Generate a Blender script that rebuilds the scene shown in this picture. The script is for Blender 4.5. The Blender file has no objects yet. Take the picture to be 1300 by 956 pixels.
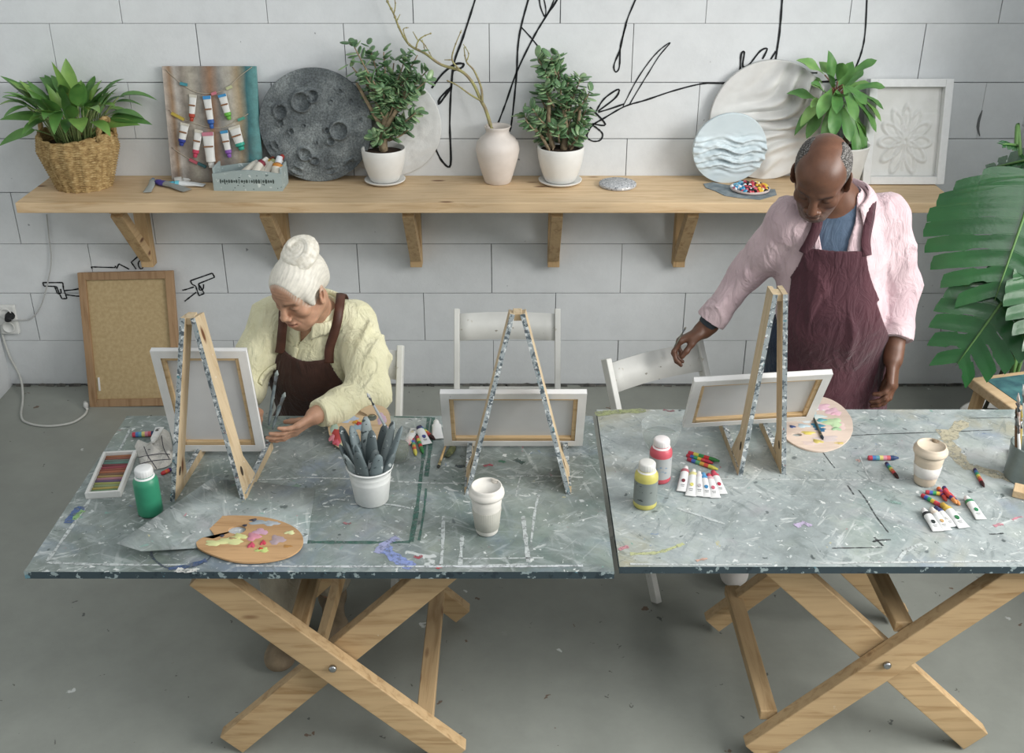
import bpy, bmesh, math, random
import numpy as np
from mathutils import Vector, Matrix, Euler
random.seed(7)
NR = np.random.RandomState(5)
SC = bpy.context.scene
COL = SC.collection
PI = math.pi
# ------------------------------------------------------------------ camera
CH, TH, FP = 2.48, math.radians(25.5), 1350.0      # height, pitch down, focal length in pixels of the 1300 px frame
ST, CT = math.sin(TH), math.cos(TH)
cam_d = bpy.data.cameras.new('camera')
cam = bpy.data.objects.new('camera', cam_d)
COL.objects.link(cam)
cam.location = (0, 0, CH)
cam.rotation_euler = (PI/2 - TH, 0, 0)
cam_d.sensor_width = 36.0
cam_d.lens = FP/1300*36
cam_d.shift_y = -44.5/1300
cam_d.clip_start = .05
SC.camera = cam

def ray(u, v):
    a, b = (u-650)/FP, -(v-433.5)/FP
    return Vector((a, CT + b*ST, -ST + b*CT))
def P(u, v, z):
    r = ray(u, v); t = (z-CH)/r.z
    return Vector((r.x*t, r.y*t, z))
def PY(u, v, y):
    r = ray(u, v); t = y/r.y
    return Vector((r.x*t, y, CH + r.z*t))
V = Vector

# ------------------------------------------------------------------ mesh helpers
def frame(d, up=V((0, 0, 1))):
    d = V(d).normalized()
    x = d.cross(up)
    if x.length < 1e-4: x = d.cross(V((1, 0, 0)))
    x.normalize(); y = x.cross(d).normalized()
    return x, y, d
def TR(loc=(0, 0, 0), rot=(0, 0, 0), s=1):
    return Matrix.LocRotScale(V(loc), Euler(rot), V((s, s, s)) if isinstance(s, (int, float)) else V(s))
class MB:
    def __init__(self): self.v, self.f, self.m, self.s = [], [], [], []
    def add(self, vs, fs, mi=0, M=None, smooth=True):
        o = len(self.v)
        for p in vs:
            p = V(p); self.v.append(M @ p if M is not None else p)
        for f in fs:
            self.f.append([i+o for i in f]); self.m.append(mi); self.s.append(smooth)
        return self
    def box(self, c, s, M=None, mi=0, R=None):
        c = V(c); hx, hy, hz = s[0]/2, s[1]/2, s[2]/2
        vs = [V((x, y, z)) for x in (-hx, hx) for y in (-hy, hy) for z in (-hz, hz)]
        if R is not None: vs = [R @ p for p in vs]
        vs = [p+c for p in vs]
        return self.add(vs, [(0, 1, 3, 2), (4, 6, 7, 5), (0, 4, 5, 1), (2, 3, 7, 6), (0, 2, 6, 4), (1, 5, 7, 3)], mi, M, False)
    def bar(self, p0, p1, w, h, up=V((0, 0, 1)), mi=0):
        p0, p1 = V(p0), V(p1); x, y, d = frame(p1-p0, V(up))
        vs = []
        for p in (p0, p1):
            for a, b in ((-1, -1), (1, -1), (1, 1), (-1, 1)): vs.append(p + x*a*w/2 + y*b*h/2)
        return self.add(vs, [(3, 2, 1, 0), (4, 5, 6, 7), (0, 1, 5, 4), (1, 2, 6, 5), (2, 3, 7, 6), (3, 0, 4, 7)], mi, None, False)
    def tube(self, pts, r, n=8, mi=0, cap=True, M=None, flat=1.0, up=V((0, 0, 1))):
        pts = [V(p) for p in pts]; k = len(pts)
        rs = r if isinstance(r, (list, tuple)) else [r]*k
        vs = []; px = None
        for i, p in enumerate(pts):
            d = pts[min(i+1, k-1)] - pts[max(i-1, 0)]
            if d.length < 1e-9: d = V((0, 0, 1))
            d.normalize()
            if px is None: x, y, d = frame(d, up)
            else:
                x = px - d*px.dot(d)
                x = x.normalized() if x.length > 1e-6 else frame(d)[0]
                y = d.cross(x)
            px = x
            for j in range(n):
                a = 2*PI*j/n
                vs.append(p + x*math.cos(a)*rs[i] + y*math.sin(a)*rs[i]*flat)
        fs = [(i*n+j, i*n+(j+1) % n, (i+1)*n+(j+1) % n, (i+1)*n+j) for i in range(k-1) for j in range(n)]
        if cap: fs += [tuple(reversed(range(n))), tuple(range((k-1)*n, k*n))]
        return self.add(vs, fs, mi, M)
    def lathe(self, prof, n=32, M=None, mi=0, mis=None, wob=None):
        vs = []; k = len(prof)
        for i, (r, z) in enumerate(prof):
            for j in range(n):
                a = 2*PI*j/n; rr = max(r, 1e-5)
                if wob: rr = wob(rr, z, a)
                vs.append(V((rr*math.cos(a), rr*math.sin(a), z)))
        for i in range(k-1):
            fs = [(i*n+j, i*n+(j+1) % n, (i+1)*n+(j+1) % n, (i+1)*n+j) for j in range(n)]
            if i == 0:
                o = len(self.v); self.add(vs, fs, mis[0] if mis else mi, M)
            else:
                for f in fs:
                    self.f.append([q+o for q in f]); self.m.append(mis[i] if mis else mi); self.s.append(True)
        return self
    def prism(self, poly, z0, z1, M=None, mi=0, mi_top=None):
        n = len(poly)
        ar = sum(poly[i][0]*poly[(i+1) % n][1]-poly[(i+1) % n][0]*poly[i][1] for i in range(n))
        if ar < 0: poly = poly[::-1]
        vs = [V((x, y, z0)) for x, y in poly] + [V((x, y, z1)) for x, y in poly]
        self.add(vs, [tuple(reversed(range(n)))] + [(i, (i+1) % n, n+(i+1) % n, n+i) for i in range(n)], mi, M, False)
        o = len(self.v)-2*n
        self.f.append([o+n+i for i in range(n)]); self.m.append(mi if mi_top is None else mi_top); self.s.append(False)
        return self
    def ball(self, c, r, M=None, mi=0, n=12, m=8, R=None):
        r = (r, r, r) if isinstance(r, (int, float)) else r
        vs = []
        for i in range(m+1):
            t = PI*i/m
            for j in range(n):
                a = 2*PI*j/n
                p = V((r[0]*math.sin(t)*math.cos(a), r[1]*math.sin(t)*math.sin(a), -r[2]*math.cos(t)))
                vs.append((R @ p if R is not None else p) + V(c))
        return self.add(vs, [(i*n+j, i*n+(j+1) % n, (i+1)*n+(j+1) % n, (i+1)*n+j) for i in range(m) for j in range(n)], mi, M)
    def ribbon(self, pts, w, nrm, mi=0, t=0):
        # flat strip of width w following pts, lying in the plane with normal nrm
        pts = [V(p) for p in pts]; nrm = V(nrm); k = len(pts); vs = []
        for i, p in enumerate(pts):
            d = (pts[min(i+1, k-1)]-pts[max(i-1, 0)]).normalized()
            s = d.cross(nrm).normalized(); ww = w[i] if isinstance(w, (list, tuple)) else w
            vs += [p - s*ww/2, p + s*ww/2]
        return self.add(vs, [(2*i, 2*i+1, 2*i+3, 2*i+2) for i in range(k-1)], mi, None, False)
    def grid(self, rows, mi=0, M=None, smooth=True):
        n = len(rows[0]); vs = [p for r in rows for p in r]
        return self.add(vs, [(i*n+j, i*n+j+1, (i+1)*n+j+1, (i+1)*n+j) for i in range(len(rows)-1) for j in range(n-1)], mi, M, smooth)
    def build(self, name, mats, parent=None, bevel=0, solid=0, sub=0, weld=False, fix=True):
        me = bpy.data.meshes.new(name)
        me.from_pydata([tuple(p) for p in self.v], [], self.f)
        mats = mats if isinstance(mats, (list, tuple)) else [mats]
        for m in mats: me.materials.append(m)
        me.polygons.foreach_set('material_index', self.m)
        me.polygons.foreach_set('use_smooth', self.s)
        bm = bmesh.new(); bm.from_mesh(me)
        if weld: bmesh.ops.remove_doubles(bm, verts=bm.verts, dist=1e-5)
        if fix: bmesh.ops.recalc_face_normals(bm, faces=bm.faces)
        bm.to_mesh(me); bm.free()
        me.update()
        o = bpy.data.objects.new(name, me); COL.objects.link(o)
        if parent is not None: o.parent = parent
        if sub:
            md = o.modifiers.new('sub', 'SUBSURF'); md.levels = sub; md.render_levels = sub
        if solid:
            md = o.modifiers.new('solid', 'SOLIDIFY'); md.thickness = solid; md.offset = 0
        if bevel:
            md = o.modifiers.new('bev', 'BEVEL'); md.width = bevel; md.segments = 2; md.limit_method = 'ANGLE'
        return o
def smooth_path(pts, n=6):
    # Catmull-Rom through the points
    pts = [V(p) for p in pts]; out = []
    for i in range(len(pts)-1):
        p0, p1, p2, p3 = pts[max(i-1, 0)], pts[i], pts[i+1], pts[min(i+2, len(pts)-1)]
        for k in range(n):
            t = k/n
            out.append(.5*((2*p1) + (p2-p0)*t + (2*p0-5*p1+4*p2-p3)*t*t + (3*p1-p0-3*p2+p3)*t**3))
    out.append(pts[-1]); return out
def tag(o, label, cat, group=None, kind=None):
    o['label'] = label; o['category'] = cat
    if group: o['group'] = group
    if kind: o['kind'] = kind
    return o
def thing(name, label, cat, loc=(0, 0, 0), rot=(0, 0, 0), group=None):
    o = bpy.data.objects.new(name, None); COL.objects.link(o)
    o.empty_display_size = .05; o.location = loc
    o.rotation_euler = rot if isinstance(rot, (tuple, list, Euler)) else (0, 0, rot)
    return tag(o, label, cat, group)
def dup(root, loc, rot, label, group=None):
    r = root.copy(); COL.objects.link(r); r.location = loc
    r.rotation_euler = rot if isinstance(rot, (tuple, list, Euler)) else (0, 0, rot)
    r['label'] = label
    if group: r['group'] = group
    for ch in list(root.children):
        c = ch.copy(); COL.objects.link(c); c.parent = r
        for g in list(ch.children):
            d = g.copy(); COL.objects.link(d); d.parent = c
    return r
def struct(o): o['kind'] = 'structure'; return o
def part_label(o, t): o['label'] = t; return o

# ------------------------------------------------------------------ materials
def lin(c):
    if isinstance(c, str):
        c = c.lstrip('#'); c = tuple(int(c[i:i+2], 16)/255 for i in (0, 2, 4)); g = .3*c[0]+.55*c[1]+.15*c[2]; c = tuple(x*.87+g*.13 for x in c)
    return tuple(x/12.92 if x <= .04045 else ((x+.055)/1.055)**2.4 for x in c) + (1.0,)
class NT:
    def __init__(self, name):
        self.mat = bpy.data.materials.new(name); self.mat.use_nodes = True
        self.t = self.mat.node_tree; self.t.nodes.clear()
        self.out = self.n('OutputMaterial'); self.b = self.n('BsdfPrincipled')
        self.l(self.b, 0, self.out, 0)
        self.tc = self.n('TexCoord')
    def n(self, kind, **kw):
        pre = 'ShaderNode'
        nd = self.t.nodes.new(pre+kind)
        for k, v in kw.items():
            if k.startswith('i_'):
                nd.inputs[k[2:].replace('_', ' ')].default_value = v
            else: setattr(nd, k, v)
        return nd
    def l(self, a, ao, b, bi):
        self.t.links.new(a.outputs[ao] if not isinstance(ao, bpy.types.NodeSocket) else ao, b.inputs[bi])
    def map(self, scale=(1, 1, 1), rot=(0, 0, 0), coord='Object'):
        m = self.n('Mapping'); m.inputs['Scale'].default_value = scale; m.inputs['Rotation'].default_value = rot
        self.l(self.tc, coord, m, 'Vector'); return m
    def noise(self, scale, vec=None, detail=4, rough=.55, dist=0):
        nd = self.n('TexNoise'); nd.inputs['Scale'].default_value = scale; nd.inputs['Detail'].default_value = detail
        nd.inputs['Roughness'].default_value = rough; nd.inputs['Distortion'].default_value = dist
        if vec is None: self.l(self.tc, 'Object', nd, 'Vector')
        else: self.l(vec, 0, nd, 'Vector')
        return nd
    def ramp(self, src, so, stops, interp='LINEAR'):
        r = self.n('ValToRGB'); r.color_ramp.interpolation = interp
        el = r.color_ramp.elements
        while len(el) > 1: el.remove(el[-1])
        el[0].position = stops[0][0]; el[0].color = stops[0][1]
        for p, c in stops[1:]:
            e = el.new(p); e.color = c
        self.l(src, so, r, 0); return r
    def mix(self, a, b, fac, mode='MIX'):
        # a, b: colour tuple or (node, socket); fac: float or (node, socket)
        m = self.n('Mix', data_type='RGBA', blend_type=mode)
        for i, s in ((6, a), (7, b), (0, fac)):
            if isinstance(s, tuple) and len(s) == 2 and hasattr(s[0], 'outputs'): self.t.links.new(s[0].outputs[s[1]], m.inputs[i])
            else: m.inputs[i].default_value = s
        return (m, 2)
    def col(self, s):
        if isinstance(s, tuple) and len(s) == 2: self.t.links.new(s[0].outputs[s[1]], self.b.inputs['Base Color'])
        else: self.b.inputs['Base Color'].default_value = s
    def bump(self, src, so, strength=.3, dist=.002):
        bp = self.n('Bump'); bp.inputs['Strength'].default_value = strength; bp.inputs['Distance'].default_value = dist
        self.l(src, so, bp, 'Height'); self.l(bp, 0, self.b, 'Normal'); return bp
    def set(self, **kw):
        for k, v in kw.items(): self.b.inputs[k.replace('_', ' ')].default_value = v
        return self
BW = lambda a: (a, a, a, 1)
_mc = {}
def mat(c, rough=.6, c2=None, scale=40, bump=0, bscale=200, metal=0, spec=.4, trans=0, ior=1.45, key=None, lo=.35, hi=.65):
    k = (c, rough, c2, scale, bump, bscale, metal, spec, trans, key)
    if k in _mc: return _mc[k]
    t = NT('m_%d' % len(_mc)); t.set(Roughness=rough, Metallic=metal, Specular_IOR_Level=spec, Transmission_Weight=trans, IOR=ior)
    if c2:
        nz = t.noise(scale); r = t.ramp(nz, 0, [(lo, lin(c)), (hi, lin(c2))]); t.col((r, 0))
    else:
        nz = t.noise(scale); r = t.ramp(nz, 0, [(.3, tuple(x*.93 for x in lin(c)[:3])+(1,)), (.7, lin(c))]); t.col((r, 0))
    if bump:
        nb = t.noise(bscale, detail=3); t.bump(nb, 0, bump, .002)
    _mc[k] = t.mat; return t.mat
def wood(c1, c2, axis='x', rough=.55, scale=1.0, splat=None, key=''):
    k = ('wood', c1, c2, axis, rough, scale, splat, key)
    if k in _mc: return _mc[k]
    t = NT('wood_%d' % len(_mc)); t.set(Roughness=rough, Specular_IOR_Level=.3)
    s = {'x': (1.2, 14, 14), 'y': (14, 1.2, 14), 'z': (14, 14, 1.2)}[axis]
    m = t.map(tuple(a*scale for a in s))
    n1 = t.noise(3.0, m, detail=6, rough=.6, dist=.8)
    r = t.ramp(n1, 0, [(.25, lin(c2)), (.5, lin(c1)), (.75, tuple(min(1, a*1.12) for a in lin(c1)[:3])+(1,))])
    n2 = t.noise(2.2, detail=2); r2 = t.ramp(n2, 0, [(.35, BW(.82)), (.65, BW(1.05))])
    c = t.mix((r, 0), (r2, 0), 1.0, 'MULTIPLY')
    # knots
    mk = t.map(tuple((2.2 if a < 5 else 7) for a in s)); vk = t.n('TexVoronoi'); vk.inputs['Scale'].default_value = 1.3; t.l(mk, 0, vk, 'Vector')
    rk = t.ramp(vk, 'Distance', [(.05, BW(1)), (.11, BW(0))]); c = t.mix(c, lin('#6b3f22'), (rk, 0))
    if splat:
        for i, (cc, sc, th) in enumerate(splat):
            ns = t.noise(sc, detail=5, rough=.65); rs = t.ramp(ns, 0, [(th, BW(0)), (th+.03, BW(1))])
            c = t.mix(c, lin(cc), (rs, 0))
    t.col(c); t.bump(n1, 0, .25, .0015)
    _mc[k] = t.mat; return t.mat
# ------------------------------------------------------------------ special materials
def m_wall():
    t = NT('painted_block'); t.set(Roughness=.8, Specular_IOR_Level=.25)
    a = t.noise(.9, detail=3); r = t.ramp(a, 0, [(.3, lin('#d3d7d9')), (.7, lin('#dde0e1'))])
    b = t.noise(9, detail=6, rough=.7); rb = t.ramp(b, 0, [(.3, BW(.93)), (.6, BW(1))])
    c = t.mix((r, 0), (rb, 0), 1.0, 'MULTIPLY')
    s = t.noise(23, detail=3, rough=.5); rs = t.ramp(s, 0, [(.755, BW(0)), (.79, BW(1))]); c = t.mix(c, lin('#8d9194'), (rs, 0))
    # darker towards the floor
    g = t.n('SeparateXYZ'); t.l(t.tc, 'Object', g, 0)
    gr = t.ramp(g, 'Z', [(0.0, BW(.80)), (.05, BW(.93)), (.35, BW(1))]); c = t.mix(c, (gr, 0), 1.0, 'MULTIPLY')
    t.col(c); nb = t.noise(70, detail=5); t.bump(nb, 0, .25, .003); return t.mat
def m_brick():
    t = NT('white_brick'); t.set(Roughness=.8)
    a = t.noise(6, detail=5); r = t.ramp(a, 0, [(.3, lin('#c4c8c8')), (.7, lin('#dcdfe0'))])
    m = t.map((1, 1, 1), (PI/2, 0, PI/2)); bk = t.n('TexBrick'); t.l(m, 0, bk, 'Vector'); bk.inputs['Scale'].default_value = 4
    bk.inputs['Mortar Size'].default_value = .02
    bk.inputs['Color1'].default_value = BW(1); bk.inputs['Color2'].default_value = BW(.93); bk.inputs['Mortar'].default_value = BW(.7)
    t.col(t.mix((r, 0), (bk, 0), 1.0, 'MULTIPLY')); nb = t.noise(45, detail=6); t.bump(nb, 0, .8, .01); return t.mat
def m_floor():
    t = NT('grey_concrete'); t.set(Roughness=.42, Specular_IOR_Level=.35)
    a = t.noise(.8, detail=5, rough=.6); r = t.ramp(a, 0, [(.3, lin('#888c84')), (.7, lin('#9b9f97'))])
    b = t.noise(6, detail=7, rough=.7); rb = t.ramp(b, 0, [(.3, BW(.88)), (.65, BW(1.03))])
    c = t.mix((r, 0), (rb, 0), 1.0, 'MULTIPLY')
    v = t.n('TexVoronoi'); v.inputs['Scale'].default_value = 9; t.l(t.tc, 'Object', v, 'Vector')
    for th, cc, sc, off in ((.05, '#5c605e', 9, 0), (.07, '#63645f', 17, 1.7), (.05, '#c9cdca', 6.3, 3.1), (.06, '#6e5a4c', 8, 7.7)):
        v = t.n('TexVoronoi'); v.inputs['Scale'].default_value = sc
        mp = t.map(); mp.inputs['Location'].default_value = (off, off*.3, 0); 
        dn = t.noise(30, mp, detail=2); vm = t.n('VectorMath', operation='MULTIPLY_ADD'); t.l(dn, 'Color', vm, 0); vm.inputs[1].default_value = (.06, .06, 0); t.l(mp, 0, vm, 2)
        t.l(vm, 0, v, 'Vector')
        rv = t.ramp(v, 'Distance', [(th, BW(1)), (th+.015, BW(0))])
        sep = t.n('SeparateColor'); t.l(v, 'Color', sep, 0); rm = t.ramp(sep, 0, [(.55, BW(0)), (.56, BW(1))])
        f = t.mix((rv, 0), (rm, 0), 1.0, 'MULTIPLY'); c = t.mix(c, lin(cc), f)
    t.col(c)
    rr = t.ramp(b, 0, [(.3, BW(.38)), (.7, BW(.6))]); t.l(rr, 0, t.b, 'Roughness')
    t.bump(b, 0, .08, .004); return t.mat
def m_table(seed, base, light, dark, warm=None):
    t = NT('paint_splattered_top'); t.set(Roughness=.5, Specular_IOR_Level=.35)
    def mp(scale=(1, 1, 1), rz=0, o=0):
        m = t.map((1, 1, 1), (0, 0, rz)); m.inputs['Location'].default_value = (seed*3.7+o, seed*1.3-o, 0)
        if scale == (1, 1, 1): return m
        m2 = t.n('Mapping'); m2.inputs['Scale'].default_value = scale; t.l(m, 0, m2, 'Vector'); return m2
    a = t.noise(2.2, mp(), detail=6, rough=.65, dist=.6)
    r = t.ramp(a, 0, [(.28, lin(dark)), (.46, lin(base)), (.7, lin(light))]); c = (r, 0)
    b = t.noise(16, mp(o=2), detail=8, rough=.75); rb = t.ramp(b, 0, [(.3, BW(.72)), (.62, BW(1.08))]); c = t.mix(c, (rb, 0), 1.0, 'MULTIPLY')
    # colour clouds
    for cc, sc, th, o, k in (('#5f8078', 2.7, .60, 5, .45), ('#7c8fb0', 2.3, .63, 8, .5), ('#a9b3a0', 3.1, .62, 11, .4), ('#b0a4ae', 2.6, .66, 14, .4)) + (((warm, 1.4, .60, 17, .75),) if warm else ()):
        nz = t.noise(sc, mp(o=o), detail=5, rough=.6, dist=1.0); rz = t.ramp(nz, 0, [(th-.08, BW(0)), (th+.1, BW(k))]); c = t.mix(c, lin(cc), (rz, 0))
    # scraped strokes in several directions
    for rz_, sx, sy, th, cc, o, k in ((.5, 4, 15, .57, '#b4bcbb', 20, .42), (-.7, 3.5, 13, .58, '#adb6b6', 23, .40), (1.35, 3, 16, .60, '#c0c7c5', 26, .40), (.9, 5, 18, .58, '#5f6b69', 29, .45), (-1.1, 5, 17, .59, '#647070', 31, .45), (-.35, 4, 26, .63, '#d3d8d6', 37, .6), (2.2, 3, 22, .63, '#cfd5d3', 33, .5), (.15, 2, 9, .58, '#8f9b9b', 39, .5)):
        nz = t.noise(2.4, mp((sx, sy, 1), rz_, o), detail=5, rough=.6, dist=.5); rz = t.ramp(nz, 0, [(th-.02, BW(0)), (th+.05, BW(k))])
        br = t.noise(5, mp(o=o+1.5), detail=3); rbr = t.ramp(br, 0, [(.42, BW(0)), (.58, BW(1))])
        c = t.mix(c, lin(cc), t.mix((rz, 0), (rbr, 0), 1.0, 'MULTIPLY'))
    # blobs and specks
    wp = t.noise(14, mp(o=4), detail=3)
    for sc, th, cc, o in ((38, .68, '#d3d7d5', 70), (55, .69, '#dadddb', 73), (27, .70, '#4d5958', 76), (48, .70, '#566262', 79), (33, .73, '#a8707a', 82), (30, .73, '#7287a8', 85), (36, .73, '#b6b083', 88), (26, .72, '#6f9c90', 91), (16, .68, '#c6cccb', 94)):
        nz = t.noise(sc, mp(o=o), detail=3, rough=.55, dist=.8); rz = t.ramp(nz, 0, [(th, BW(0)), (th+.03, BW(.85))]); c = t.mix(c, lin(cc), (rz, 0))
    for sc, th, keep, cols, o in ((24, .07, .90, ('#d4d8d6', '#bfc6c6'), 40), (13, .05, .93, ('#3c4648', '#566062'), 56)):
        m = mp(o=o); vm = t.n('VectorMath', operation='MULTIPLY_ADD'); t.l(wp, 'Color', vm, 0); vm.inputs[1].default_value = (.07, .07, 0); t.l(m, 0, vm, 2)
        v = t.n('TexVoronoi'); v.inputs['Scale'].default_value = sc; v.voronoi_dimensions = '2D'; t.l(vm, 0, v, 'Vector')
        sep = t.n('SeparateColor'); t.l(v, 'Color', sep, 0)
        rv = t.ramp(v, 'Distance', [(th, BW(.85)), (th+.05, BW(0))]); rm = t.ramp(sep, 0, [(keep, BW(0)), (keep+.01, BW(1))])
        rc = t.ramp(sep, 1, [(0, lin(cols[0])), (.5, lin(cols[1]))], 'CONSTANT')
        c = t.mix(c, (rc, 0), t.mix((rv, 0), (rm, 0), .0 if False else 1.0, 'MULTIPLY'))
    t.col(c); t.bump(b, 0, .35, .0015)
    rr = t.ramp(b, 0, [(.3, BW(.42)), (.7, BW(.62))]); t.l(rr, 0, t.b, 'Roughness'); return t.mat
def m_wicker():
    t = NT('woven_seagrass'); t.set(Roughness=.85, Specular_IOR_Level=.2)
    n = t.noise(60, detail=4); r = t.ramp(n, 0, [(.3, lin('#8a6b40')), (.55, lin('#b99a63')), (.75, lin('#d0b683'))])
    t.col((r, 0)); t.bump(n, 0, .5, .003); return t.mat
def m_vcol(name, rough=.5, bump=.15, bscale=180, spec=.35, sss=0, c2=None):
    t = NT(name); t.set(Roughness=rough, Specular_IOR_Level=spec)
    a = t.n('VertexColor'); a.layer_name = 'Col'
    n = t.noise(55, detail=4); r = t.ramp(n, 0, [(.3, BW(.88)), (.7, BW(1.06))])
    t.col(t.mix((a, 0), (r, 0), 1.0, 'MULTIPLY'))
    if sss:
        t.set(Subsurface_Weight=sss, Subsurface_Scale=.01); t.b.inputs['Subsurface Radius'].default_value = (1, .4, .25)
    nb = t.noise(bscale, detail=3); t.bump(nb, 0, bump, .001); return t.mat
def m_fabric(name, c1, c2, bump=.35, weave=900, fold=14, rough=.85):
    t = NT(name); t.set(Roughness=rough, Specular_IOR_Level=.15, Sheen_Weight=.15)
    n = t.noise(fold, detail=4, dist=.6); r = t.ramp(n, 0, [(.3, lin(c2)), (.7, lin(c1))]); t.col((r, 0))
    m = t.map((1, 1, .45)); nf = t.noise(19, m, detail=4, dist=1.6); t.bump(nf, 0, min(1, bump*1.7), .02); return t.mat
def m_leaf(c1, c2, rough=.4, scale=9, spec=.45):
    t = NT('leaf'); t.set(Roughness=rough, Specular_IOR_Level=spec)
    n = t.noise(scale, detail=3); r = t.ramp(n, 0, [(.3, lin(c2)), (.7, lin(c1))]); t.col((r, 0))
    t.set(Subsurface_Weight=.08, Subsurface_Scale=.01)
    nb = t.noise(60, detail=2); t.bump(nb, 0, .2, .002); return t.mat
def m_moon():
    t = NT('moon_plaster'); t.set(Roughness=.75)
    n = t.noise(7, detail=7, rough=.65); r = t.ramp(n, 0, [(.32, lin('#454c50')), (.5, lin('#666e70')), (.68, lin('#8e9696'))])
    f = t.noise(120, detail=4, rough=.7); rf = t.ramp(f, 0, [(.38, BW(.6)), (.62, BW(1.3))])
    t.col(t.mix((r, 0), (rf, 0), 1.0, 'MULTIPLY')); t.bump(f, 0, .8, .004); return t.mat
def m_stripes():
    # weathered vertical stripes of paint on the collage panel
    t = NT('striped_panel'); t.set(Roughness=.7)
    sx = t.n('SeparateXYZ'); wp = t.noise(6, detail=4); m = t.map((1, 1, .25)); wn = t.noise(9, m, detail=4)
    t.l(t.tc, 'Object', sx, 0); ad = t.n('Math', operation='MULTIPLY_ADD'); t.l(wn, 0, ad, 0); ad.inputs[1].default_value = .05; t.l(sx, 'X', ad, 2)
    mr = t.n('MapRange'); mr.inputs[1].default_value = -.19; mr.inputs[2].default_value = .24; t.l(ad, 0, mr, 0)
    r = t.ramp(mr, 0, [(0, lin('#d5cfc8')), (.10, lin('#9a7a5a')), (.15, lin('#b4ada4')), (.22, lin('#8d8377')), (.30, lin('#b0a898')), (.40, lin('#8a857c')), (.50, lin('#9a7456')), (.60, lin('#8e8c86')), (.70, lin('#b9b2a3')), (.78, lin('#aa9674')), (.86, lin('#2f6a70')), (.95, lin('#5f9a99'))])
    n = t.noise(26, detail=6, rough=.7); rn = t.ramp(n, 0, [(.3, BW(.65)), (.65, BW(1.1))]); c = t.mix((r, 0), (rn, 0), 1.0, 'MULTIPLY')
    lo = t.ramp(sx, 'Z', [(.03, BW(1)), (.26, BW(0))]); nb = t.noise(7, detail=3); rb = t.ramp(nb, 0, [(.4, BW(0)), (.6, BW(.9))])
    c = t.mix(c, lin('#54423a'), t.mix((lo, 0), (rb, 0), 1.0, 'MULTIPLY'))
    t.col(c); t.bump(n, 0, .5, .003); return t.mat
def m_speck(base, specs, rough=.5, scale=60):
    t = NT('speckled'); t.set(Roughness=rough); n = t.noise(8, detail=4); r = t.ramp(n, 0, [(.3, tuple(x*.85 for x in lin(base)[:3])+(1,)), (.7, lin(base))]); c = (r, 0)
    for i, (cc, th) in enumerate(specs):
        m = t.map(); m.inputs['Location'].default_value = (i*2.3, i*1.1, i*.7)
        nz = t.noise(scale*(1-.15*i), m, detail=3, rough=.6); rz = t.ramp(nz, 0, [(th, BW(0)), (th+.03, BW(1))]); c = t.mix(c, lin(cc), (rz, 0))
    t.col(c); return t.mat
def m_cotton(c, c2):
    t = NT('canvas_cloth'); t.set(Roughness=.85, Specular_IOR_Level=.2)
    n = t.noise(5, detail=3); r = t.ramp(n, 0, [(.3, lin(c2)), (.7, lin(c))]); t.col((r, 0))
    f = t.noise(400, detail=2); t.bump(f, 0, .2, .001); return t.mat
WALL, BRICK, FLOOR = m_wall(), m_brick(), m_floor()
MORTAR = mat('#5b5e60', .95, '#8a8d8e', 14)
TOP_A = m_table(1.0, '#79847f', '#97a2a2', '#59645f')
TOP_S = m_table(1.0, '#8b9593', '#a9b2b1', '#6b7672')
TOP_B = m_table(4.3, '#9aa4a4', '#b3bbba', '#838e8d', warm='#a89f78')  # paler than the left top: brighter light on the right put into colour
EDGE = m_speck('#33454d', [('#8fa0a2', .6), ('#20303a', .6), ('#5d8a98', .66)], .5, 40)
PINE = {a: wood('#d6b88e', '#bd9767', a) for a in 'xyz'}
PINE2 = {a: wood('#c4a273', '#a27a4b', a, key='leg') for a in 'xyz'}
PINE2S = {a: wood('#c6a577', '#a37d4e', a, key='legs', splat=(('#d6d2c4', 30, .72),)) for a in 'xyz'}
DARKW = wood('#8a6238', '#5b3c20', 'x', key='dark')
EASELW = wood('#cdb691', '#b3966b', 'z', key='easel', splat=(('#e2ded2', 34, .68), ('#7d888c', 50, .72)))
EASELP = m_speck('#949d9f', [('#4d585e', .53), ('#c9cdcc', .57), ('#865a58', .68), ('#4d7f88', .66)], .55, 85)
WHITEP = mat('#e4e5e2', .5, '#d2d3ce', 12)
WHITEW = m_speck('#d8d8d2', [('#8f8a7e', .72), ('#bdb9ad', .66)], .5, 30)
CANVAS_B = m_cotton('#d3d3d2', '#c6c6c6')
CANVAS_W = m_speck('#e6e6e4', [('#b8bcc0', .72)], .75, 50)
STRETCH = wood('#d9b98a', '#b9925c', 'x', key='str')
CERAM = mat('#e0e0dc', .35, '#d4d4d0', 6, spec=.5)
SOIL = mat('#2b2019', .95, '#4a382b', 90, .8, 120)
BLACK = mat('#1c1d1f', .6)
INK = mat('#202225', .8)
METAL = mat('#a9acae', .3, metal=1)
GLASS = None
def m_glass(tint='#e6f0ee', rough=.03):
    t = NT('clear_glass'); t.set(Roughness=.02, IOR=1.45, Specular_IOR_Level=.6); t.col(lin(tint)); lw = t.n('LayerWeight'); lw.inputs[0].default_value = .35; r = t.ramp(lw, 'Facing', [(.0, BW(.10)), (.75, BW(.22)), (1, BW(.75))]); t.l(r, 0, t.b, 'Alpha'); return t.mat
# ------------------------------------------------------------------ the room
WY, XL, XR = 4.685, -2.49, 2.27
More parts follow.
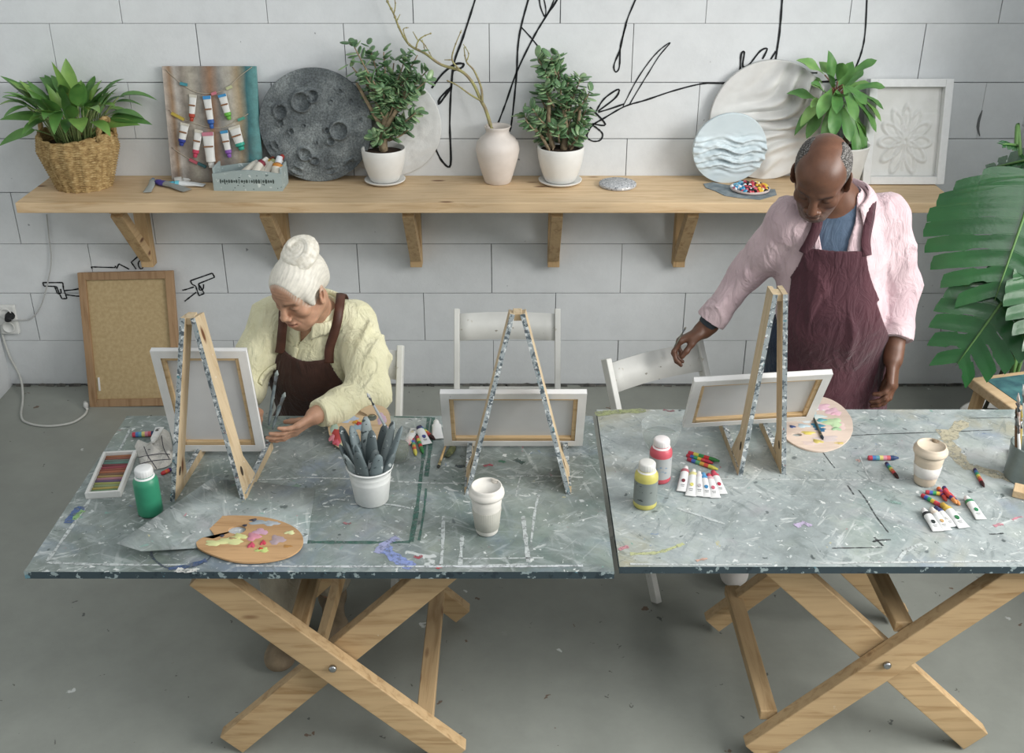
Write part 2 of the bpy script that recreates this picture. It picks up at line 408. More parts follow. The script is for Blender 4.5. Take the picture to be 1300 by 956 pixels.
# back wall of large white blocks with open dark joints
b = MB(); rw = random.Random(3)
b.box(((XL+XR)/2, WY+.06, 1.6), (XR-XL+.3, .1, 3.2), mi=1)
for k in range(13):
    off = -.1 if k % 2 == 0 else -.425
    z0, z1 = .25*k + rw.uniform(.0006, .0022), .25*(k+1) - rw.uniform(.0006, .0022)
    if k == 0: z0 = .012
    i0 = math.floor((XL-off)/.625)-1; xs = [off + .625*i + rw.uniform(-.012, .012) for i in range(i0, i0+11)]
    for a, c in zip(xs[:-1], xs[1:]):
        g1, g2 = rw.uniform(.0006, .0026), rw.uniform(.0006, .0026)
        x0, x1 = max(a+g1, XL-.02), min(c-g2, XR+.02)
        if x1-x0 < .02: continue
        b.box(((x0+x1)/2, WY+.02+rw.uniform(0, .0012), (z0+z1)/2), (x1-x0, .04, z1-z0))
wall_back = struct(b.build('wall_back', [WALL, MORTAR], bevel=.0008))
b = MB(); b.box((XL-.05, 2.2, 1.6), (.1, 5.1, 3.2)); struct(b.build('wall_left', WALL))
# right wall: a white brick pier, then a window opening above a low sill wall
b = MB(); b.box((XR+.1, 4.25, 1.6), (.2, .95, 3.2)); b.box((XR+.1, 1.9, .35), (.2, 3.75, .7)); b.box((XR+.1, 1.9, 3.0), (.2, 3.75, .4)); b.box((XR+.1, -.3, 1.6), (.2, .65, 3.2))
struct(b.build('wall_right', BRICK, bevel=.01))
b = MB()
for y in (.08, 1.3, 2.55, 3.73): b.box((XR+.1, y, 1.75), (.06, .07, 2.1))
for z in (.74, 1.75, 2.77): b.box((XR+.1, 1.9, z), (.06, 3.7, .07))
wn = struct(b.build('window_1', WHITEP, bevel=.004))
b = MB(); b.box((XR+.1, 1.9, 1.75), (.006, 3.7, 2.05)); b.build('window_pane', m_glass('#f4f8f8', 0), wn)
b = MB(); b.box((0, 1.9, -.05), (5.4, 7.4, .1)); struct(b.build('floor', FLOOR))
# ragged grout line at the foot of the back wall
b = MB(); x = XL+.02
while x < XR-.04:
    w = rw.uniform(.03, .12); h = rw.uniform(.006, .018)
    b.add([(x, WY-.001, 0), (x+w, WY-.001, 0), (x+w, WY-.001, h*rw.uniform(.4, 1)), (x+w*.5, WY-.001, h), (x, WY-.001, h*.7), (x, WY-.012*rw.random(), .001), (x+w, WY-.012*rw.random(), .001)], [(0, 1, 2, 3, 4), (5, 6, 1, 0)], 0, None, False); x += w*rw.uniform(.8, 1.6)
struct(b.build('grout_line_back', mat('#4c4d4b', .95, '#77756f', 30)))

# ---- line drawings on the wall, black paint
def wall_lines(label, strokes, w=.0085):
    m = MB(); rr = random.Random(len(strokes))
    for st in strokes:
        ww = w
        if isinstance(st[0], (int, float)): ww, st = st[0], st[1:]
        pts = smooth_path([PY(u, v, WY-.0016) for u, v in st], 5)
        m.ribbon(pts, [ww*.82*rr.uniform(.75, 1.2) for _ in pts], (0, -1, 0))
    o = m.build('wall_drawing', INK, fix=False); tag(o, label, 'wall drawing', 'black line drawings on the back wall')
wall_lines('black painted line figure on the wall rising to the left of the pale vase', [
    [(606, -14), (603, 0), (588, 47), (577, 78), (573, 110), (571, 157), (572, 209), (561.5, 205), (553, 189)],
    [(548, 112), (561.5, 94), (577, 82), (588, 81), (586, 86), (575, 90)], [(573, 110), (559, 124), (557.6, 132), (572, 112)]], .011)
wall_lines('black painted crossing stems on the wall rising above the pale vase', [
    [(675, -14), (670.6, 0), (661.5, 34), (657.5, 60), (656, 91.5), (653.6, 118), (649.7, 154), (647, 167)],
    [(711, -14), (707, 0), (691.5, 23.5), (676, 50), (656, 91.5), (642, 131), (631, 160)],
    [.007, (661.5, 34), (676, 50), (694, 73)], [.007, (684, -8), (686, 8), (691, 21)], [.007, (689, -8), (693, 12), (691.5, 23)], [.007, (706, -8), (700, 8), (692, 22)]], .010)
wall_lines('black painted hanging loop on the bare wall right of centre', [
    [(812, -12), (806.6, 0), (795, 29), (788, 60), (780, 81), (780, 89), (783, 91), (786.5, 84), (788, 58), (795, 31)]], .0085)
wall_lines('black painted branch with long leaves on the wall beside the large white disc', [
    [(940, 104), (919, 106), (893, 106), (856, 115), (820, 127), (793.5, 135), (767, 150), (752, 159.5), (745, 172.6), (752, 179), (762, 178), (765, 170), (757, 162), (750, 158)],
    [.006, (791, 135), (807, 104), (823, 80), (837, 64), (851, 54), (837, 71), (825, 90), (812, 111), (799, 133)],
    [(757, 141), (767, 125.5), (783, 114), (786, 116), (780, 125.5), (759.5, 141)], [(792, 132), (775, 138), (759.5, 142.5)], [(749, 136), (768.7, 158), (752, 157)]], .009)
wall_lines('black painted scribbled curls on the wall just over the large white disc', [
    [(939.5, 92), (941, 69), (945, 67), (943, 84), (951, 82), (965, 65), (974, 62), (968, 75)],
    [(994, -12), (993, 0), (990, 40), (987, 60), (983.5, 79), (977, 79), (985, 65)]], .010)
wall_lines('black painted straight stroke on the wall behind the tall leafy plant', [
    [(1101, -12), (1098.5, 40), (1093.5, 67), (1083, 94), (1075, 114)], [(1020.7, 92.5), (1037.7, 92.5)], [(1039, 104), (1056, 102.6), (1080, 97)]], .009)
G = lambda pts: [(x/3.413, 270+y/3.413) for x, y in pts]
def seg(pts):   # straight-edged strokes, no smoothing at corners
    out = []
    for a, c in zip(pts[:-1], pts[1:]): out.append([a, ((a[0]+c[0])/2, (a[1]+c[1])/2), c])
    return out
wall_lines('black outline drawing of a hand pistol pointing left beside the leaning board', seg(G([(185, 303), (272, 303), (275, 330), (290, 372), (268, 373), (255, 345), (245, 320), (190, 318), (185, 303)])) + [
    G([(238, 322), (250, 350), (264, 348), (262, 330)]), G([(280, 338), (340, 330), (382, 310), (400, 300)]), G([(285, 355), (340, 362), (385, 358), (400, 356)])], .008)
wall_lines('black outline drawing of a hand pistol pointing right past the leaning board', seg(G([(825, 295), (920, 262), (930, 280), (860, 308), (885, 350), (862, 360), (848, 318), (832, 310), (825, 295)])) + [
    G([(862, 310), (865, 335), (880, 330), (882, 310)]), G([(790, 336), (805, 333), (840, 322)]), G([(800, 384), (808, 378), (850, 345)])], .008)
wall_lines('black outline drawing of an arm and pistol just above the leaning board', seg(G([(400, 243), (395, 235), (500, 238), (500, 230)])) + seg(G([(505, 243), (515, 222), (560, 245)])) + seg(G([(615, 175), (568, 215), (590, 245)])) + [
    G([(628, 192), (600, 215), (605, 240), (618, 240), (620, 215)])], .008)
m = MB(); m.ribbon(smooth_path([PY(u, v, WY-.0016) for u, v in ((1247, 140), (1243, 152), (1241.5, 163), (1244, 173))], 4), [.004, .006, .01, .012, .013, .012, .013, .014, .012, .01, .008, .006, .003], (0, -1, 0))
tag(m.build('wall_chip', mat('#6a6c6c', .9), fix=False), 'small dark vertical chip in the white wall right of the framed relief', 'wall chip')

# ---- shelf
shelf = thing('wall_shelf', 'long thick pine shelf on triangular wooden brackets along the back wall', 'shelf', (0, WY, 1.036))
b = MB(); b.box(((1.874-2.09)/2, -.2, .0225), (1.874+2.09, .399, .045)); b.build('board', PINE['x'], shelf, bevel=.003)
SZ = 1.081
for x in (-1.70, -1.06, -.447, .194, .778):
    bk = MB(); bk.box((x, -.0305, -.19), (.055, .06, .379)); pb = bk.build('bracket', PINE2['z'], shelf, bevel=.002)
    br = MB(); br.bar((x, -.05, -.33), (x, -.315, -.004-.02), .05, .05, up=(1, 0, 0)); br.build('brace', PINE2['y'], pb, bevel=.002)
    tb = MB(); tb.box((x, -.2, -.012), (.05, .28, .023)); tb.build('bearer', PINE2['y'], pb, bevel=.002)

# ---- socket, plug and cords
s = thing('power_socket', 'white double wall socket low on the wall at the left edge', 'socket', (PY(12, 404, WY).x, WY-.012, PY(12, 404, WY).z))
b = MB(); b.box((0, 0, 0), (.085, .024, .15)); b.build('cover_plate', WHITEP, s, bevel=.006)
for dz in (.034, -.036):
    b = MB(); b.lathe([(0, 0), (.026, 0), (.03, .004), (.03, .006), (.024, .006), (.022, .001), (0, .001)], 20, TR((0, -.012, dz), (PI/2, 0, 0))); b.build('outlet_ring', WHITEP, s)
pg = PY(11, 403, WY-.05)
b = MB(); b.tube([(pg.x, WY-.027, pg.z), (pg.x, WY-.04, pg.z), (pg.x+.004, WY-.065, pg.z-.003), (pg.x+.02, WY-.07, pg.z-.005)], [.021, .022, .017, .006], 14)
tg = tag(b.build('power_plug', BLACK), 'black round plug pushed into the white wall socket', 'plug')
cd = MB(); cd.tube(smooth_path([(pg.x+.02, WY-.07, pg.z-.005)] + [PY(u, v, WY-.012) for u, v in ((30, 406), (40, 404), (52, 388), (61, 357), (65, 330), (62, 300), (59, 272))]), .0032, 6); cd.build('cable', mat('#b9bab8', .6), tg)
b = MB(); b.tube(smooth_path([PY(2, 412, WY-.02), PY(3, 425, WY-.01), PY(12, 452, WY-.008), PY(26, 480, WY-.01), P(29, 505, .006), P(27, 528, .006), P(35, 537, .006), P(60, 541, .006), P(90, 537, .006), P(107, 527, .006), P(111, 519, .006)]), .0055, 6)
o = tag(b.build('extension_cord', mat('#c9cac4', .6)), 'pale grey cable hanging down the wall and curling across the floor', 'cord')
e = P(109, 515, .012); b = MB(); b.tube([P(111, 520, .008), e, e+V((-.012, .03, 0))], [.006, .012, .011], 10); b.build('cord_end', WHITEP, o)

# ---- leaning fibreboard in a frame
def slab(p, w, h, lean, yaw=0):
    # matrix whose local x spans the width, z the height, -y faces the room; p = bottom centre
    return Matrix.Translation(p) @ Matrix.Rotation(yaw, 4, 'Z') @ Matrix.Rotation(-lean, 4, 'X')
bl, br_ = P(123, 515, 0), P(250, 512, 0); tl = PY(112, 343, WY-.02)
ctr = (bl + P(241, 515, 0))/2; hh = math.hypot(tl.z, WY-.02-ctr.y-.02)
brd = thing('framed_board', 'brown fibreboard back of a large frame leaning on the wall', 'board', (ctr.x-.03, ctr.y, 0), (-math.atan2(WY-.03-ctr.y, tl.z), math.radians(-1.3), 0))
bw = (P(241, 515, 0)-bl).length
b = MB()
for s_ in (-1, 1): b.box((s_*(bw/2-.018), 0, hh/2), (.036, .03, hh))
for z in (.018, hh-.018): b.box((0, 0, z), (bw-.072, .03, .036))
b.build('frame', wood('#a98661', '#8c6844', 'z', key='fr'), brd, bevel=.002)
b = MB(); b.box((0, .003, hh/2), (bw-.07, .008, hh-.07)); b.build('backing_panel', mat('#bda579', .9, '#b0976a', 60, .3, 300), brd)
b = MB(); b.box((-bw/2+.052, -.004, .11), (.008, .006, .065)); b.build('hook_strip', WHITEP, brd)

# ------------------------------------------------------------------ tables
TZ = .75
def table(label, xl, xr, yf, yb, mtop, strokes, mirror, extra=None):
    cx, cy = (xl+xr)/2, (yf+yb)/2; w, d = xr-xl, yb-yf
    t = thing('trestle_table', label, 'table', (cx, cy, 0), 0, 'paint-covered work tables')
    o = MB(); o.box((0, 0, TZ-.011), (w, d, .022))
    mats = [mtop, EDGE]
    for i, f in enumerate(o.f):
        zs = [o.v[j].z for j in f]; o.m[i] = 0 if min(zs) > TZ-.001 else 1
    cm = {}
    for st in strokes:      # (colour, width, [pixel points])
        cc, ww, pts = st
        if cc not in cm:
            cm[cc] = len(mats); mats.append(paint(cc))
        ps = smooth_path([P(u, v, TZ+.0004+.00005*len(cm)) - V((cx, cy, 0)) for u, v in pts], 5)
        rr = random.Random(int(pts[0][0]*7))
        o.ribbon(ps, [ww*rr.uniform(.55, 1.15) for _ in ps], (0, 0, 1), cm[cc])
    o.build('tabletop', mats, t, fix=False)
    sg = -1 if mirror else 1
    def X(y, cxl, spread, thick, yy):       # one X-frame in the XZ plane at depth y
        for k, s_ in enumerate((1, -1)):
            bb = MB(); dx = spread*s_
            yk = y + (.0 if k == 0 else -.047*yy)
            bb.bar((cxl-dx, yk, TZ-.055), (cxl+dx, yk, .035), thick, .042, up=(0, 1, 0)); lg = bb.build('leg', PINE2S['x'], t, bevel=.003)
        bb = MB(); bb.lathe([(0, .0), (.011, 0), (.011, .008), (.006, .011), (0, .011)], 12, TR((cxl, y-(.047*yy if yy > 0 else 0)-.023, .38), (PI/2, 0, 0))); bb.build('bolt', METAL, t)
    yfr, ybk = (2.31 if mirror else 2.37)-cy, 2.93-cy
    X(yfr, (1.05-cx if not mirror else -.50-cx), .335, .088, 1 if not mirror else -1)
    X(ybk, (1.015-cx if not mirror else -.50-cx), .33, .07, 1)
    c0 = (1.0-cx if not mirror else -.50-cx)
    # rails running front to back, low on the feet and at the crossing
    for dx, z in ((-.245*sg, .14), (.10*sg, .47)):
        bb = MB(); bb.bar((c0+dx, yfr-.02, z), (c0+dx, ybk+.0, z), .05, .035); bb.build('rail', PINE2S['y'], t, bevel=.003)
    for y in (yfr+.05, ybk-.06):
        bb = MB(); bb.box((c0, y, TZ-.041), (.86, .045, .038)); bb.build('bearer', PINE2S['x'], t, bevel=.003)
    if extra: extra(t, cx, cy)
    return t
_pc = {}
def paint(c):
    if c in _pc: return _pc[c]
    t = NT('paint_'+c.strip('#')); t.set(Roughness=.55)
    n = t.noise(40, detail=5, rough=.7); r = t.ramp(n, 0, [(.3, tuple(x*.6+.08 for x in lin(c)[:3])+(1,)), (.6, lin(c))]); t.col((r, 0))
    a = t.noise(75, detail=4, rough=.7); ra = t.ramp(a, 0, [(.36, BW(.25)), (.52, BW(1))]); t.l(ra, 0, t.b, 'Alpha')
    _pc[c] = t.mat; return t.mat
WHT, GRN = '#bcc4c3', '#2c5f52'
ST1 = [(GRN, .014, [(388, 688), (430, 688.5), (480, 688.5), (521, 688)]), (GRN, .014, [(522, 688), (530, 640), (536, 590), (544, 531)]),
       (GRN, .009, [(532, 686), (538, 650), (541, 620)]), (GRN, .016, [(541, 605), (546, 570), (550, 530)]), (GRN, .008, [(500, 529), (540, 530), (548, 530)]),
       (WHT, .007, [(380, 606), (450, 608), (540, 613), (600, 613)]), (WHT, .012, [(584, 720), (586, 690), (587, 680)]), (WHT, .010, [(560, 716), (562, 690), (563, 655)]),
       (WHT, .006, [(560, 718), (600, 718), (670, 716)]), (WHT, .014, [(671, 714), (668, 690), (664, 655)]), (WHT, .006, [(585, 709), (620, 709), (690, 708)]), (WHT, .008, [(674, 690), (679, 650), (684, 628)]),
       (WHT, .007, [(630, 605), (690, 604), (740, 606)]), (WHT, .006, [(655, 630), (658, 615), (661, 605)]), ('#7f92cf', .04, [(484, 692), (492, 700), (505, 710), (524, 720)]), ('#9aa0cc', .03, [(478, 702), (490, 690), (505, 682)]),
       ('#b04050', .01, [(526, 706), (531, 708), (536, 705)]), ('#c23a3f', .014, [(555, 722), (557, 720), (560, 719)]), ('#9a4652', .012, [(614, 592), (620, 590), (626, 591)]), ('#2d4a44', .022, [(654, 583), (660, 586), (665, 588)]), ('#2f6b4f', .014, [(633, 586), (637, 585), (641, 587)]), ('#33444a', .016, [(578, 591), (585, 592), (590, 591)]),
       (WHT, .012, [(60, 712), (90, 670), (120, 625), (150, 575), (165, 545)]), (WHT, .010, [(60, 714), (110, 716), (170, 717), (250, 717)]), ('#c7cdd0', .009, [(300, 718), (400, 719), (520, 719), (640, 719), (740, 718)]),
       ('#3f5f96', .03, [(86, 664), (95, 652), (104, 643)]), ('#7fae68', .02, [(94, 660), (100, 652), (106, 648)]), ('#39495a', .007, [(192, 700), (200, 690), (225, 687), (255, 692), (268, 700), (262, 712), (235, 722), (210, 720), (194, 708), (192, 700)]),
       ('#33507f', .02, [(214, 722), (240, 718), (262, 711)]), ('#d5d6d0', .02, [(224, 723), (236, 724.5), (250, 723)]), (WHT, .006, [(272, 610), (330, 609), (380, 607)]),
       ('#6f8a7c', .03, [(330, 640), (355, 630), (380, 615)]), (WHT, .009, [(410, 640), (425, 634), (438, 635)]), ('#b8c0c0', .008, [(445, 640), (490, 640), (520, 645)]), ('#a5636a', .01, [(436, 663), (441, 665), (446, 664)])]
ST2 = [('#23292b', .005, [(1056, 696), (1085, 695.5), (1120, 695)]), ('#23292b', .008, [(1108, 688), (1115, 686), (1131, 685)]), ('#23292b', .007, [(1110, 682), (1116, 688), (1121, 693)]), ('#2a3032', .006, [(1076, 616), (1080, 622), (1084, 628)]), ('#2a3032', .005, [(1090, 622), (1100, 635), (1112, 655), (1128, 676)]),
       ('#2a3032', .005, [(1080, 553), (1120, 551), (1180, 549), (1260, 546)]), ('#3a4042', .004, [(1230, 531), (1260, 530.5), (1284, 530)]), ('#2a3032', .006, [(1256, 678), (1265, 678), (1274, 677)]), (WHT, .007, [(880, 607), (960, 608), (1040, 609), (1100, 609), (1160, 608)]),
       ('#b7bd83', .014, [(800, 703), (830, 702), (850, 697), (868, 690)]), ('#b9b195', .05, [(1195, 545), (1210, 570), (1225, 590), (1250, 598), (1285, 608)]), ('#b6af92', .05, [(1200, 560), (1213, 545), (1225, 535)]), ('#c8848e', .016, [(786, 698), (792, 695), (798, 694)]), ('#8f6268', .012, [(842, 520), (850, 522), (856, 521)]), ('#9aa36c', .03, [(756, 526), (780, 523), (820, 521)]),
       (WHT, .012, [(860, 645), (890, 655), (920, 665)]), ('#2a3032', .003, [(1044, 573), (1052, 584), (1060, 594)]), (WHT, .005, [(1092, 580), (1100, 600), (1108, 612)]), ('#d4a79c', .012, [(1088, 583), (1090, 585), (1092, 586)]), ('#c9808e', .012, [(1262, 668), (1268, 666), (1274, 666)]), ('#c9808e', .008, [(1285, 660), (1292, 657), (1298, 656)]),
       ('#c2c8c6', .009, [(1040, 715), (1120, 714), (1220, 713), (1300, 712)]), ('#c2c8c6', .008, [(800, 716), (900, 717), (980, 716)]), ('#7d9f96', .014, [(1130, 636), (1137, 638), (1144, 639)]), ('#d0a28c', .01, [(884, 712), (892, 710), (898, 709)]), (WHT, .014, [(1140, 712), (1150, 700), (1170, 690)]), ('#b8a9c9', .02, [(1010, 668), (1020, 664), (1030, 668)])]
x1l, x1r = P(30, 726, TZ).x, P(780, 726, TZ).x
y1f, y1b = P(300, 726, TZ).y, P(300, 528, TZ).y
x2l = P(786.5, 719.5, TZ).x; y2f, y2b = P(900, 719.5, TZ).y, P(900, 519.8, TZ).y
def brace_left(t, cx, cy):
    bb = MB(); bb.bar((-.62-cx, 2.62-cy, .12), (-.46-cx, 2.92-cy, .62), .03, .03); bb.build('brace', PINE2S['z'], t, bevel=.002)
    bb = MB(); bb.box((-.60-cx, 2.975-cy, .30), (.36, .025, .07)); bb.build('stretcher', DARKW, t, bevel=.002)
t1 = table('paint-smeared grey trestle table at the left, in front of the seated person', x1l, x1r, y1f, y1b, TOP_A, ST1, True, brace_left)
t2 = table('paint-smeared trestle table at the right, in front of the standing person', x2l, x2l+1.54, y2f, y2b, TOP_B, ST2, False)
# thin painted sheet lying on the left table, its left edge lifted
tc_ = V(((x1l+x1r)/2, (y1f+y1b)/2, 0)); m = MB()
m.grid([[P(u, v, TZ+z)-tc_ for u, v, z in r_] for r_ in ([(148, 690, .058), (180, 700, .034), (250, 696, .004), (390, 690, .0014)], [(208, 649, .062), (240, 652, .026), (300, 650, .0030), (395, 655, .0014)], [(268, 608, .058), (300, 610, .018), (345, 614, .0024), (400, 622, .0014)])], smooth=True)
sho = m.build('painted_sheet', TOP_S, solid=.002); sho.location = tc_; tag(sho, 'thin paint-stained sheet with a raised slanting edge on the left table', 'sheet')

# ------------------------------------------------------------------ folding chairs
def folding_chair(label, hide=None, wcol=WHITEW):
    # origin on the floor under the seat centre; faces -y
    c = thing('folding_chair', label, 'chair', (0, 0, 0), 0, 'white wooden folding chairs')
    for s in (-1, 1):
        bb = MB(); bb.bar((s*.197, .20, .80), (s*.197, -.20, .008), .022, .042, up=(0, 1, 0)); 
        bb.build('post', wcol, c, bevel=.003)
        bb = MB(); bb.bar((s*.172, .21, .008), (s*.172, -.17, .455), .02, .036, up=(0, 1, 0)); bb.build('leg', wcol, c, bevel=.003)
    def rail(z, h, th=.016):
        y = -.20 + .40*(z-.008)/.792
        rows = []
        bb = MB()
        for zz in (z-h/2, z+h/2):
            rows.append([V((x, y+.4*(zz-z)/.792 + .018*(1-(x/.19)**2), zz)) for x in [(-.186+.372*i/10) for i in range(11)]])
        bb.grid(rows); return bb
    bb = rail(.735, .095); o = bb.build('back_rail', wcol, c, solid=.016)
    bb = rail(.495, .03); bb.build('lower_rail', wcol, c, solid=.016)
    bb = MB(); bb.tube([(-.19, .10, .10), (.19, .10, .10)], .009, 8); bb.build('stretcher', wcol, c)
    bb = MB()
    for i in range(5): bb.box((0, -.165+.08*i, .455), (.31, .066, .016))
    for s in (-1, 1): bb.box((s*.13, 0, .438), (.024, .38, .02))
    bb.build('seat', wcol, c, bevel=.003)
    return c
ch = folding_chair('white folding chair standing alone behind the middle easel')
tp = PY(644, 397, 3.81); ch.location = (tp.x, 3.62, 0); ch.rotation_euler = (0, 0, 0)
ch2 = dup(ch, (PY(437, 444, 3.49).x, 3.30, 0), math.radians(-3), 'white folding chair the seated person is sitting on')
ch3 = dup(ch, (.60, 3.29, 0), math.radians(27), 'white folding chair turned askew, under the standing person\'s hand')
# ------------------------------------------------------------------ leaves and plants
def leaf(m, base, d, up, L, W, droop=.3, fold=.15, n=7, shape=None, mi=0, wave=0):
    d, up = V(d).normalized(), V(up); x, y, d = frame(d, up)
    rows = []; p = V(base); dd = V(d)
    shape = shape or (lambda t: (math.sin(PI*min(1, t**.8))**.9)*(1-.15*t))
    for i in range(n+1):
        t = i/n; w = W/2*max(shape(t), .02)
        nn = y - dd*y.dot(dd); nn.normalize(); sx = dd.cross(nn)
        lift = nn*(w*fold*2); wv = nn*(math.sin(t*9)*wave*w)
        rows.append([p - sx*w + lift + wv, p - sx*w*.5 + lift*.35, V(p), p + sx*w*.5 + lift*.35, p + sx*w + lift - wv])
        dd = (dd + V((0, 0, -droop/n))).normalized(); p = p + dd*(L/n)
    m.grid(rows, mi)
LEAF1 = m_leaf('#5f9440', '#3a6a2c'); LEAF1B = m_leaf('#87b04e', '#5c8c3a'); JADE = m_leaf('#6a8f5f', '#426a42', .3, 14); JADE2 = m_leaf('#9ab684', '#648c58', .3, 14)
MON = m_leaf('#2a6630', '#174a22', .22, 4, .6); MADA = m_leaf('#6fa351', '#3f7a38', .4, 10); STEMG = mat('#6b8a48', .6, '#8b9a5c', 20); BARK = mat('#7b6a52', .85, '#a08d6e', 40, .5, 90)
BRANCH = mat('#8f7f62', .8, '#a3a063', 25, .4, 80); REDSTEM = mat('#8a5a4a', .6)
rp = random.Random(11)
def clampw(m, y0):
    for p in m.v: p.y = min(p.y, WY-.006-y0-.004*abs(math.sin(p.x*70)))
# peace-lily in a woven basket
bp = P(99, 241, SZ); bc = V((PY(109, 240, WY-.158).x, WY-.158, SZ))
pl = thing('potted_plant', 'leafy green plant in a woven seagrass basket at the left end of the shelf', 'plant', bc)
def bk_prof(s): return .112 + (.160-.112)*min(1, s*1.4) if s < .7 else .160 - .012*(s-.7)/.3
rows = []; NB, NZ = 96, 66
tilt = .06
for i in range(NZ+1):
    s = i/NZ; row = []
    for j in range(NB+1):
        a = 2*PI*j/NB
        wv = .0065*math.cos(i*PI/1.5 + (PI if (j//3) % 2 else 0)) + .003*math.cos(a*NB/6)
        r = bk_prof(s)+wv; z = s*.235 + .012*math.cos(a*2+.6)*s
        row.append(V((r*math.cos(a)*(1+.05*s), r*math.sin(a)*.92, z)))
    rows.append(row)
m = MB(); m.grid(rows); m.add([p*1 for p in rows[0][:-1]], [tuple(range(NB))]); 
m.build('basket', m_wicker(), pl, solid=.006, fix=False)
m = MB(); m.lathe([(0, .19), (.145, .19)], 24); m.build('soil', SOIL, pl)
for a0 in (-.35, 2.6):
    cxx, cyy = .162*math.cos(a0), .149*math.sin(a0); tx, ty = -math.sin(a0), math.cos(a0)
    m = MB(); 
    for ph in (0, PI):
        pts = []
        for i in range(25):
            t = i/24; q = PI*t
            pts.append(V((cxx + tx*.05*math.cos(q), cyy + ty*.05*math.cos(q), .225+.085*math.sin(q))) + V((.007*math.cos(t*26+ph)*math.cos(a0), .007*math.cos(t*26+ph)*math.sin(a0), .007*math.sin(t*26+ph))))
        m.tube(pts, .008, 7)
    m.build('handle', m_wicker(), pl)
m = MB(); ms = MB()
lan = lambda t: math.sin(PI*t**.75)**.8*(1-.25*t) if 0 < t < 1 else .02
for i in range(74):
    a = 2*PI*i*.381966; rr = .02+.07*math.sqrt((i % 19)/19)
    el = rp.uniform(.15, 1.25) if i % 3 else rp.uniform(.7, 1.45)
    b0 = V((rr*math.cos(a), rr*math.sin(a), .19)); h = rp.uniform(.09, .19)
    d = V((math.cos(a)*math.cos(el), math.sin(a)*math.cos(el), math.sin(el)))
    if d.y > .35: d.y *= .35
    tip = b0 + V((d.x*h*.9, d.y*h*.7, .05+h*.75))
    ms.tube(smooth_path([b0, (b0+tip)/2+V((0, 0, .03)), tip], 3), .003, 5)
    L = rp.uniform(.10, .165)
    leaf(m, tip, d+V((0, 0, -.1)), (0, 0, 1), L, L*rp.uniform(.42, .54), rp.uniform(.4, 1.3), .12, 8, lan, 1 if rp.random() < .3 else 0)
for (px, pv, dx, dz, L) in ((100, 150, -.1, 1, .27), (92, 160, .05, 1, .20), (70, 150, -.35, .9, .16), (130, 160, .9, .35, .19), (60, 150, -.95, .3, .19), (45, 165, -.95, -.1, .17), (140, 150, 1, .2, .20)):
    q = PY(px, pv, bc.y-.03)-bc; ms.tube(smooth_path([(q.x*.2, -.02, .19), (q.x*.6, q.y*.7, .19+(q.z-.19)*.6), q], 3), .003, 5)
    leaf(m, q, (dx, -.25, dz), (0, -.6, .6), L, .052, .5, .12, 9, lan, 1 if px in (100, 130) else 0)
clampw(m, bc.y); m.build('foliage', [LEAF1, LEAF1B], pl, fix=False); clampw(ms, bc.y); ms.build('stalks', STEMG, pl)

# jade plants in white pots
def jade(label, loc, pot_r, pot_h, trunks, tips, seed, deco=False, dens=9):
    t = thing('potted_plant', label, 'plant', loc); r_ = random.Random(seed)
    m = MB(); m.lathe([(0, .004), (pot_r*.78, .004), (pot_r*.92, .012), (pot_r*.94, .018), (pot_r*.88, .016), (pot_r*.7, .01), (0, .01)], 36); m.build('saucer', CERAM, t)
    m = MB(); pr = [(0, .011), (pot_r*.60, .011), (pot_r*.66, .016)] + [(pot_r*(.66+.34*math.sin(PI/2*k/6)**.9), .016+(pot_h-.016)*(k/6)) for k in range(1, 7)] + [(pot_r*.985, pot_h+.003), (pot_r*.93, pot_h), (pot_r*.9, pot_h-.02), (0, pot_h-.021)]
    m.lathe(pr, 40); m.build('pot', CERAM, t)
    m = MB(); m.lathe([(0, pot_h-.012), (pot_r*.6, pot_h-.014), (pot_r*.9, pot_h-.018)], 24); m.build('soil', SOIL, t)
    mt = MB(); ml = MB()
    for pts, r0, r1 in trunks:
        sp = smooth_path(pts, 4); mt.tube(sp, [r0+(r1-r0)*i/(len(sp)-1) for i in range(len(sp))], 9)
    for (b0, tip, k) in tips:
        b0, tip = V(b0), V(tip); sp = smooth_path([b0, (b0*.4+tip*.6)+V((0, 0, -.008)), tip], 4); mt.tube(sp, [.0055-.003*i/(len(sp)-1) for i in range(len(sp))], 6)
        dr = (tip-b0).normalized()
        for q in range(int(k*1.75)):
            f = r_.uniform(.2, 1.08); c = b0.lerp(tip, f); a = r_.uniform(0, 2*PI)
            x, y, dd = frame(dr); o = (x*math.cos(a)+y*math.sin(a)); dirn = (o*1.0 + dr*r_.uniform(.2, .9)).normalized()
            Lf = r_.uniform(.036, .056); W = Lf*.60
            lx, ly, ld = frame(dirn, dr + V((0, 0, .4))); R = Matrix((lx, ly, ld)).transposed()
            ml.ball(c+dirn*(Lf*.55), (W/2, .0035, Lf/2), n=7, m=5, R=R, mi=1 if r_.random() < .3 else 0)
    clampw(mt, loc[1]); mt.build('trunk', BARK, t); clampw(ml, loc[1]); ml.build('foliage', [JADE, JADE2], t, fix=False); return t
def px_tips(loc, lst, r_, y=0, spread=.07):
    out = []
    for (u, v, k) in lst:
        q = PY(u, v, loc[1]+y+r_.uniform(-spread, spread)) - V(loc); out.append((q, k))
    return out
r_ = random.Random(21)
j1 = V((PY(489, 232, WY-.106).x, WY-.106, SZ)); pot_h1, pot_r1 = .155, .097
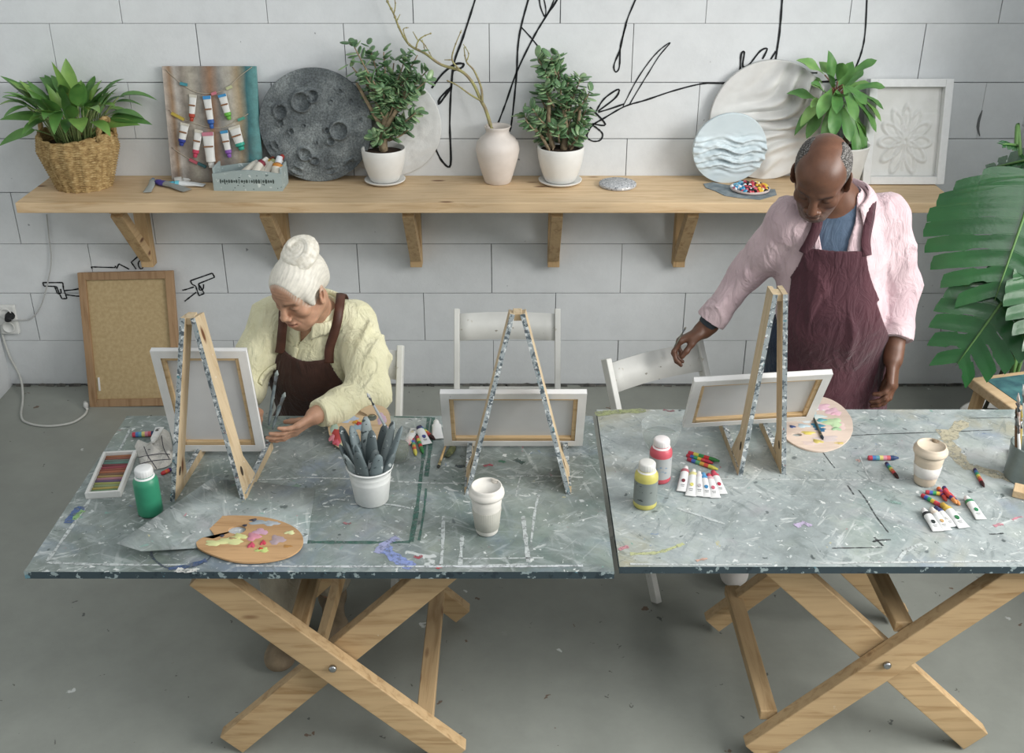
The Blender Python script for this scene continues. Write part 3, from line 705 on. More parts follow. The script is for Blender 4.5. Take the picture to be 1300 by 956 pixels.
tp1 = px_tips(j1, [(450, 60, 12), (470, 62, 12), (487, 66, 12), (447, 85, 10), (463, 95, 13), (480, 85, 14), (500, 80, 14), (515, 72, 13), (530, 70, 12), (544, 88, 13), (540, 104, 12), (520, 95, 14), (505, 105, 14), (485, 112, 14), (467, 115, 13), (478, 130, 12), (500, 128, 13), (520, 118, 13), (532, 118, 10), (478, 148, 9), (500, 150, 12), (515, 152, 14), (528, 143, 12), (488, 165, 10), (518, 165, 12), (474, 172, 10), (480, 178, 7)], r_)
trunk_top = PY(492, 140, j1.y)-j1
tips1 = []
for q, k in tp1:
    zb = min(max(q.z-.10, pot_h1+.03), trunk_top.z+.02); bx = trunk_top.x*(zb/trunk_top.z)
    tips1.append(((bx, 0, zb), q, k))
jade('bushy jade plant with thick trunk in a white pot beside the dark moon disc', j1, pot_r1, pot_h1,
     [([(0, 0, .13), (.004, 0, .22), (trunk_top.x, 0, trunk_top.z)], .021, .014), ([(.0, 0, .22), (.05, -.02, .3), (.11, -.02, .40)], .012, .007), ([(.0, 0, .24), (-.05, 0, .34), (-.10, .0, .44)], .011, .006)], tips1, 5)
j2 = V((PY(711, 232, WY-.112).x, WY-.112, SZ))
tp2 = px_tips(j2, [(684, 75, 11), (700, 74, 12), (706, 72, 9), (692, 90, 13), (708, 92, 12), (722, 100, 12), (737, 100, 10), (748, 118, 12), (730, 118, 13), (712, 112, 13), (692, 112, 12), (684, 118, 11), (676, 138, 12), (664, 145, 11), (667, 152, 7), (690, 138, 13), (710, 135, 13), (728, 138, 13), (744, 140, 12), (742, 158, 12), (726, 158, 12), (708, 158, 12), (690, 160, 12), (688, 174, 8), (735, 172, 10), (716, 176, 7), (700, 145, 12), (720, 128, 12)], r_, spread=.09)
tips2 = []
for i, (q, k) in enumerate(tp2):
    zb = max(q.z-.09, .17); s = q.x*.45
    tips2.append(((s, q.y*.4, zb), q, k))
jade('dense jade plant with several stems in a white pot right of the pale vase', j2, .103, .165,
     [([(0.01, 0, .14), (.02, 0, .22), (.01, 0, .34)], .017, .009), ([(-.03, 0, .14), (-.055, 0, .26), (-.05, 0, .42)], .013, .007), ([(.04, 0, .14), (.07, .0, .24), (.08, 0, .34)], .010, .006), ([(-.045, -.02, .14), (-.09, -.02, .22), (-.14, -.02, .27)], .008, .005)], tips2, 9)

# pale vase and dry branches
vl = V((PY(632, 232, WY-.102).x, WY-.102, SZ))
m = MB(); R_ = 27.5/1350*4.62
m.lathe([(0, 0), (.054, 0), (.058, .004), (.066, .03), (.08, .075), (.091, .115), (.096, .15), (.091, .18), (.075, .202), (.056, .215), (.050, .228), (.053, .243), (.059, .252), (.056, .254), (.049, .246), (.045, .225), (.045, .12), (0, .1)], 44, wob=lambda r, z, a: r*(1+.004*math.sin(z*420)))
v = m.build('ceramic_vase', mat('#d6cdc5', .55, '#c8beb5', 7, .15, 60)); v.location = vl; tag(v, 'pale unglazed jug-shaped vase holding dry branches on the shelf', 'vase')
br = thing('dry_branch', 'bare forked branch rising to the left out of the pale vase', 'branch', vl)
m = MB()
def bpath(pts, y0, r0, r1, nd=0):
    w = [PY(u, v_, y0+i*.004)-vl for i, (u, v_) in enumerate(pts)]; sp = smooth_path(w, 5)
    m.tube(sp, [r0+(r1-r0)*i/(len(sp)-1) for i in range(len(sp))], 7)
    for p in sp[2:-1:3]: m.ball(p, r1*1.8+.001, n=6, m=4)
y0 = vl.y
m.tube([V((.0, .0, .11)), PY(624, 163, y0)-vl], .0085, 8)
for pts, r0, r1 in (([(624, 163), (617, 140), (611, 128), (600, 105), (585, 90), (560, 82), (540, 68), (520, 57), (508, 38), (500, 18), (492, 2), (488, -10)], .0085, .003),
    ([(612, 130), (611, 112), (602, 90), (592, 78), (589, 60)], .006, .002), ([(611, 128), (597, 120), (580, 108), (567, 102)], .005, .002), ([(583, 88), (574, 76), (577, 60), (586, 38)], .0045, .0018), ([(574, 76), (564, 76)], .003, .0015), ([(592, 78), (595, 68), (588, 56)], .003, .0015),
    ([(528, 62), (531, 52), (538, 46), (548, 42)], .004, .0018), ([(531, 52), (524, 40)], .003, .0015), ([(533, 50), (540, 58), (548, 72)], .003, .0015), ([(519, 57), (512, 38), (519, 35)], .003, .0015), ([(503, 28), (508, 18)], .003, .0015), ([(500, 18), (502, 4), (498, -8)], .003, .0016), ([(540, 66), (536, 50)], .0025, .0014)):
    bpath(pts, y0, r0, r1)
m.build('twigs', BRANCH, br)

# round plaques
def disc_obj(name, label, cat, cpx, rpx, ybase_v, mats, th, relief, segs=96, rings=48, rz=0, lean_top=.03):
    # a round plaque standing on the shelf and leaning on the wall; cpx = centre pixel, relief(x,y)->height
    c0 = P(cpx[0], ybase_v, SZ); lowr = rpx/1350*(c0.y*CT + (CH-SZ-.2)*ST)
    yt = WY-lean_top; ln = math.asin(min(.9, (yt-c0.y)/(2*lowr)))
    cz = SZ + lowr*math.cos(ln); cy = (c0.y+yt)/2; xx = PY(cpx[0], cpx[1], cy).x
    rows = []
    for i in range(rings+1):
        r = lowr*i/rings; row = []
        for j in range(segs+1):
            a = 2*PI*j/segs; x, z = r*math.cos(a), r*math.sin(a); row.append(V((x, -th/2-relief(x/lowr, z/lowr), z)))
        rows.append(row)
    m = MB(); m.grid(rows)
    rim = rows[-1][:-1]; bkv = [V((p.x, th/2, p.z)) for p in rim]; n = len(rim)
    m.add(rim+bkv, [(i, (i+1) % n, n+(i+1) % n, n+i) for i in range(n)] + [tuple(range(n, 2*n))], 0, None, True)
    o = m.build(name, mats, weld=True); o.location = (xx, cy, cz); o.rotation_euler = (-ln, 0, rz)
    return tag(o, label, cat)
craters = [(-.22, .42, .17), (-.02, .52, .11), (.42, -.08, .155), (-.22, -.50, .11), (-.05, -.62, .07), (.26, -.27, .07), (.60, -.70, .10), (-.6, .25, .12), (-.62, .05, .06), (.46, .60, .05), (.3, .42, .04), (.66, .42, .04), (.2, -.08, .05), (-.44, -.1, .05), (-.38, -.8, .07), (.24, -.8, .06), (.8, .1, .05), (-.75, -.35, .06), (.0, -.3, .03), (-.2, .0, .03)]
pr = np.random.RandomState(2); KW = pr.randn(26, 2)*np.array([[9], [14]]*13).reshape(26, 1)*.8; PH = pr.rand(26)*6.28
def fnoise(x, y, lo=0, hi=26): return sum(math.sin(KW[i, 0]*x+KW[i, 1]*y+PH[i]) for i in range(lo, hi))/math.sqrt(hi-lo)
def moon_r(x, y):
    h = .0012*fnoise(x*1.6, y*1.6)
    for cx, cy, r in craters:
        d = math.hypot(x-cx, y-cy)/r
        if d < 1.5: h += (.019*math.exp(-((d-1)/.15)**2) - .012*max(0, 1-d**4))*min(1, r/.08)
    return h
disc_obj('moon_relief', 'dark grey round moon relief with craters leaning on the wall', 'wall plaque', (401, 157), 71.5, 230, m_moon(), .018, moon_r, 128, 80, lean_top=.04)
disc_obj('white_plaque', 'plain white textured disc half hidden behind the bushy jade plant', 'wall plaque', (494, 155), 66, 222.9, mat('#d9dbda', .8, '#cfd1d0', 12, .5, 150), .014, lambda x, y: .0012*fnoise(x*2.5, y*2.5), lean_top=.02)
def fold_r(x, y):
    a = max(0, min(1, (x*.75 + .45 - abs(y-.05)*.55 + (y*.35))*1.6)) if x > -.6 else 0
    u = x*.75+y*.66; w = y*.75-x*.66
    band = math.exp(-((w+.08-.15*math.sin(u*3))/.50)**2) * (1 if u > -.55 else math.exp(-((u+.55)/.2)**2))
    return band*(.034*abs(math.sin(12*w+2.2*math.sin(3.1*u)+1.3*math.sin(5*u+3*w))) + .014*math.sin(23*w+3*math.sin(4*u)) + .012) + .0008*fnoise(x*2, y*2)
disc_obj('white_relief', 'large white round relief of draped folds leaning behind the pale blue one', 'wall plaque', (976, 153), 75, 226, mat('#dcdcd9', .75, '#d2d1cd', 9), .02, fold_r, 144, 90, lean_top=.03)
def wave_r(x, y):
    band = 1/(1+math.exp(-(y+.55)*14)) * 1/(1+math.exp((y-.28-.06*math.sin(4*x))*16))
    w = y + .16*x*x + .05*math.sin(3*x+1)
    return band*(.010 + .009*math.sin(22*w+1.5*math.sin(5*x)) + .006*math.sin(41*w+2*math.sin(7*x)) + .003*fnoise(x*2, y*4, 0, 10))
disc_obj('blue_relief', 'small pale blue round relief with rippled plaster waves, in front of the large disc', 'wall plaque', (926, 188), 46.5, 231.5, mat('#cfdde2', .7, '#c3d2d8', 7), .016, wave_r, 144, 90, lean_top=.14)
# framed bas-relief of a flower
fb = P(1147, 236, SZ); fw = 103/1350*4.72; fh = .452
fr = thing('framed_relief', 'white box frame with a raised flower relief at the right end of the shelf', 'framed relief', (fb.x, fb.y+.03, SZ), (-math.asin((WY-.04-fb.y-.03)/fh), 0, 0))
m = MB(); fwb = .034
for s in (-1, 1): m.box((s*(fw/2-fwb/2), 0, fh/2), (fwb, .05, fh))
for z in (fwb/2, fh-fwb/2): m.box((0, 0, z), (fw-2*fwb, .05, fwb))
m.build('frame', mat('#e2e4e4', .6), fr, bevel=.002)
rows = []
def fl_r(x, z):    # petals: raised outlines around a stem
    h = 0
    for k in range(11):
        a = PI*(k+.5)/11*1.9 - PI*.45; cx, cz = .36*math.cos(a)*1.0, .02+.36*math.sin(a)
        dx, dz = x-cx, z-cz; u = dx*math.cos(a)+dz*math.sin(a); w = -dx*math.sin(a)+dz*math.cos(a)
        d = math.hypot(u/.30, w/.105); h = max(h, .013*math.exp(-((d-1)/.14)**2) + (.006*(1-d) if d < 1 else 0))
    h = max(h, .006*math.exp(-(x/.025)**2) if -.55 < z < .1 else 0)
    return h
for i in range(71):
    z = -1+2*i/70; rows.append([V((x*(fw/2-fwb), .012-fl_r(x*.85, (z+.22)*.85) - (.004 if z < .42 else 0), fh/2+z*(fh/2-fwb))) for x in [(-1+2*j/60) for j in range(61)]])
m = MB(); m.grid(rows); m.build('relief_panel', mat('#dcddda', .8, '#d3d4d0', 12), fr, solid=.004, fix=False)

# round speckled coaster
cl = P(784, 236, SZ); m = MB(); m.lathe([(0, .001), (.078, .001), (.082, .004), (.082, .013), (.079, .016), (0, .016)], 48)
o = m.build('round_coaster', m_speck('#b9bcc0', [('#6c7076', .56), ('#e8e8e8', .60)], .6, 110)); o.location = cl; tag(o, 'thin round speckled grey plaster coaster lying on the shelf', 'coaster')
# rag and dried paint heap
m = MB(); pts = [(893, 234), (905, 232), (925, 236), (940, 233), (958, 240), (984, 241), (986, 248), (965, 254), (940, 252), (920, 249), (908, 243), (896, 239)]
m.prism([tuple((P(u, v, SZ)-P(940, 243, SZ)).xy) for u, v in pts], .0008, .003)
o = m.build('plastic_sheet', mat('#8d979b', .6, '#66757e', 26, .4, 60)); o.location = P(940, 243, SZ); tag(o, 'crumpled grey paint-smeared sheet lying on the shelf in front of the discs', 'sheet')
cp = P(952, 241, SZ+.004); rb = random.Random(4)
cols = ['#2f8fc4', '#e7e9ec', '#c93a44', '#f0c63a', '#1e1a20', '#d8556a', '#e08a2c', '#7ec3dd', '#5b2230', '#f3e7b2']
t = thing('paint_heap', 'round palette heaped with blobs of bright dried paint on the grey sheet', 'palette', cp)
m = MB(); m.lathe([(0, 0), (.076, 0), (.084, .004), (.086, .012), (.08, .013), (.07, .008), (0, .007)], 30); m.build('dish', mat('#c9b9b4', .6), t)
m = MB()
for i in range(170):
    a = rb.uniform(0, 2*PI); r = .078*math.sqrt(rb.random()); x = r*math.cos(a); k = 0
    sec = int(((x/.078)+1)*.5*3); k = rb.choice([[0, 7, 1, 0, 5], [2, 4, 1, 5, 4, 8], [3, 6, 4, 2, 3, 9]][min(sec, 2)])
    m.ball((x, r*math.sin(a), .010+rb.uniform(0, .016)*(1-r/.09)), (rb.uniform(.006, .012), rb.uniform(.005, .011), rb.uniform(.005, .010)), mi=k, n=7, m=5, R=Euler((rb.uniform(-1, 1), rb.uniform(-1, 1), rb.uniform(0, 6))).to_matrix())
m.build('paint_blobs', [mat(c, .35, key='b') for c in cols], t)

# Madagascar-style plant with a crown of long leaves in a white pot
ml_ = V((PY(1064, 235, WY-.122).x, WY-.122, SZ))
t = thing('potted_plant', 'tall plant with a crown of long drooping leaves behind the standing person\'s head', 'plant', ml_)
m = MB(); m.lathe([(0, .001), (.078, .001), (.085, .01), (.098, .09), (.112, .175), (.114, .18), (.106, .18), (.10, .165), (0, .16)], 36); m.build('pot', CERAM, t)
m = MB(); m.lathe([(0, .166), (.102, .163)], 24); m.build('soil', SOIL, t)
top = PY(1060, 118, ml_.y)-ml_
m = MB(); sp = smooth_path([(0, 0, .14), (.01, 0, .26), (top.x*.8, 0, .36), top], 5); m.tube(sp, [.016]*3+[.015]*3+[.013]*(len(sp)-6), 9)
for i, p in enumerate(sp[2:]): m.tube([p+V((0, 0, -.004)), p+V((0, 0, .004))], [.018, .015], 9)
m.build('trunk', mat('#5c4a3c', .85, '#7a6450', 60, .6, 120), t)
m = MB(); ms = MB()
tl_ = [(1052, 66, 0), (1012, 78, 0), (1082, 80, .0), (1112, 78, 0), (1122, 112, 0), (1000, 120, 0), (1030, 108, -.1), (1018, 160, -.06), (1010, 170, 0), (1040, 150, -.14), (1062, 145, -.16), (1058, 172, -.14), (1078, 178, -.12), (1090, 200, -.08), (1100, 192, -.02), (1112, 165, -.02), (1118, 152, 0), (1120, 138, .02), (1105, 112, .05), (1042, 88, .05), (1070, 82, -.08), (1050, 96, -.1), (1096, 135, -.1), (1072, 122, -.16), (1030, 140, -.1), (1022, 100, .08), (1095, 90, .08), (1048, 182, -.06), (1085, 152, -.14), (1026, 175, -.03), (1105, 180, .02)]
obo = lambda t: (math.sin(PI*t**1.35)**.75) if 0 < t < 1 else .03
for i, (u, v, dy) in enumerate(tl_):
    tip = PY(u, v, ml_.y+dy)-ml_; st = top + V((0, 0, rp.uniform(-.09, .01)))
    d = tip-st; L = min(d.length*.72, .17); mid = st+d*.30+V((0, 0, .03+.03*(d.z < 0)))
    ms.tube(smooth_path([st, st.lerp(mid, .5)+V((0, 0, .006)), mid], 3), .003, 5)
    leaf(m, mid, (tip-mid)+V((0, 0, .04)), (0, -.4, 1), max((tip-mid).length*1.05, .09), rp.uniform(.046, .060), .45, .16, 9, obo, 1 if rp.random() < .35 else 0, wave=.25)
clampw(m, ml_.y); m.build('foliage', [MADA, m_leaf('#8cb860', '#5f9347', .4, 10)], t, fix=False); clampw(ms, ml_.y); ms.build('leaf_stems', REDSTEM, t)

# ------------------------------------------------------------------ paint tubes, crayons
def paint_tube(label, cat, group, L, r, cap, band, body='#dcdcda', dot=None, flat=1.0, name='paint_tube', capl=None, crumple=0, seed=0):
    # lies along +y: cap at +y end, crimp at -y; origin under the middle, resting on z = 0
    t = thing(name, label, cat, (0, 0, 0), 0, group); rr_ = random.Random(seed)
    m = MB(); n = 16; rows = []; K = 14
    for i in range(K+1):
        s = i/K; y = -L/2 + L*s
        q = min(1, s*1.25)**.8; hz = r*(.10+.90*q)*flat; hx = r*(1.28-.28*q)
        cxx = crumple*r*math.sin(s*5+seed)
        rows.append([V((hx*math.cos(2*PI*j/n)+cxx, y, max(r*flat*.6*q, .0012)+hz*math.sin(2*PI*j/n)*(1 if True else 1))) for j in range(n+1)])
    zc = max(r*flat*.6, .001)
    mn = min(p.z for row in rows for p in row)
    for row in rows:
        for p in row: p.z -= mn
    zc -= mn
    m.grid(rows[:K-1], 0); m.grid(rows[K-2:], 1)
    hx = r; m.add([p for p in rows[0][:-1]], [tuple(range(n))], 0); 
    cap_pts = rows[K][:-1]; c = V((crumple*r*math.sin(5+seed), L/2+r*.35, zc))
    o0 = len(cap_pts); m.add(cap_pts+[c+(p-V((c.x, L/2, zc)))*.45 for p in cap_pts], [(i, (i+1) % n, n+(i+1) % n, n+i) for i in range(n)]+[tuple(range(n, 2*n))], 1)
    if dot:
        m.prism([(.0+r*.45*math.cos(2*PI*j/10), -L*.06+r*.62*math.sin(2*PI*j/10)) for j in range(10)], rows[7][4].z-.0004 if False else zc*1.0, rows[7][4].z+.0004, mi=2)
        m.box((0, -L*.24, rows[4][4].z+.00005), (r*.9, r*.22, .0006), mi=3); m.box((0, -L*.30, rows[3][4].z+.00005), (r*.7, r*.16, .0006), mi=3)
    m.build('tube_body', [mat(body, .45, spec=.5), mat(band, .45), mat(dot or band, .5), mat('#8d9092', .6)], t)
    m = MB(); k = 14; cl_ = capl or r*1.3
    m.lathe([(0, 0), (r*.62, 0), (r*.66, .001), (r*.56, cl_), (r*.48, cl_+.0012), (0, cl_+.0012)], 20, TR((c.x, c.y-.0005, zc), (-PI/2, 0, 0)), wob=lambda rad, z, a: rad*(1+(.06*math.cos(a*10) if 0 < z < cl_ else 0)))
    m.build('cap', mat(cap, .4), t)
    return t
RB = ['#2c2238', '#c43a4e', '#3f6fb5', '#39955f', '#d9c23f', '#d24b4b', '#2a2038']
def crayon(label, cols, L=.075, r=.0062, group=None, name='crayon', tip=True, mixer=None):
    t = thing(name, label, 'crayon', (0, 0, 0), 0, group)
    m = MB(); n = len(cols); body = L*.84; y0 = -L/2
    for i in range(n):
        a = y0+body*i/n; c = y0+body*(i+1)/n
        m.lathe([(r, a), (r, c)], 14, TR((0, 0, r), (-PI/2, 0, 0)), i)
    m.lathe([(0, y0-.001), (r*.8, y0-.001), (r, y0)], 14, TR((0, 0, r), (-PI/2, 0, 0)), 0)
    m.build('stick', [mat(c, .5, key='cr') for c in cols], t)
    m = MB(); m.lathe([(r*1.02, y0+body), (r*.85, y0+body+.003), (r*.45, L/2), (0, L/2+.0005)], 14, TR((0, 0, r), (-PI/2, 0, 0))); m.build('tip', mat(cols[-1], .5, key='cr'), t)
    return t
def lay(o, u0, v0, u1, v1, z, dz=0, tilt=0):
    # put a thing that lies along +y so that it runs from pixel 0 (tail) to pixel 1 (tip) on the plane z
    a, b2 = P(u0, v0, z), P(u1, v1, z); d = b2-a
    o.location = (a+b2)/2+V((0, 0, dz)); o.rotation_euler = (tilt, 0, math.atan2(-d.x, d.y)); return d.length
def plen(u0, v0, u1, v1, z): return (P(u1, v1, z)-P(u0, v0, z)).length

# ---- collage panel with tubes hanging on strings
cb = P(277, 231, SZ); hpan = .50; wpan = 116/1350*4.72
lean = math.asin((WY-.02-cb.y)/hpan)
cpn = thing('collage_panel', 'upright panel of weathered painted stripes leaning on the wall', 'artwork', (cb.x, cb.y, SZ), (-lean, 0, 0))
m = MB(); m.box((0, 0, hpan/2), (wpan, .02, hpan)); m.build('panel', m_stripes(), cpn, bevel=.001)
CPM = Matrix.Translation((cb.x, cb.y, SZ)) @ Matrix.Rotation(-lean, 4, 'X')
def onpan(u, v, off):
    # point on the panel's front under a pixel, lifted by off
    M = CPM; o0 = M @ V((0, -.01-off, 0)); nn = (M.to_3x3() @ V((0, -1, 0))); r = ray(u, v); c = V((0, 0, CH))
    tt = (o0-c).dot(nn)/r.dot(nn); return c + r*tt
ci = CPM.inverted()
Z5 = lambda p: (180+p[0]/5.03, 70+p[1]/5.03)
for pts in ([(150, 90), (250, 180), (330, 230), (400, 245), (470, 240), (540, 215), (620, 140), (705, 75)], [(170, 350), (260, 405), (330, 435), (430, 460), (520, 460), (600, 420), (680, 375)], [(190, 590), (300, 660), (400, 710)], ):
    m = MB(); m.tube(smooth_path([ci @ onpan(*Z5(p), .003) for p in pts], 4), .0014, 5); m.build('string', mat('#b9ad98', .9), cpn)
k = 0
for p0, p1, cc in (((245, 180), (290, 190), '#3f8f9c'), ((445, 250), (475, 240), '#c9707e'), ((540, 215), (575, 200), '#b9bd8e'), ((190, 370), (270, 412), '#b8a03c'), ((615, 415), (655, 400), '#4a9c86'), ((305, 665), (355, 690), '#b0505c'), ((360, 690), (410, 715), '#2f5a5f')):
    m = MB(); a, c = ci @ onpan(*Z5(p0), .006), ci @ onpan(*Z5(p1), .006); m.bar(a, c, .010, .012); m.build('peg', mat(cc, .6), cpn)
hang = [('white', (330, 235), (322, 410), .0105, '#b5432f', 'white paint tube with a rust red cap, first on the upper string'), ('white', (412, 240), (450, 455), .0115, '#2f5fae', 'white paint tube with a blue cap in the middle of the upper string'), ('white', (508, 235), (560, 400), .0120, '#62b13a', 'white paint tube with a green cap, last on the upper string'),
        ('white', (280, 420), (258, 565), .0125, '#2f3f98', 'short paint tube with a navy cap, leftmost on the lower string'), ('white', (368, 460), (345, 640), .0115, '#c9405c', 'white paint tube with a crimson cap on the lower string'), ('white', (420, 470), (450, 700), .0165, '#e0dfda', 'large white paint tube with a pale cap hanging on the lower string'),
        ('white', (522, 465), (562, 640), .0115, '#8a55b0', 'white paint tube with a purple cap on the lower string'), ('white', (585, 440), (640, 590), .0165, '#2fa58c', 'wide white paint tube with a teal cap, rightmost on the lower string')]
tb2 = {'#2f5fae': '#3a8fd0', '#62b13a': '#3a8fc8'}
for i, (_, p0, p1, r, cc, lab) in enumerate(hang):
    a, c = onpan(*Z5(p0), .004), onpan(*Z5(p1), .004); L = (c-a).length
    t = paint_tube(lab, 'paint tube', 'paint tubes hung on the collage panel', L*.80, r*1.25, cc, cc, '#d9d9d4', None, .7, capl=L*.12)
    mm = MB(); mm.box((0, -L*.02, r*1.5), (r*2.6, .006, .003)); mm.build('label_band', mat('#8a5a35', .6), t)
    mm = MB(); mm.box((0, -L*.36, r*.6), (r*2.9, L*.10, r*.6)); mm.build('label_end', mat(tb2.get(cc, '#c9c4b4' if i not in (5, 6) else ('#c7788a' if i == 5 else '#3a8fc0')), .6), t)
    d = (c-a).normalized(); nrm = (CPM.to_3x3() @ V((0, -1, 0))); xx = d.cross(nrm)
    t.matrix_world = Matrix((((xx.x, d.x, nrm.x, 0)), ((xx.y, d.y, nrm.y, 0)), ((xx.z, d.z, nrm.z, 0)), (0, 0, 0, 1)))
    t.location = (a+c)/2 - nrm*.001
# ---- little grey-blue crate with tubes
cr0 = P(316, 242, SZ); cw = 88/1350*4.6; cdp = .115
ct = thing('wooden_crate', 'small distressed grey-blue wooden crate of paint tubes on the shelf', 'crate', (cr0.x, cr0.y+cdp/2, SZ), -.02)
CRM = m_speck('#9fb0b0', [('#5f6f70', .66), ('#c4cfcf', .62)], .7, 40)
side = [(-cw/2, 0), (cw/2, 0), (cw/2, .075), (cw*.42, .078), (cw*.2, .088), (0, .092), (-cw*.2, .088), (-cw*.42, .078), (-cw/2, .075)]
for y, nm in ((-cdp/2, 'front_panel'), (cdp/2, 'back_panel')):
    m = MB(); m.prism(side, -.005, .005, TR((0, y, 0), (PI/2, 0, 0)))
    if nm == 'front_panel':
        rr = random.Random(8); x = -cw*.40
        while x < cw*.38:      # a row of small carved scroll-like marks
            w = rr.uniform(.006, .012); h = rr.uniform(.012, .022); kk = rr.randint(0, 3)
            m.add([(x+.5*w+.5*w*math.cos(2*PI*j/8), y-.0056, .043+.5*h*math.sin(2*PI*j/8)) for j in range(8)], [tuple(range(8))], 1) if kk else m.box((x+w/2, y-.0052, .043), (w*.35, .001, h), mi=1)
            x += w+.0015
        for i in range(14): m.ball((rr.uniform(-.45, .45)*cw, y-.005, rr.uniform(.008, .07)), (rr.uniform(.002, .005), .0008, .002), mi=1, n=6, m=4)
    m.build(nm, [CRM, mat('#46524f', .8)], ct, bevel=.0015)
for s in (-1, 1):
    m = MB(); m.box((s*(cw/2-.004), 0, .05), (.008, cdp-.01, .10)); m.build('end_panel', CRM, ct, bevel=.0015)
m = MB(); m.box((0, 0, .006), (cw-.016, cdp-.01, .008)); m.build('bottom', CRM, ct)
for i, (x, y, rz, tl2, cap, bd, lab) in enumerate(((-.01, .02, -.9, .25, '#8b2f3a', '#c9c4bb', 'paint tube with a dark red cap lying in the grey-blue crate'), (.03, -.005, -.6, .45, '#e2e0d8', '#8f2f3f', 'paint tube with a white cap and crimson band in the crate'), (.055, .02, -.5, .35, '#7a3b2b', '#caa53c', 'ochre-banded paint tube with a brown cap in the crate'), (.08, .01, -.7, .5, '#2f2a2a', '#a9b07a', 'olive-banded paint tube with a black cap in the crate'), (.105, .025, -.4, .5, '#a33b34', '#d9d4c6', 'paint tube with a brick red cap leaning at the back of the crate'), (.125, -.02, -.3, .95, '#d5dbe2', '#c87f2a', 'fat paint tube with an orange band standing up at the crate\'s right end'))):
    t = paint_tube(lab, 'paint tube', 'paint tubes in the small crate', .105 if i < 5 else .09, .0185 if i < 5 else .023, cap, bd, '#d9d3c4')
    t.location = ct.location + V((x, y, .060 if i < 5 else .052)); t.rotation_euler = (tl2, 0, rz)
# loose tubes left of the crate
for u0, v0, u1, v1, r, cap, bd, body, lab, fl in ((243, 244, 202, 235, .020, '#4a3f9a', '#4a3f9a', '#8f938f', 'squeezed grey tube with a violet shoulder lying on the shelf', .6), (187, 247, 195, 231, .014, '#5a6f94', '#8c9aa0', '#a3aaa6', 'small crumpled grey-blue tube, leftmost beside the crate', .7), (264, 237, 220, 237, .017, '#46b6d2', '#5fc4d8', '#d8dcdc', 'white tube with a light blue cap lying beside the crate', .8), (264, 227, 230, 231, .024, '#c9c9c4', '#d6d6d2', '#d3d4d0', 'flattened white tube lying behind the other loose tubes', .45)):
    L = plen(u0, v0, u1, v1, SZ); t = paint_tube(lab, 'paint tube', 'loose paint tubes on the shelf', L*.82, r, cap, bd, body, None, fl, crumple=.2, seed=int(u0))
    lay(t, u0, v0, u1, v1, SZ, .0006 if v0 != 236 else .0006)
# ------------------------------------------------------------------ easels and canvases
def easel(label, baseL, baseR, apex, depth, foot=.30):
    # baseL/baseR: front feet on the table; apex: top point; depth: horizontal direction (unit) away from the front feet
    c = (baseL+baseR)/2
    t = thing('tabletop_easel', label, 'easel', c, 0, 'wooden tabletop easels')
    loc = lambda p: V(p)-c
    side = (baseR-baseL).normalized()
    D = V(depth)
    for s, bp in ((-1, baseL), (1, baseR)):
        top = apex + side*s*.014
        b0, tp = loc(bp), loc(top)
        ax = (tp-b0); x = D - ax.normalized()*D.dot(ax.normalized()); x.normalize()   # depth direction across the bar
        th = ax.cross(x).normalized()
        hole_c = b0 + ax.normalized()*.085 + x*.030
        # bar: front face painted, side faces bare wood
        w, tk = .066, .014
        m = MB()
        vs = []
        for p in (b0, tp):
            for a, b2 in ((0, -1), (1, -1), (1, 1), (0, 1)): vs.append(p + x*(a*w) + th*(b2*tk/2))
        vs[0].z = vs[3].z = 0; 
        for q in (1, 2): vs[q] = vs[q] + ax.normalized()*((-vs[q].z)/ax.normalized().z)
        m.add(vs, [(3, 2, 1, 0), (4, 5, 6, 7)], 0, None, False)
        m.add(vs, [(0, 1, 5, 4), (2, 3, 7, 6)], 0, None, False); m.add(vs, [(1, 2, 6, 5), (3, 0, 4, 7)], 1, None, False)
        leg = m.build('leg', [EASELW, EASELP], t, bevel=.0012)
        # foot lying on the table, going back from the base
        m = MB(); f0 = b0 + V((0, 0, 0)); f1 = f0 + D*foot; hh = .022
        sd = V((-D.y, D.x, 0))*.008
        vs = [f0+D*.012-sd, f0+D*.012+sd, f1+sd, f1-sd]; up = V((0, 0, hh)); up1 = V((0, 0, hh*1.5))
        vs2 = [p.copy() for p in vs]+[vs[0]+up, vs[1]+up, vs[2]+up1, vs[3]+up1]
        m.add(vs2, [(3, 2, 1, 0), (4, 5, 6, 7)], 1, None, False); m.add(vs2, [(0, 1, 5, 4), (1, 2, 6, 5), (2, 3, 7, 6), (3, 0, 4, 7)], 0, None, False)
        # gusset web between foot and bar
        g0 = f0+D*.06+V((0, 0, hh)); g1 = b0+ax.normalized()*.13+x*.062; g2 = f0+D*.115+V((0, 0, hh*1.05))
        m.add([g0-sd*.8, g1-sd*.8, g2-sd*.8, g0+sd*.8, g1+sd*.8, g2+sd*.8], [(0, 1, 2), (5, 4, 3), (0, 3, 4, 1), (1, 4, 5, 2), (2, 5, 3, 0)], 0, None, False)
        m.build('foot', [EASELW, EASELP], t, bevel=.0012)
        m = MB()
        for q in (-1, 1):
            cc = hole_c + th*q*(tk/2+.0004); m.add([cc + ax.normalized()*.015*math.cos(2*PI*j/14) + x*.008*math.sin(2*PI*j/14) for j in range(14)], [tuple(range(14))], 0, None, False)
        m.build('slot', mat('#3a3026', .9), leg, fix=False)
    # hinge block at the top
    tp = loc(apex); m = MB(); m.box(tp+V((0, .03, -.014)), (.026, .04, .022)); m.build('hinge_block', EASELW, t, bevel=.002)
    return t
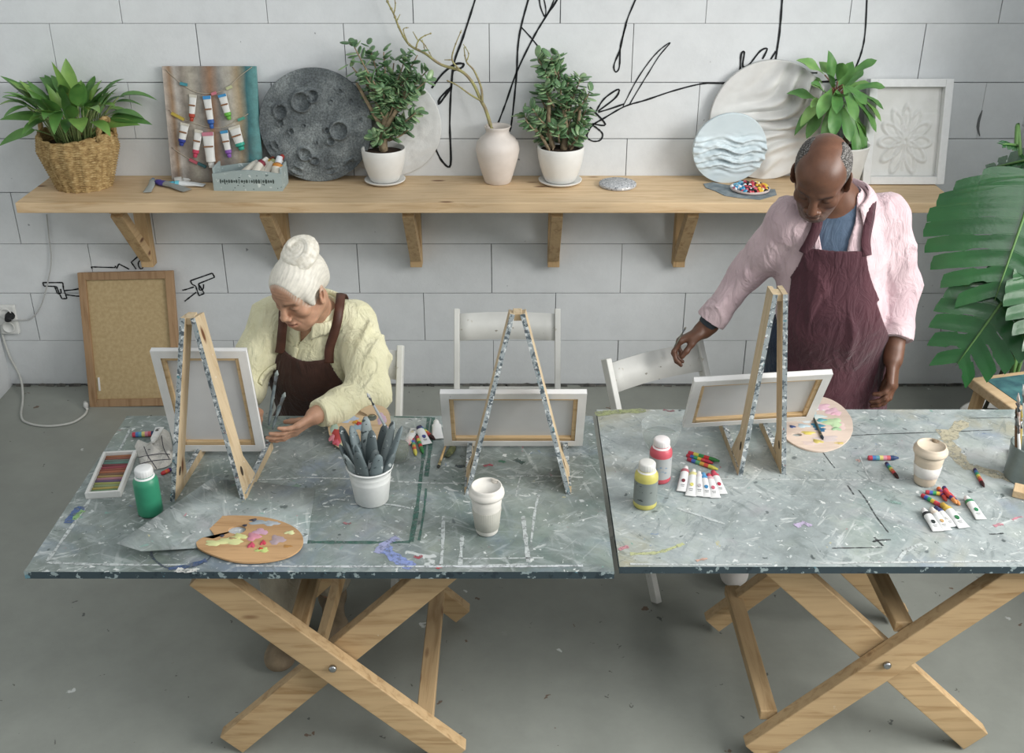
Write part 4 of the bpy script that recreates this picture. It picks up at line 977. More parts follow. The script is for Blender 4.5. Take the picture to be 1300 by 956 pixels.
def canvas(label, TL, TRr, BL, depth=.018, bar=.034):
    # TL, TR, BL: corners of the back face (seen); the painted front faces away from the camera
    o = BL; ux = (TRr-TL); W = ux.length; ux.normalize(); uz = (TL-BL); H = uz.length; uz = (uz - ux*uz.dot(ux)).normalized(); uy = uz.cross(ux)   # uy away from camera
    t = thing('canvas', label, 'canvas', (0, 0, 0), 0, 'stretched canvases on the easels')
    t.matrix_world = Matrix(((ux.x, uy.x, uz.x, BL.x), (ux.y, uy.y, uz.y, BL.y), (ux.z, uy.z, uz.z, BL.z), (0, 0, 0, 1)))
    m = MB(); m.box((W/2, depth-.001, H/2), (W, .002, H)); 
    for x in (.001, W-.001): m.box((x, depth/2, H/2), (.002, depth, H))
    for z in (.001, H-.001): m.box((W/2, depth/2, z), (W-.004, depth, .002))
    f = bar*.74      # folded edge of the cloth on the back
    for x in (f/2, W-f/2): m.box((x, .0002, H/2), (f, .0016, H))
    for z in (f/2, H-f/2): m.box((W/2, .0001, z), (W-2*f, .0016, f))
    m.build('cloth', CANVAS_W, t)
    m = MB(); m.box((W/2, depth-.0030, H/2), (W-.008, .0012, H-.008)); m.build('cloth_back', CANVAS_B, t)
    m = MB()
    for x in (bar/2+.003, W-bar/2-.003): m.box((x, depth/2+.0005, H/2), (bar, depth-.007, H-.006))
    for z in (bar/2+.003, H-bar/2-.003): m.box((W/2, depth/2, z), (W-2*bar-.006, depth-.006, bar))
    m.build('stretcher', STRETCH, t, bevel=.002)
    return t
ED = V((0, 1, 0))
# middle
e = easel('paint-splashed easel in the middle, between the palettes and the lone chair', P(593, 629, TZ), P(722, 628, TZ), PY(657, 399, 2.715), ED, .30)
yb_, yt_ = 2.845, 2.735
canvas('landscape canvas leaning back on the middle easel', PY(556, 500, yt_), PY(743, 500, yt_), PY(564, 566, yb_))
# left, a little turned
bl_, br2 = P(219, 637, TZ), P(309, 638, TZ)
e = easel('left easel with bare wooden sides, facing the seated person', bl_, br2, PY(238, 404, 2.66), V((.06, 1, 0)).normalized(), .30)
canvas('upright canvas on the left easel, being painted by the seated person', PY(187, 446, 2.722), PY(309, 446, 2.722), PY(223, 573, 2.80))
# right
bl3, br3 = P(940, 604, TZ), P(995, 602, TZ)
e = easel('right easel with tan wooden legs, in front of the standing person', bl3, br3, PY(991, 374, 2.71), V((-.02, 1, 0)).normalized(), .29)
canvas('tilted canvas on the right easel, below the standing person\'s apron', PY(882, 485, 2.79), PY(1058, 475, 2.81), PY(867, 543, 2.93))

# ------------------------------------------------------------------ palettes
def palette(label, c, poly, hole, blobs, rz=0, tilt=(0, 0), wcol=('#c79c6c', '#a87c4d'), th=.005, name='paint_palette'):
    t = thing(name, label, 'palette', c, (tilt[0], tilt[1], rz))
    pts = smooth_path([V((x, y, 0)) for x, y in poly+[poly[0]]], 6)[:-1]
    # ring between outline and hole so the hole is real
    hx, hy, hr1, hr2 = hole; n = len(pts)
    inn = []
    for p in pts:
        a = math.atan2((p.y-hy)/hr2, (p.x-hx)/hr1); inn.append(V((hx+hr1*math.cos(a), hy+hr2*math.sin(a), 0)))
    z = V((0, 0, th)); m = MB()
    m.add(pts+inn+[p+z for p in pts]+[p+z for p in inn], [(i, n+i, n+(i+1) % n, (i+1) % n) for i in range(n)] + [(2*n+i, 2*n+(i+1) % n, 3*n+(i+1) % n, 3*n+i) for i in range(n)] + [(i, (i+1) % n, 2*n+(i+1) % n, 2*n+i) for i in range(n)] + [(n+i, 3*n+i, 3*n+(i+1) % n, n+(i+1) % n) for i in range(n)], 0, None, False)
    m.build('board', wood(wcol[0], wcol[1], 'x', .5, key='pal'+wcol[0]), t, weld=True)
    rr = random.Random(len(blobs)); by = {}
    for (cc, x, y, rx, ry, h) in blobs: by.setdefault(cc, []).append((x, y, rx, ry, h))
    for cc, L in by.items():
        m = MB()
        for (x, y, rx, ry, h) in L:
            k = 22; ph = rr.uniform(0, 6); ring = []
            for j in range(k):
                a = 2*PI*j/k; q = 1+.22*math.sin(3*a+ph)+.13*math.sin(5*a+2*ph)+.08*math.sin(9*a+ph); ring.append((rx*q*math.cos(a), ry*q*math.sin(a)))
            zz = th+.0002
            vs = [V((x+a, y+b2, zz)) for a, b2 in ring]+[V((x+a*.75, y+b2*.75, zz+h*.8)) for a, b2 in ring]+[V((x, y, zz+h))]
            m.add(vs, [(i, (i+1) % k, k+(i+1) % k, k+i) for i in range(k)]+[(k+i, k+(i+1) % k, 2*k) for i in range(k)], 0)
        m.build('paint_dab', mat(cc, .35, None, 30, .4, 90, key='dab'), t)
    return t
def pxpoly(c, pts, z, rz=0):
    R = Matrix.Rotation(-rz, 3, 'Z'); return [tuple((R @ (P(u, v, z)-c)).xy) for u, v in pts]
c1 = P(318, 685, TZ+.0045); z1 = TZ+.008
pp = pxpoly(c1, [(249, 689), (258, 683), (272, 684), (270, 676), (262, 668), (263, 661), (278, 656), (305, 655), (335, 657), (362, 664), (380, 675), (385, 688), (378, 700), (360, 709), (330, 714), (298, 713), (268, 704), (252, 696)], z1)
bl = lambda c, L, z: [(cc, *(P(u, v, z)-c).xy, rx, ry, h) for cc, u, v, rx, ry, h in L]
h1 = (P(301, 673, z1)-c1)
palette('brown wooden palette with yellow and pink paint at the front left of the table', c1, pp, (h1.x, h1.y, .024, .019), bl(c1, [
    ('#d3d592', 274, 690, .030, .012, .003), ('#d3d592', 293, 687, .035, .018, .003), ('#cfd188', 304, 682, .02, .014, .003), ('#d48a9c', 322, 682, .018, .018, .003), ('#c99ab0', 330, 676, .022, .014, .002), ('#cc4a62', 319, 693, .010, .012, .004), ('#c93a4e', 334, 690, .008, .010, .004), ('#9aa6ad', 330, 664, .03, .010, .002), ('#a9b0b6', 345, 665, .02, .012, .002), ('#b09a9f', 352, 686, .02, .02, .002), ('#bfcf76', 333, 699, .018, .010, .003), ('#d0442f', 331, 698, .008, .006, .004), ('#d7dba0', 368, 677, .014, .008, .003), ('#4b4954', 322, 661, .010, .006, .003), ('#3a3844', 311, 668, .006, .005, .003), ('#3a3a4a', 282, 681, .006, .005, .003), ('#a88a5d', 295, 685, .012, .006, .004), ('#b5803f', 365, 694, .012, .006, .001)], z1))
# right palette under the canvas corner
c3 = P(1040, 540, TZ+.001)
pp = pxpoly(c3, [(1083, 545), (1081, 530), (1068, 514), (1048, 504), (1030, 505), (1012, 512), (1000, 525), (994, 540), (996, 553), (1008, 563), (1026, 570), (1046, 572), (1066, 566), (1078, 556)], z1)
h3 = P(1012, 551, z1)-c3
palette('round pale palette with pastel paint lying beside the standing person', c3, pp, (h3.x, h3.y, .016, .010), bl(c3, [
    ('#d9b0bd', 1042, 516, .034, .022, .002), ('#d9b0bd', 1058, 522, .026, .022, .002), ('#cfd6d6', 1020, 532, .026, .022, .001), ('#d3c4c0', 1050, 556, .036, .018, .001), ('#c3d0cc', 1038, 528, .026, .016, .0012), ('#dcaab9', 1060, 524, .016, .016, .002), ('#dfc3bd', 1067, 540, .016, .024, .001), ('#b4d1a2', 1058, 536, .03, .03, .003), ('#9cc295', 1062, 544, .016, .010, .003), ('#3f7f9a', 1038, 540, .02, .016, .003), ('#5da0a8', 1044, 533, .02, .010, .003), ('#2f6186', 1042, 545, .016, .012, .003), ('#d5c25c', 1026, 549, .02, .01, .003), ('#cdbb62', 1038, 560, .016, .012, .003), ('#8fb8c0', 1030, 525, .018, .02, .002), ('#d6dfe4', 1036, 518, .03, .016, .001), ('#dcc7c0', 1030, 562, .03, .012, .001), ('#46598c', 1006, 541, .01, .008, .002), ('#d8c070', 1066, 562, .014, .006, .002), ('#bcd0d8', 1020, 540, .02, .012, .002)], z1), wcol=('#d8c4b4', '#c9b2a0'))
# palette held tilted near the woman
c2 = P(452, 572, TZ+.0)
pl2 = thing
PA = .50      # tilt
def P2(u, v):   # point on the tilted plane through the near edge
    o0 = P(440, 573, TZ+.001); nn = V((0, -math.sin(PA), math.cos(PA))); r = ray(u, v); c = V((0, 0, CH)); return c + r*((o0-c).dot(nn)/r.dot(nn))
o2 = P(440, 573, TZ+.001); Rm = Matrix.Rotation(PA, 3, 'X'); inv = Rm.transposed()
q2 = lambda u, v: tuple((inv @ (P2(u, v)-o2)).xy)
hp = q2(472, 531)
blb = [(cc, *q2(u, v), rx, ry, h) for cc, u, v, rx, ry, h in (('#b8413f', 430, 555, .02, .03, .005), ('#cc5566', 428, 562, .012, .014, .005), ('#d07a84', 423, 557, .012, .016, .004), ('#c9c79a', 436, 566, .014, .010, .002), ('#9fb4a4', 424, 543, .012, .02, .002), ('#a8b5c6', 441, 532, .03, .016, .002), ('#8fa7b5', 460, 543, .03, .016, .002), ('#d0922f', 452, 537, .010, .007, .004), ('#c4362f', 456, 539, .010, .007, .005), ('#e0c24a', 460, 537, .007, .006, .004), ('#c3a7b9', 485, 533, .014, .02, .002), ('#dbc3a3', 432, 525, .03, .02, .001), ('#b8bdae', 447, 522, .02, .012, .001), ('#d9b7c0', 489, 545, .012, .012, .002))]
poly2 = [q2(u, v) for u, v in ((418, 552), (417, 540), (424, 527), (437, 519), (447, 516), (449, 521), (446, 525), (453, 526), (460, 520), (472, 515), (486, 517), (494, 525), (496, 540), (492, 556), (478, 568), (458, 574), (440, 573), (426, 566))]
palette('kidney-shaped palette tilted up behind the bucket beside the seated person\'s sleeve', o2, poly2, (hp[0], hp[1], .016, .013), blb, 0, (PA, 0), wcol=('#d2b48c', '#b8946a'))

# ------------------------------------------------------------------ bottles, cups, bucket
def bottle(label, u, vb, R_, Hb, body, capc, labelc=None, band=None, lean=0):
    c = P(u, vb, TZ)+V((0, R_*.95, 0)); t = thing('paint_bottle', label, 'bottle', c, lean, 'round paint bottles')
    m = MB(); pr = [(0, .001), (R_*.9, .001), (R_, .006), (R_, Hb*.10), (R_, Hb*.11), (R_, Hb*.64), (R_, Hb*.65), (R_*1.0, Hb*.68), (R_*.97, Hb*.73), (R_*.82, Hb*.79), (R_*.70, Hb*.82), (R_*.66, Hb*.86), (0, Hb*.86)]
    m.lathe(pr, 40); m.build('bottle_body', mat(body, .4, spec=.5), t)
    if labelc:
        m = MB(); k = 40; m.lathe([(R_*1.006, Hb*.13), (R_*1.008, Hb*.62)], 40); 
        lb = m.build('wrap_label', mat(labelc, .5, None, 12), t)
        m = MB(); rr = random.Random(int(u))
        for i in range(9):
            a = -PI/2+rr.uniform(-1.1, 1.2); z = Hb*rr.uniform(.2, .58); q = rr.uniform(.05, .16)
            for j in range(2): m.add([(R_*1.012*math.cos(a+q*s_), R_*1.012*math.sin(a+q*s_), z+dz) for s_, dz in ((-1, 0), (1, 0), (1, .002), (-1, .002))], [(0, 1, 2, 3)], 0, None, False)
        m.build('print', mat('#5a6064', .6) if band is None else mat(band, .6), lb, fix=False)
    m = MB(); cr = R_*.70; z0 = Hb*.83
    m.lathe([(R_*.80, Hb*.80), (cr*1.1, z0-.004), (cr*1.08, z0), (0, z0)], 30); m.build('collar', mat(capc, .5), t)
    m = MB(); m.lathe([(cr*.98, z0+.002), (cr*1.02, z0+.004), (cr, Hb*.965), (cr*.93, Hb*.985), (cr*.8, Hb*.995), (0, Hb)], 60, wob=lambda r, z, a: r*(1+(.025*math.cos(a*20) if r > cr*.95 else 0)))
    m.build('cap', m_speck(capc, [('#b9bdbd', .70)] if 'green' in label else [('#b5696f', .74)], .5, 60), t)
    return t
bottle('green paint bottle with a white ribbed cap beside the left easel', 187, 659, .0345, .150, '#2f8f6a', '#e4e6e5')
bottle('yellow paint bottle with a grey wrap label and white cap', 820, 649, .0335, .145, '#c2ba5c', '#d9d8d2', '#7d8682', '#4d5450')
bottle('red paint bottle with a grey wrap label and white cap, behind the yellow one', 838.5, 616, .033, .142, '#c94f5c', '#e6e0df', '#a5a9a9', '#5a9ad0')
def cup(label, u, vb, R_, Hc, body, sleeve, ribs):
    c = P(u, vb, TZ)+V((0, R_*.66, 0)); t = thing('coffee_cup', label, 'cup', c, 0, 'reusable coffee cups'); rb_ = R_*.66
    rad = lambda s: rb_+(R_*.95-rb_)*s
    m = MB(); m.lathe([(0, .001), (rb_*.9, .001), (rb_, .005)]+[(rad(s), s*Hc*.86) for s in (.2, .25, .5, .75, 1)]+[(rad(1)*.95, Hc*.86), (rad(.9)*.9, Hc*.75), (0, Hc*.7)], 44); m.build('cup_body', mat(body, .5), t)
    s0, s1 = (.13, .62) if ribs else (.27, .60)
    m = MB(); n = 120; m.lathe([(rad(s0)*1.005, s0*Hc*.86), (rad(s0)*1.04, s0*Hc*.86+.001), (rad(s1)*1.035, s1*Hc*.86-.001), (rad(s1)*1.005, s1*Hc*.86)], n, wob=(lambda r, z, a: r*(1+.010*math.cos(a*40))) if ribs else None)
    m.build('sleeve', mat(sleeve, .7), t)
    m = MB(); z0 = Hc*.80
    m.lathe([(R_*.955, z0), (R_*1.03, z0+.001), (R_*1.06, z0+.006), (R_*1.04, z0+.014), (R_*.98, z0+.017), (R_*.95, z0+.020), (R_*.93, Hc*.97), (R_*.90, Hc*.995), (R_*.86, Hc), (R_*.82, Hc*.995), (R_*.79, Hc*.955), (0, Hc*.95)], 48)
    lid = m.build('lid', mat(body, .45), t)
    m = MB(); a0 = .9; m.add([(R_*r*math.cos(a0+d), R_*r*math.sin(a0+d), Hc*.9965+.0006) for r, d in ((.70, -.3), (.84, -.32), (.87, -.1), (.87, .1), (.84, .32), (.70, .3), (.72, 0))], [tuple(range(7))], 0, None, False)
    m.ball((R_*.74*math.cos(a0), R_*.74*math.sin(a0), Hc*.955), (R_*.16, R_*.22, .007), mi=0, n=12, m=6, R=Matrix.Rotation(a0, 3, 'Z')); m.build('sip_opening', mat('#8f7b62' if not ribs else '#c9c2b6', .6), lid, fix=False)
    return t
cup('white coffee cup with a ribbed grey sleeve and lid on the left table', 618, 683, .046, .150, '#ddd9d0', '#b0afa4', True)
cup('beige coffee cup with a smooth white band and lid on the right table', 1178, 620, .046, .130, '#cfbfa8', '#d9d6d0', False)
bc_ = P(470, 645, TZ)+V((0, .043, 0)); BT = .118
bk = thing('bucket', 'white plastic bucket full of grey tool handles on the left table', 'bucket', bc_)
m = MB(); m.lathe([(0, .001), (.045, .001), (.048, .004), (.057, BT*.62), (.0578, BT*.64), (.0572, BT*.66), (.059, BT*.78), (.0598, BT*.80), (.0592, BT*.82), (.062, BT*.955), (.0665, BT*.96), (.0672, BT*.985), (.0655, BT), (.0625, BT), (.061, BT*.95), (.046, .006), (0, .005)], 52); m.build('pail', mat('#dfe1de', .4, spec=.5), bk)
m = MB(); m.lathe([(0, .070), (.0555, .070)], 24); m.build('filling', mat('#242a2b', .9), bk)
HND = [m_speck(c, [('#3b4648', .62), ('#b4bcbc', .62)], .6, 45) for c in ('#5b686a', '#6d7c7f', '#8a9696', '#4a5557')]
hp_ = [(.045, -.025, 0), (.020, -.045, 1), (-.012, -.048, 0), (-.040, -.030, 2), (-.048, -.004, 0), (.048, .010, 1), (.012, -.018, 3), (-.018, -.016, 1), (.034, .026, 2), (.004, .012, 0), (-.028, .020, 1), (-.008, .040, 2), (.022, .046, 3), (-.046, .026, 3), (-.034, -.012, 3)]
protos = []
for i, (x, y, k) in enumerate(hp_):
    r = math.hypot(x, y); dirn = V((x*1.25, y*1.0+.016, .135+.02*(y > 0))).normalized()
    L = .105 + .035*(y > 0) + .012*(i % 3); base = V((x*.72, y*.72, .072))
    m = MB(); prof = []
    for q in range(13):
        s = q/12; prof.append((.0142*(.55+.55*math.sin(PI*min(1, s*.9+.12))**.8) if s < .97 else .004, s*L))
    prof = [(0, -.002)]+prof+[(0, L+.001)]
    xx, yy, dd = frame(dirn, V((x, y, 0)) if r > .01 else V((0, 1, 0))); Mx = Matrix(((xx.x*1.25, yy.x*.62, dd.x, 0), (xx.y*1.25, yy.y*.62, dd.y, 0), (xx.z*1.25, yy.z*.62, dd.z, 0), (0, 0, 0, 1)))
    t = thing('tool_handle', 'paint-smeared grey wooden tool handle standing in the white bucket', 'tool', bc_+base, 0, 'tool handles in the white bucket')
    m.lathe(prof, 14, Mx); m.build('grip', HND[k], t)
    m = MB(); pc = Mx @ V((0, 0, L*.86))
    for q in (-1, 1): m.add([pc + yy*q*.0066 + xx*.0028*math.cos(2*PI*j/10)+dd*.0028*math.sin(2*PI*j/10) for j in range(10)], [tuple(range(10))], 0, None, False)
    m.build('hole', BLACK, t, fix=False)
# ------------------------------------------------------------------ crayons and tubes on the tables
RBC = {'a': ['#2c2238', '#c43a4e', '#3f6fb5', '#39955f', '#d9c23f', '#d24b4b', '#2a2030'], 'b': ['#c43a4e', '#4a78b8', '#58a0b0', '#d6c870', '#d88a9c', '#d25a62', '#27406a'], 'c': ['#3a2a50', '#3f6aa0', '#3c9a6a', '#cfc04a', '#cc6a3a', '#c23a3e', '#3a1a1a'],
       'd': ['#b8323f', '#3f5fb0', '#2f9a5a', '#d6b83a', '#d8484a', '#c63448'], 'e': ['#3c2a66', '#c8383c', '#d5642f', '#c62f3a'], 'f': ['#d2602f', '#8a2f6a', '#3b2a7a', '#c8433a'], 'g': ['#c62f4a', '#c93a42', '#d14a3a', '#3f2a72', '#d88a4a'], 'h': ['#b8323f', '#c9c04a', '#2f8a4a', '#cc3030', '#2f7a3a'], 'i': ['#a53040', '#3f5fb0', '#58a070', '#cf9a3a', '#d84a3a', '#c9c04a']}
def cray(label, key, u0, v0, u1, v1, group, r=.0062, dz=0, z=TZ, tilt=0):
    L = plen(u0, v0, u1, v1, z); o = crayon(label, RBC[key], L, r, group); lay(o, u0, v0, u1, v1, z, dz, tilt); return o
gA, gB, gC, gD = 'rainbow crayons beside the left easel', 'bright crayons in front of the right easel', 'crayons scattered right on the right table', 'crayons and tubes beside the glass jar'
cray('thick rainbow crayon lying behind the rag on the left table', 'b', 169, 555, 202, 553, gA, .0085)
cray('short blue and red crayon half under the left easel', 'e', 217, 598, 205, 604, gA, .0062)
cray('rainbow crayon with a red middle, topmost of the pile by the right easel', 'h', 874, 579, 913, 590, gB, .0062, .0062)
cray('rainbow crayon with a yellow tip, lowest of the pile by the right easel', 'i', 873, 585, 911, 598, gB, .0062, 0)
cray('rainbow crayon with a blue stripe, in the middle of the pile by the right easel', 'd', 872, 580, 905, 590, gB, .0058, 0)
cray('thick rainbow crayon with a blue tip lying level left of the beige cup', 'b', 1102, 584, 1140, 584, gC, .0075)
cray('slim dark-tipped rainbow crayon pointing down from the thick one', 'c', 1125, 590, 1140, 609, gC, .0055)
cray('slim rainbow crayon alone right of the beige cup', 'c', 1237, 598, 1249, 620, gC, .0055)
cray('rainbow crayon lying beside the tin of brushes', 'a', 1284, 572, 1286, 591, gC, .006)
cray('rainbow crayon with a red end, lowest of the heap below the beige cup', 'd', 1170, 631, 1199, 647, gC, .0062)
cray('rainbow crayon with a blue end, upper left of the heap below the beige cup', 'd', 1175, 627, 1206, 631, gC, .006, .0005)
cray('purple and orange crayon at the back of the heap below the beige cup', 'f', 1191, 622, 1201, 638, gC, .006, 0)
cray('orange and red crayon at the back right of the heap below the beige cup', 'e', 1198, 621, 1207, 634, gC, .006, 0)
cray('red crayon with a violet tip crossing the heap below the beige cup', 'g', 1198, 629, 1213, 645, gC, .006, .0105)
cray('crimson crayon at the right side of the heap below the beige cup', 'g', 1205, 629, 1218, 643, gC, .0055, 0)
def ltube(label, u0, v0, u1, v1, r, cap, band, dot, group, body='#dcdddc', dz=0, flat=.75):
    L = plen(u0, v0, u1, v1, TZ); t = paint_tube(label, 'paint tube', group, L*.84, r, cap, band, body, dot, flat); lay(t, u0, v0, u1, v1, TZ, dz); return t
gT = 'row of small white paint tubes in front of the right easel'
for u0, v0, u1, v1, cap, band, dot, lab in ((865, 628, 870, 599, '#e3dcdc', '#b2626a', '#7a2f3a', 'white paint tube with a maroon dot, leftmost of the row of six'), (876, 634, 880, 603, '#e4e2d8', '#d2cb8a', '#d8cf6a', 'white paint tube with a yellow dot, second of the row of six'), (888, 634, 887, 606, '#dedddd', '#d6cfcf', '#b9b2b6', 'white paint tube with a grey dot, third of the row of six'), (899, 635, 893, 608, '#5a9ccc', '#4a92c8', '#3a86bb', 'white paint tube with a blue band and dot in the row of six'), (909, 636, 900, 609, '#d24a5c', '#cfa2aa', '#d2687a', 'white paint tube with a pink dot, fifth of the row of six'), (918, 631, 906, 605, '#d2485c', '#c8485c', '#c2304a', 'white paint tube with a red band and dot, rightmost of the row of six')):
    ltube(lab, u0, v0, u1, v1, .0125, cap, band, dot, gT)
gU = 'small white paint tubes below the beige cup'
for u0, v0, u1, v1, cap, band, dot, lab, r in ((1192, 678, 1174, 654, '#e3e2e0', '#2b2f33', '#2a3434', 'white paint tube with a black band, leftmost below the beige cup', .0125), (1204, 677, 1184, 652, '#e0d9d0', '#d9c9b8', '#c9a26a', 'white paint tube with a tan dot below the beige cup', .0115), (1212, 672, 1190, 650, '#3b3f6a', '#3f4a80', '#d9d7d0', 'white paint tube with a navy cap below the beige cup', .011), (1226, 674, 1199, 648, '#cfa63c', '#d4b04a', '#2f7a4a', 'white paint tube with a gold band and green dot below the beige cup', .014), (1247, 663, 1228, 638, '#e4e6e4', '#2f8a58', '#2f8a58', 'white paint tube with a green band, apart on the right', .0125)):
    ltube(lab, u0, v0, u1, v1, r, cap, band, dot, gU)
gV = 'crayons and tubes beside the green water jar'
ltube('white paint tube with a navy dot beside the green water jar', 543, 567, 533, 549, .0135, '#2c2f60', '#d9d9d8', '#3a4690', gV)
ltube('flat white paint tube lying at the far edge beside the middle canvas', 556, 560, 554, 541, .015, '#e2e2e0', '#dedede', None, gV, flat=.5)
ltube('cream paint tube with a pink cap nearest the green water jar', 528, 544, 518, 564, .012, '#dfb6b4', '#d9ccc6', '#c4b89a', gV)
cray('blue-tipped crayon under the cream tube beside the green water jar', 'b', 526, 562, 514, 568, gV, .0055)
cray('rainbow crayon with a red tip pointing toward the bucket', 'i', 524, 560, 528, 580, gV, .006)
cray('red and green crayon next to the navy-dotted tube', 'h', 530, 557, 537, 577, gV, .006)
cray('dark rainbow crayon crossing behind the navy-dotted tube', 'c', 533, 544, 552, 560, gV, .0065)
# pastel tray
tA, tB, tC, tD = P(110, 632, TZ), P(153, 634, TZ), P(168, 580, TZ), P(139, 580, TZ)
ux = (tB-tA); W_ = .072; ln_ = ((tD-tA).length+(tC-tB).length)/2; dirT = (((tD-tA)+(tC-tB))/2).normalized(); ctr = (tA+tB+tC+tD)/4
ang = math.atan2(-dirT.x, dirT.y); W_ = abs((tB-tA).dot(V((dirT.y, -dirT.x, 0))))
tr = thing('pastel_tray', 'narrow open white box of pastel sticks at the left end of the table', 'tray', ctr, ang)
m = MB(); m.box((0, 0, .002), (W_, ln_, .003)); m.build('bottom', mat('#b9bdb9', .7), tr)
m = MB()
for s in (-1, 1): m.box((s*(W_/2-.0045), 0, .0115), (.009, ln_, .021)); m.box((0, s*(ln_/2-.004), .0115), (W_-.018, .008, .021))
m.build('rim', mat('#cfd0cd', .6), tr, bevel=.001)
pcol = [('olive green', '#7a8a4a'), ('leaf green', '#6a9a5a'), ('yellow', '#d0b84a'), ('pale green', '#9ab070'), ('lime', '#b0b850'), ('violet', '#6a4a7a'), ('pink', '#c87a8a'), ('ochre', '#bf9a4a'), ('brown', '#8a5a3c'), ('orange', '#cf6a3c'), ('rust', '#b04a34'), ('crimson', '#b83a48'), ('dark red', '#8a2f36'), ('sea green', '#5f9a86'), ('grey green', '#6f8a7c'), ('brick', '#a8543c'), ('burnt orange', '#c06a3a')]
nP = len(pcol)
for i, (nm, cc) in enumerate(pcol):
    cc = '#%02x%02x%02x' % tuple(int(int(cc[k:k+2], 16)*.62+34) for k in (1, 3, 5))
    yl = -ln_/2+.014 + (ln_-.028)*i/(nP-1); L = W_-.022
    m = MB(); m.lathe([(0, -L/2), (.0042, -L/2), (.0050, -L/2+.001), (.0050, L/2-.002), (.0040, L/2), (0, L/2)], 12, TR((0, 0, 0), (0, PI/2, random.uniform(-.05, .05))))
    o = m.build('pastel_stick', mat(cc, .8, None, 40, .3, 200)); o.location = ctr + Matrix.Rotation(ang, 3, 'Z') @ V((random.uniform(-.001, .001), yl, .0088)); o.rotation_euler = (0, 0, ang)
    where = 'nearest end' if i < 3 else ('farthest end' if i > nP-4 else 'middle')
    tag(o, '%s pastel stick toward the %s of the white tray' % (nm, where), 'pastel', 'pastel sticks in the white tray')
# crumpled rag with dark strings
rg = P(192, 590, TZ); rr = random.Random(3)
poly = [(171, 568), (176, 563), (186, 567), (191, 562), (199, 548), (210, 546), (217, 556), (218, 588), (196, 597), (180, 594), (176, 580)]
ctr = P(195, 573, TZ); ring = smooth_path([P(u, v, TZ)-ctr for u, v in poly+[poly[0]]], 5)[:-1]
rows = []
for k in range(9):
    s = k/8
    rows.append([V((p.x*s, p.y*s, (.010+.014*(1-s)*1.2+.006*math.sin(p.x*90*s+2*s)+.005*math.cos(p.y*80*s+p.x*40))*(1 if k < 8 else .1)+.001)) for p in ring+[ring[0]]])
for row in rows:
    for p in row: p.z = max(p.z, .001)
t = thing('cleaning_rag', 'crumpled off-white rag with dark cord lines behind the green bottle', 'rag', ctr)
m = MB(); m.grid(rows); m.build('cloth', m_fabric('rag', '#d0cdc6', '#b5b2aa', .6), t, weld=True)
m = MB()
for pts in ([(183, 568), (188, 580), (195, 590), (199, 596)], [(175, 582), (190, 579), (205, 577), (216, 578)], [(178, 590), (195, 586), (217, 584)], [(205, 553), (208, 570), (215, 583)], [(188, 572), (196, 570), (200, 566)]):
    m.tube(smooth_path([P(u, v, TZ+.022)-ctr+V((0, 0, .003)) for u, v in pts], 4), .0014, 5)
m.build('cord', mat('#45454c', .8), t)
o = ltube('white blunt tube lying on the crumpled rag', 205, 551, 197, 571, .011, '#e6e6e2', '#e0e0dc', '#5a5a56', gA, dz=.024, flat=.9)
# water jar (green), glass bowl
jl = P(505, 590, TZ)+V((0, .033, 0))
GL = m_glass()
t = thing('glass_jar', 'small glass jar of murky green water behind the bucket', 'jar', jl)
m = MB(); m.lathe([(0, .001), (.030, .001), (.034, .005), (.035, .06), (.033, .075), (.030, .082), (.032, .092), (.030, .092), (.028, .083), (.031, .073), (.0325, .06), (.0315, .008), (0, .006)], 36); m.build('glass', GL, t)
m = MB(); m.lathe([(0, .007), (.0305, .009), (.0318, .05), (0, .05)], 36); m.build('water', mat('#7b8468', .15, spec=.6, trans=.35), t)
gl = P(840, 579, TZ)+V((0, .045, 0))
t = thing('glass_bowl', 'clear glass bowl of water behind the red bottle', 'bowl', gl)
m = MB(); m.lathe([(0, .001), (.034, .001), (.040, .004), (.052, .03), (.061, .066), (.0625, .088), (.0605, .088), (.059, .066), (.050, .031), (.037, .007), (0, .005)], 44); m.build('glass', GL, t)
m = MB(); m.lathe([(0, .006), (.0365, .008), (.0495, .031), (.055, .048), (0, .048)], 40); m.build('water', m_glass('#c4d2c8', 0), t)
# brushes
def brush(label, a, b2, r, handle, ferr, bristle, group=None, bl_=.03, cat='brush', flat=1):
    a, b2 = V(a), V(b2); c = (a+b2)/2; d = (b2-a); L = d.length; d.normalize()
    t = thing('paint_brush', label, cat, c, 0, group); lo = lambda s: d*(L*(s-.5))
    f = 1-bl_/L; g = f-.025/L
    m = MB(); m.tube([lo(0), lo(.05), lo(g*.6), lo(g)], [r*.45, r*.6, r, r*.85], 10); m.build('handle', handle, t)
    m = MB(); m.tube([lo(g), lo(f)], [r*.95, r*1.1], 10); m.build('ferrule', ferr, t)
    m = MB(); m.tube([lo(f), lo(f+(1-f)*.4), lo(1)], [r*1.1, r*1.25, r*.25], 10, flat=flat); m.build('bristles', bristle, t)
    return t
HW = mat('#d9d8d2', .5, '#9aa0a0', 30); HT = wood('#c2a06c', '#9a7646', 'z', key='br'); BRW = mat('#5a4632', .9, '#2f2a26', 80); DARKB = mat('#3a3c3a', .8)
brush('long grey-handled brush standing in the green water jar', jl+V((.008, 0, .012)), PY(466, 499, jl.y-.03), .0045, mat('#aab0b2', .5), METAL, mat('#b9bcbc', .5), None, .02)
brush('short wooden brush with a dark tip lying near the middle easel', P(567, 562, TZ+.008), P(556, 594, TZ+.006), .0042, HT, mat('#b9a97a', .4, metal=.6), DARKB, None, .012)
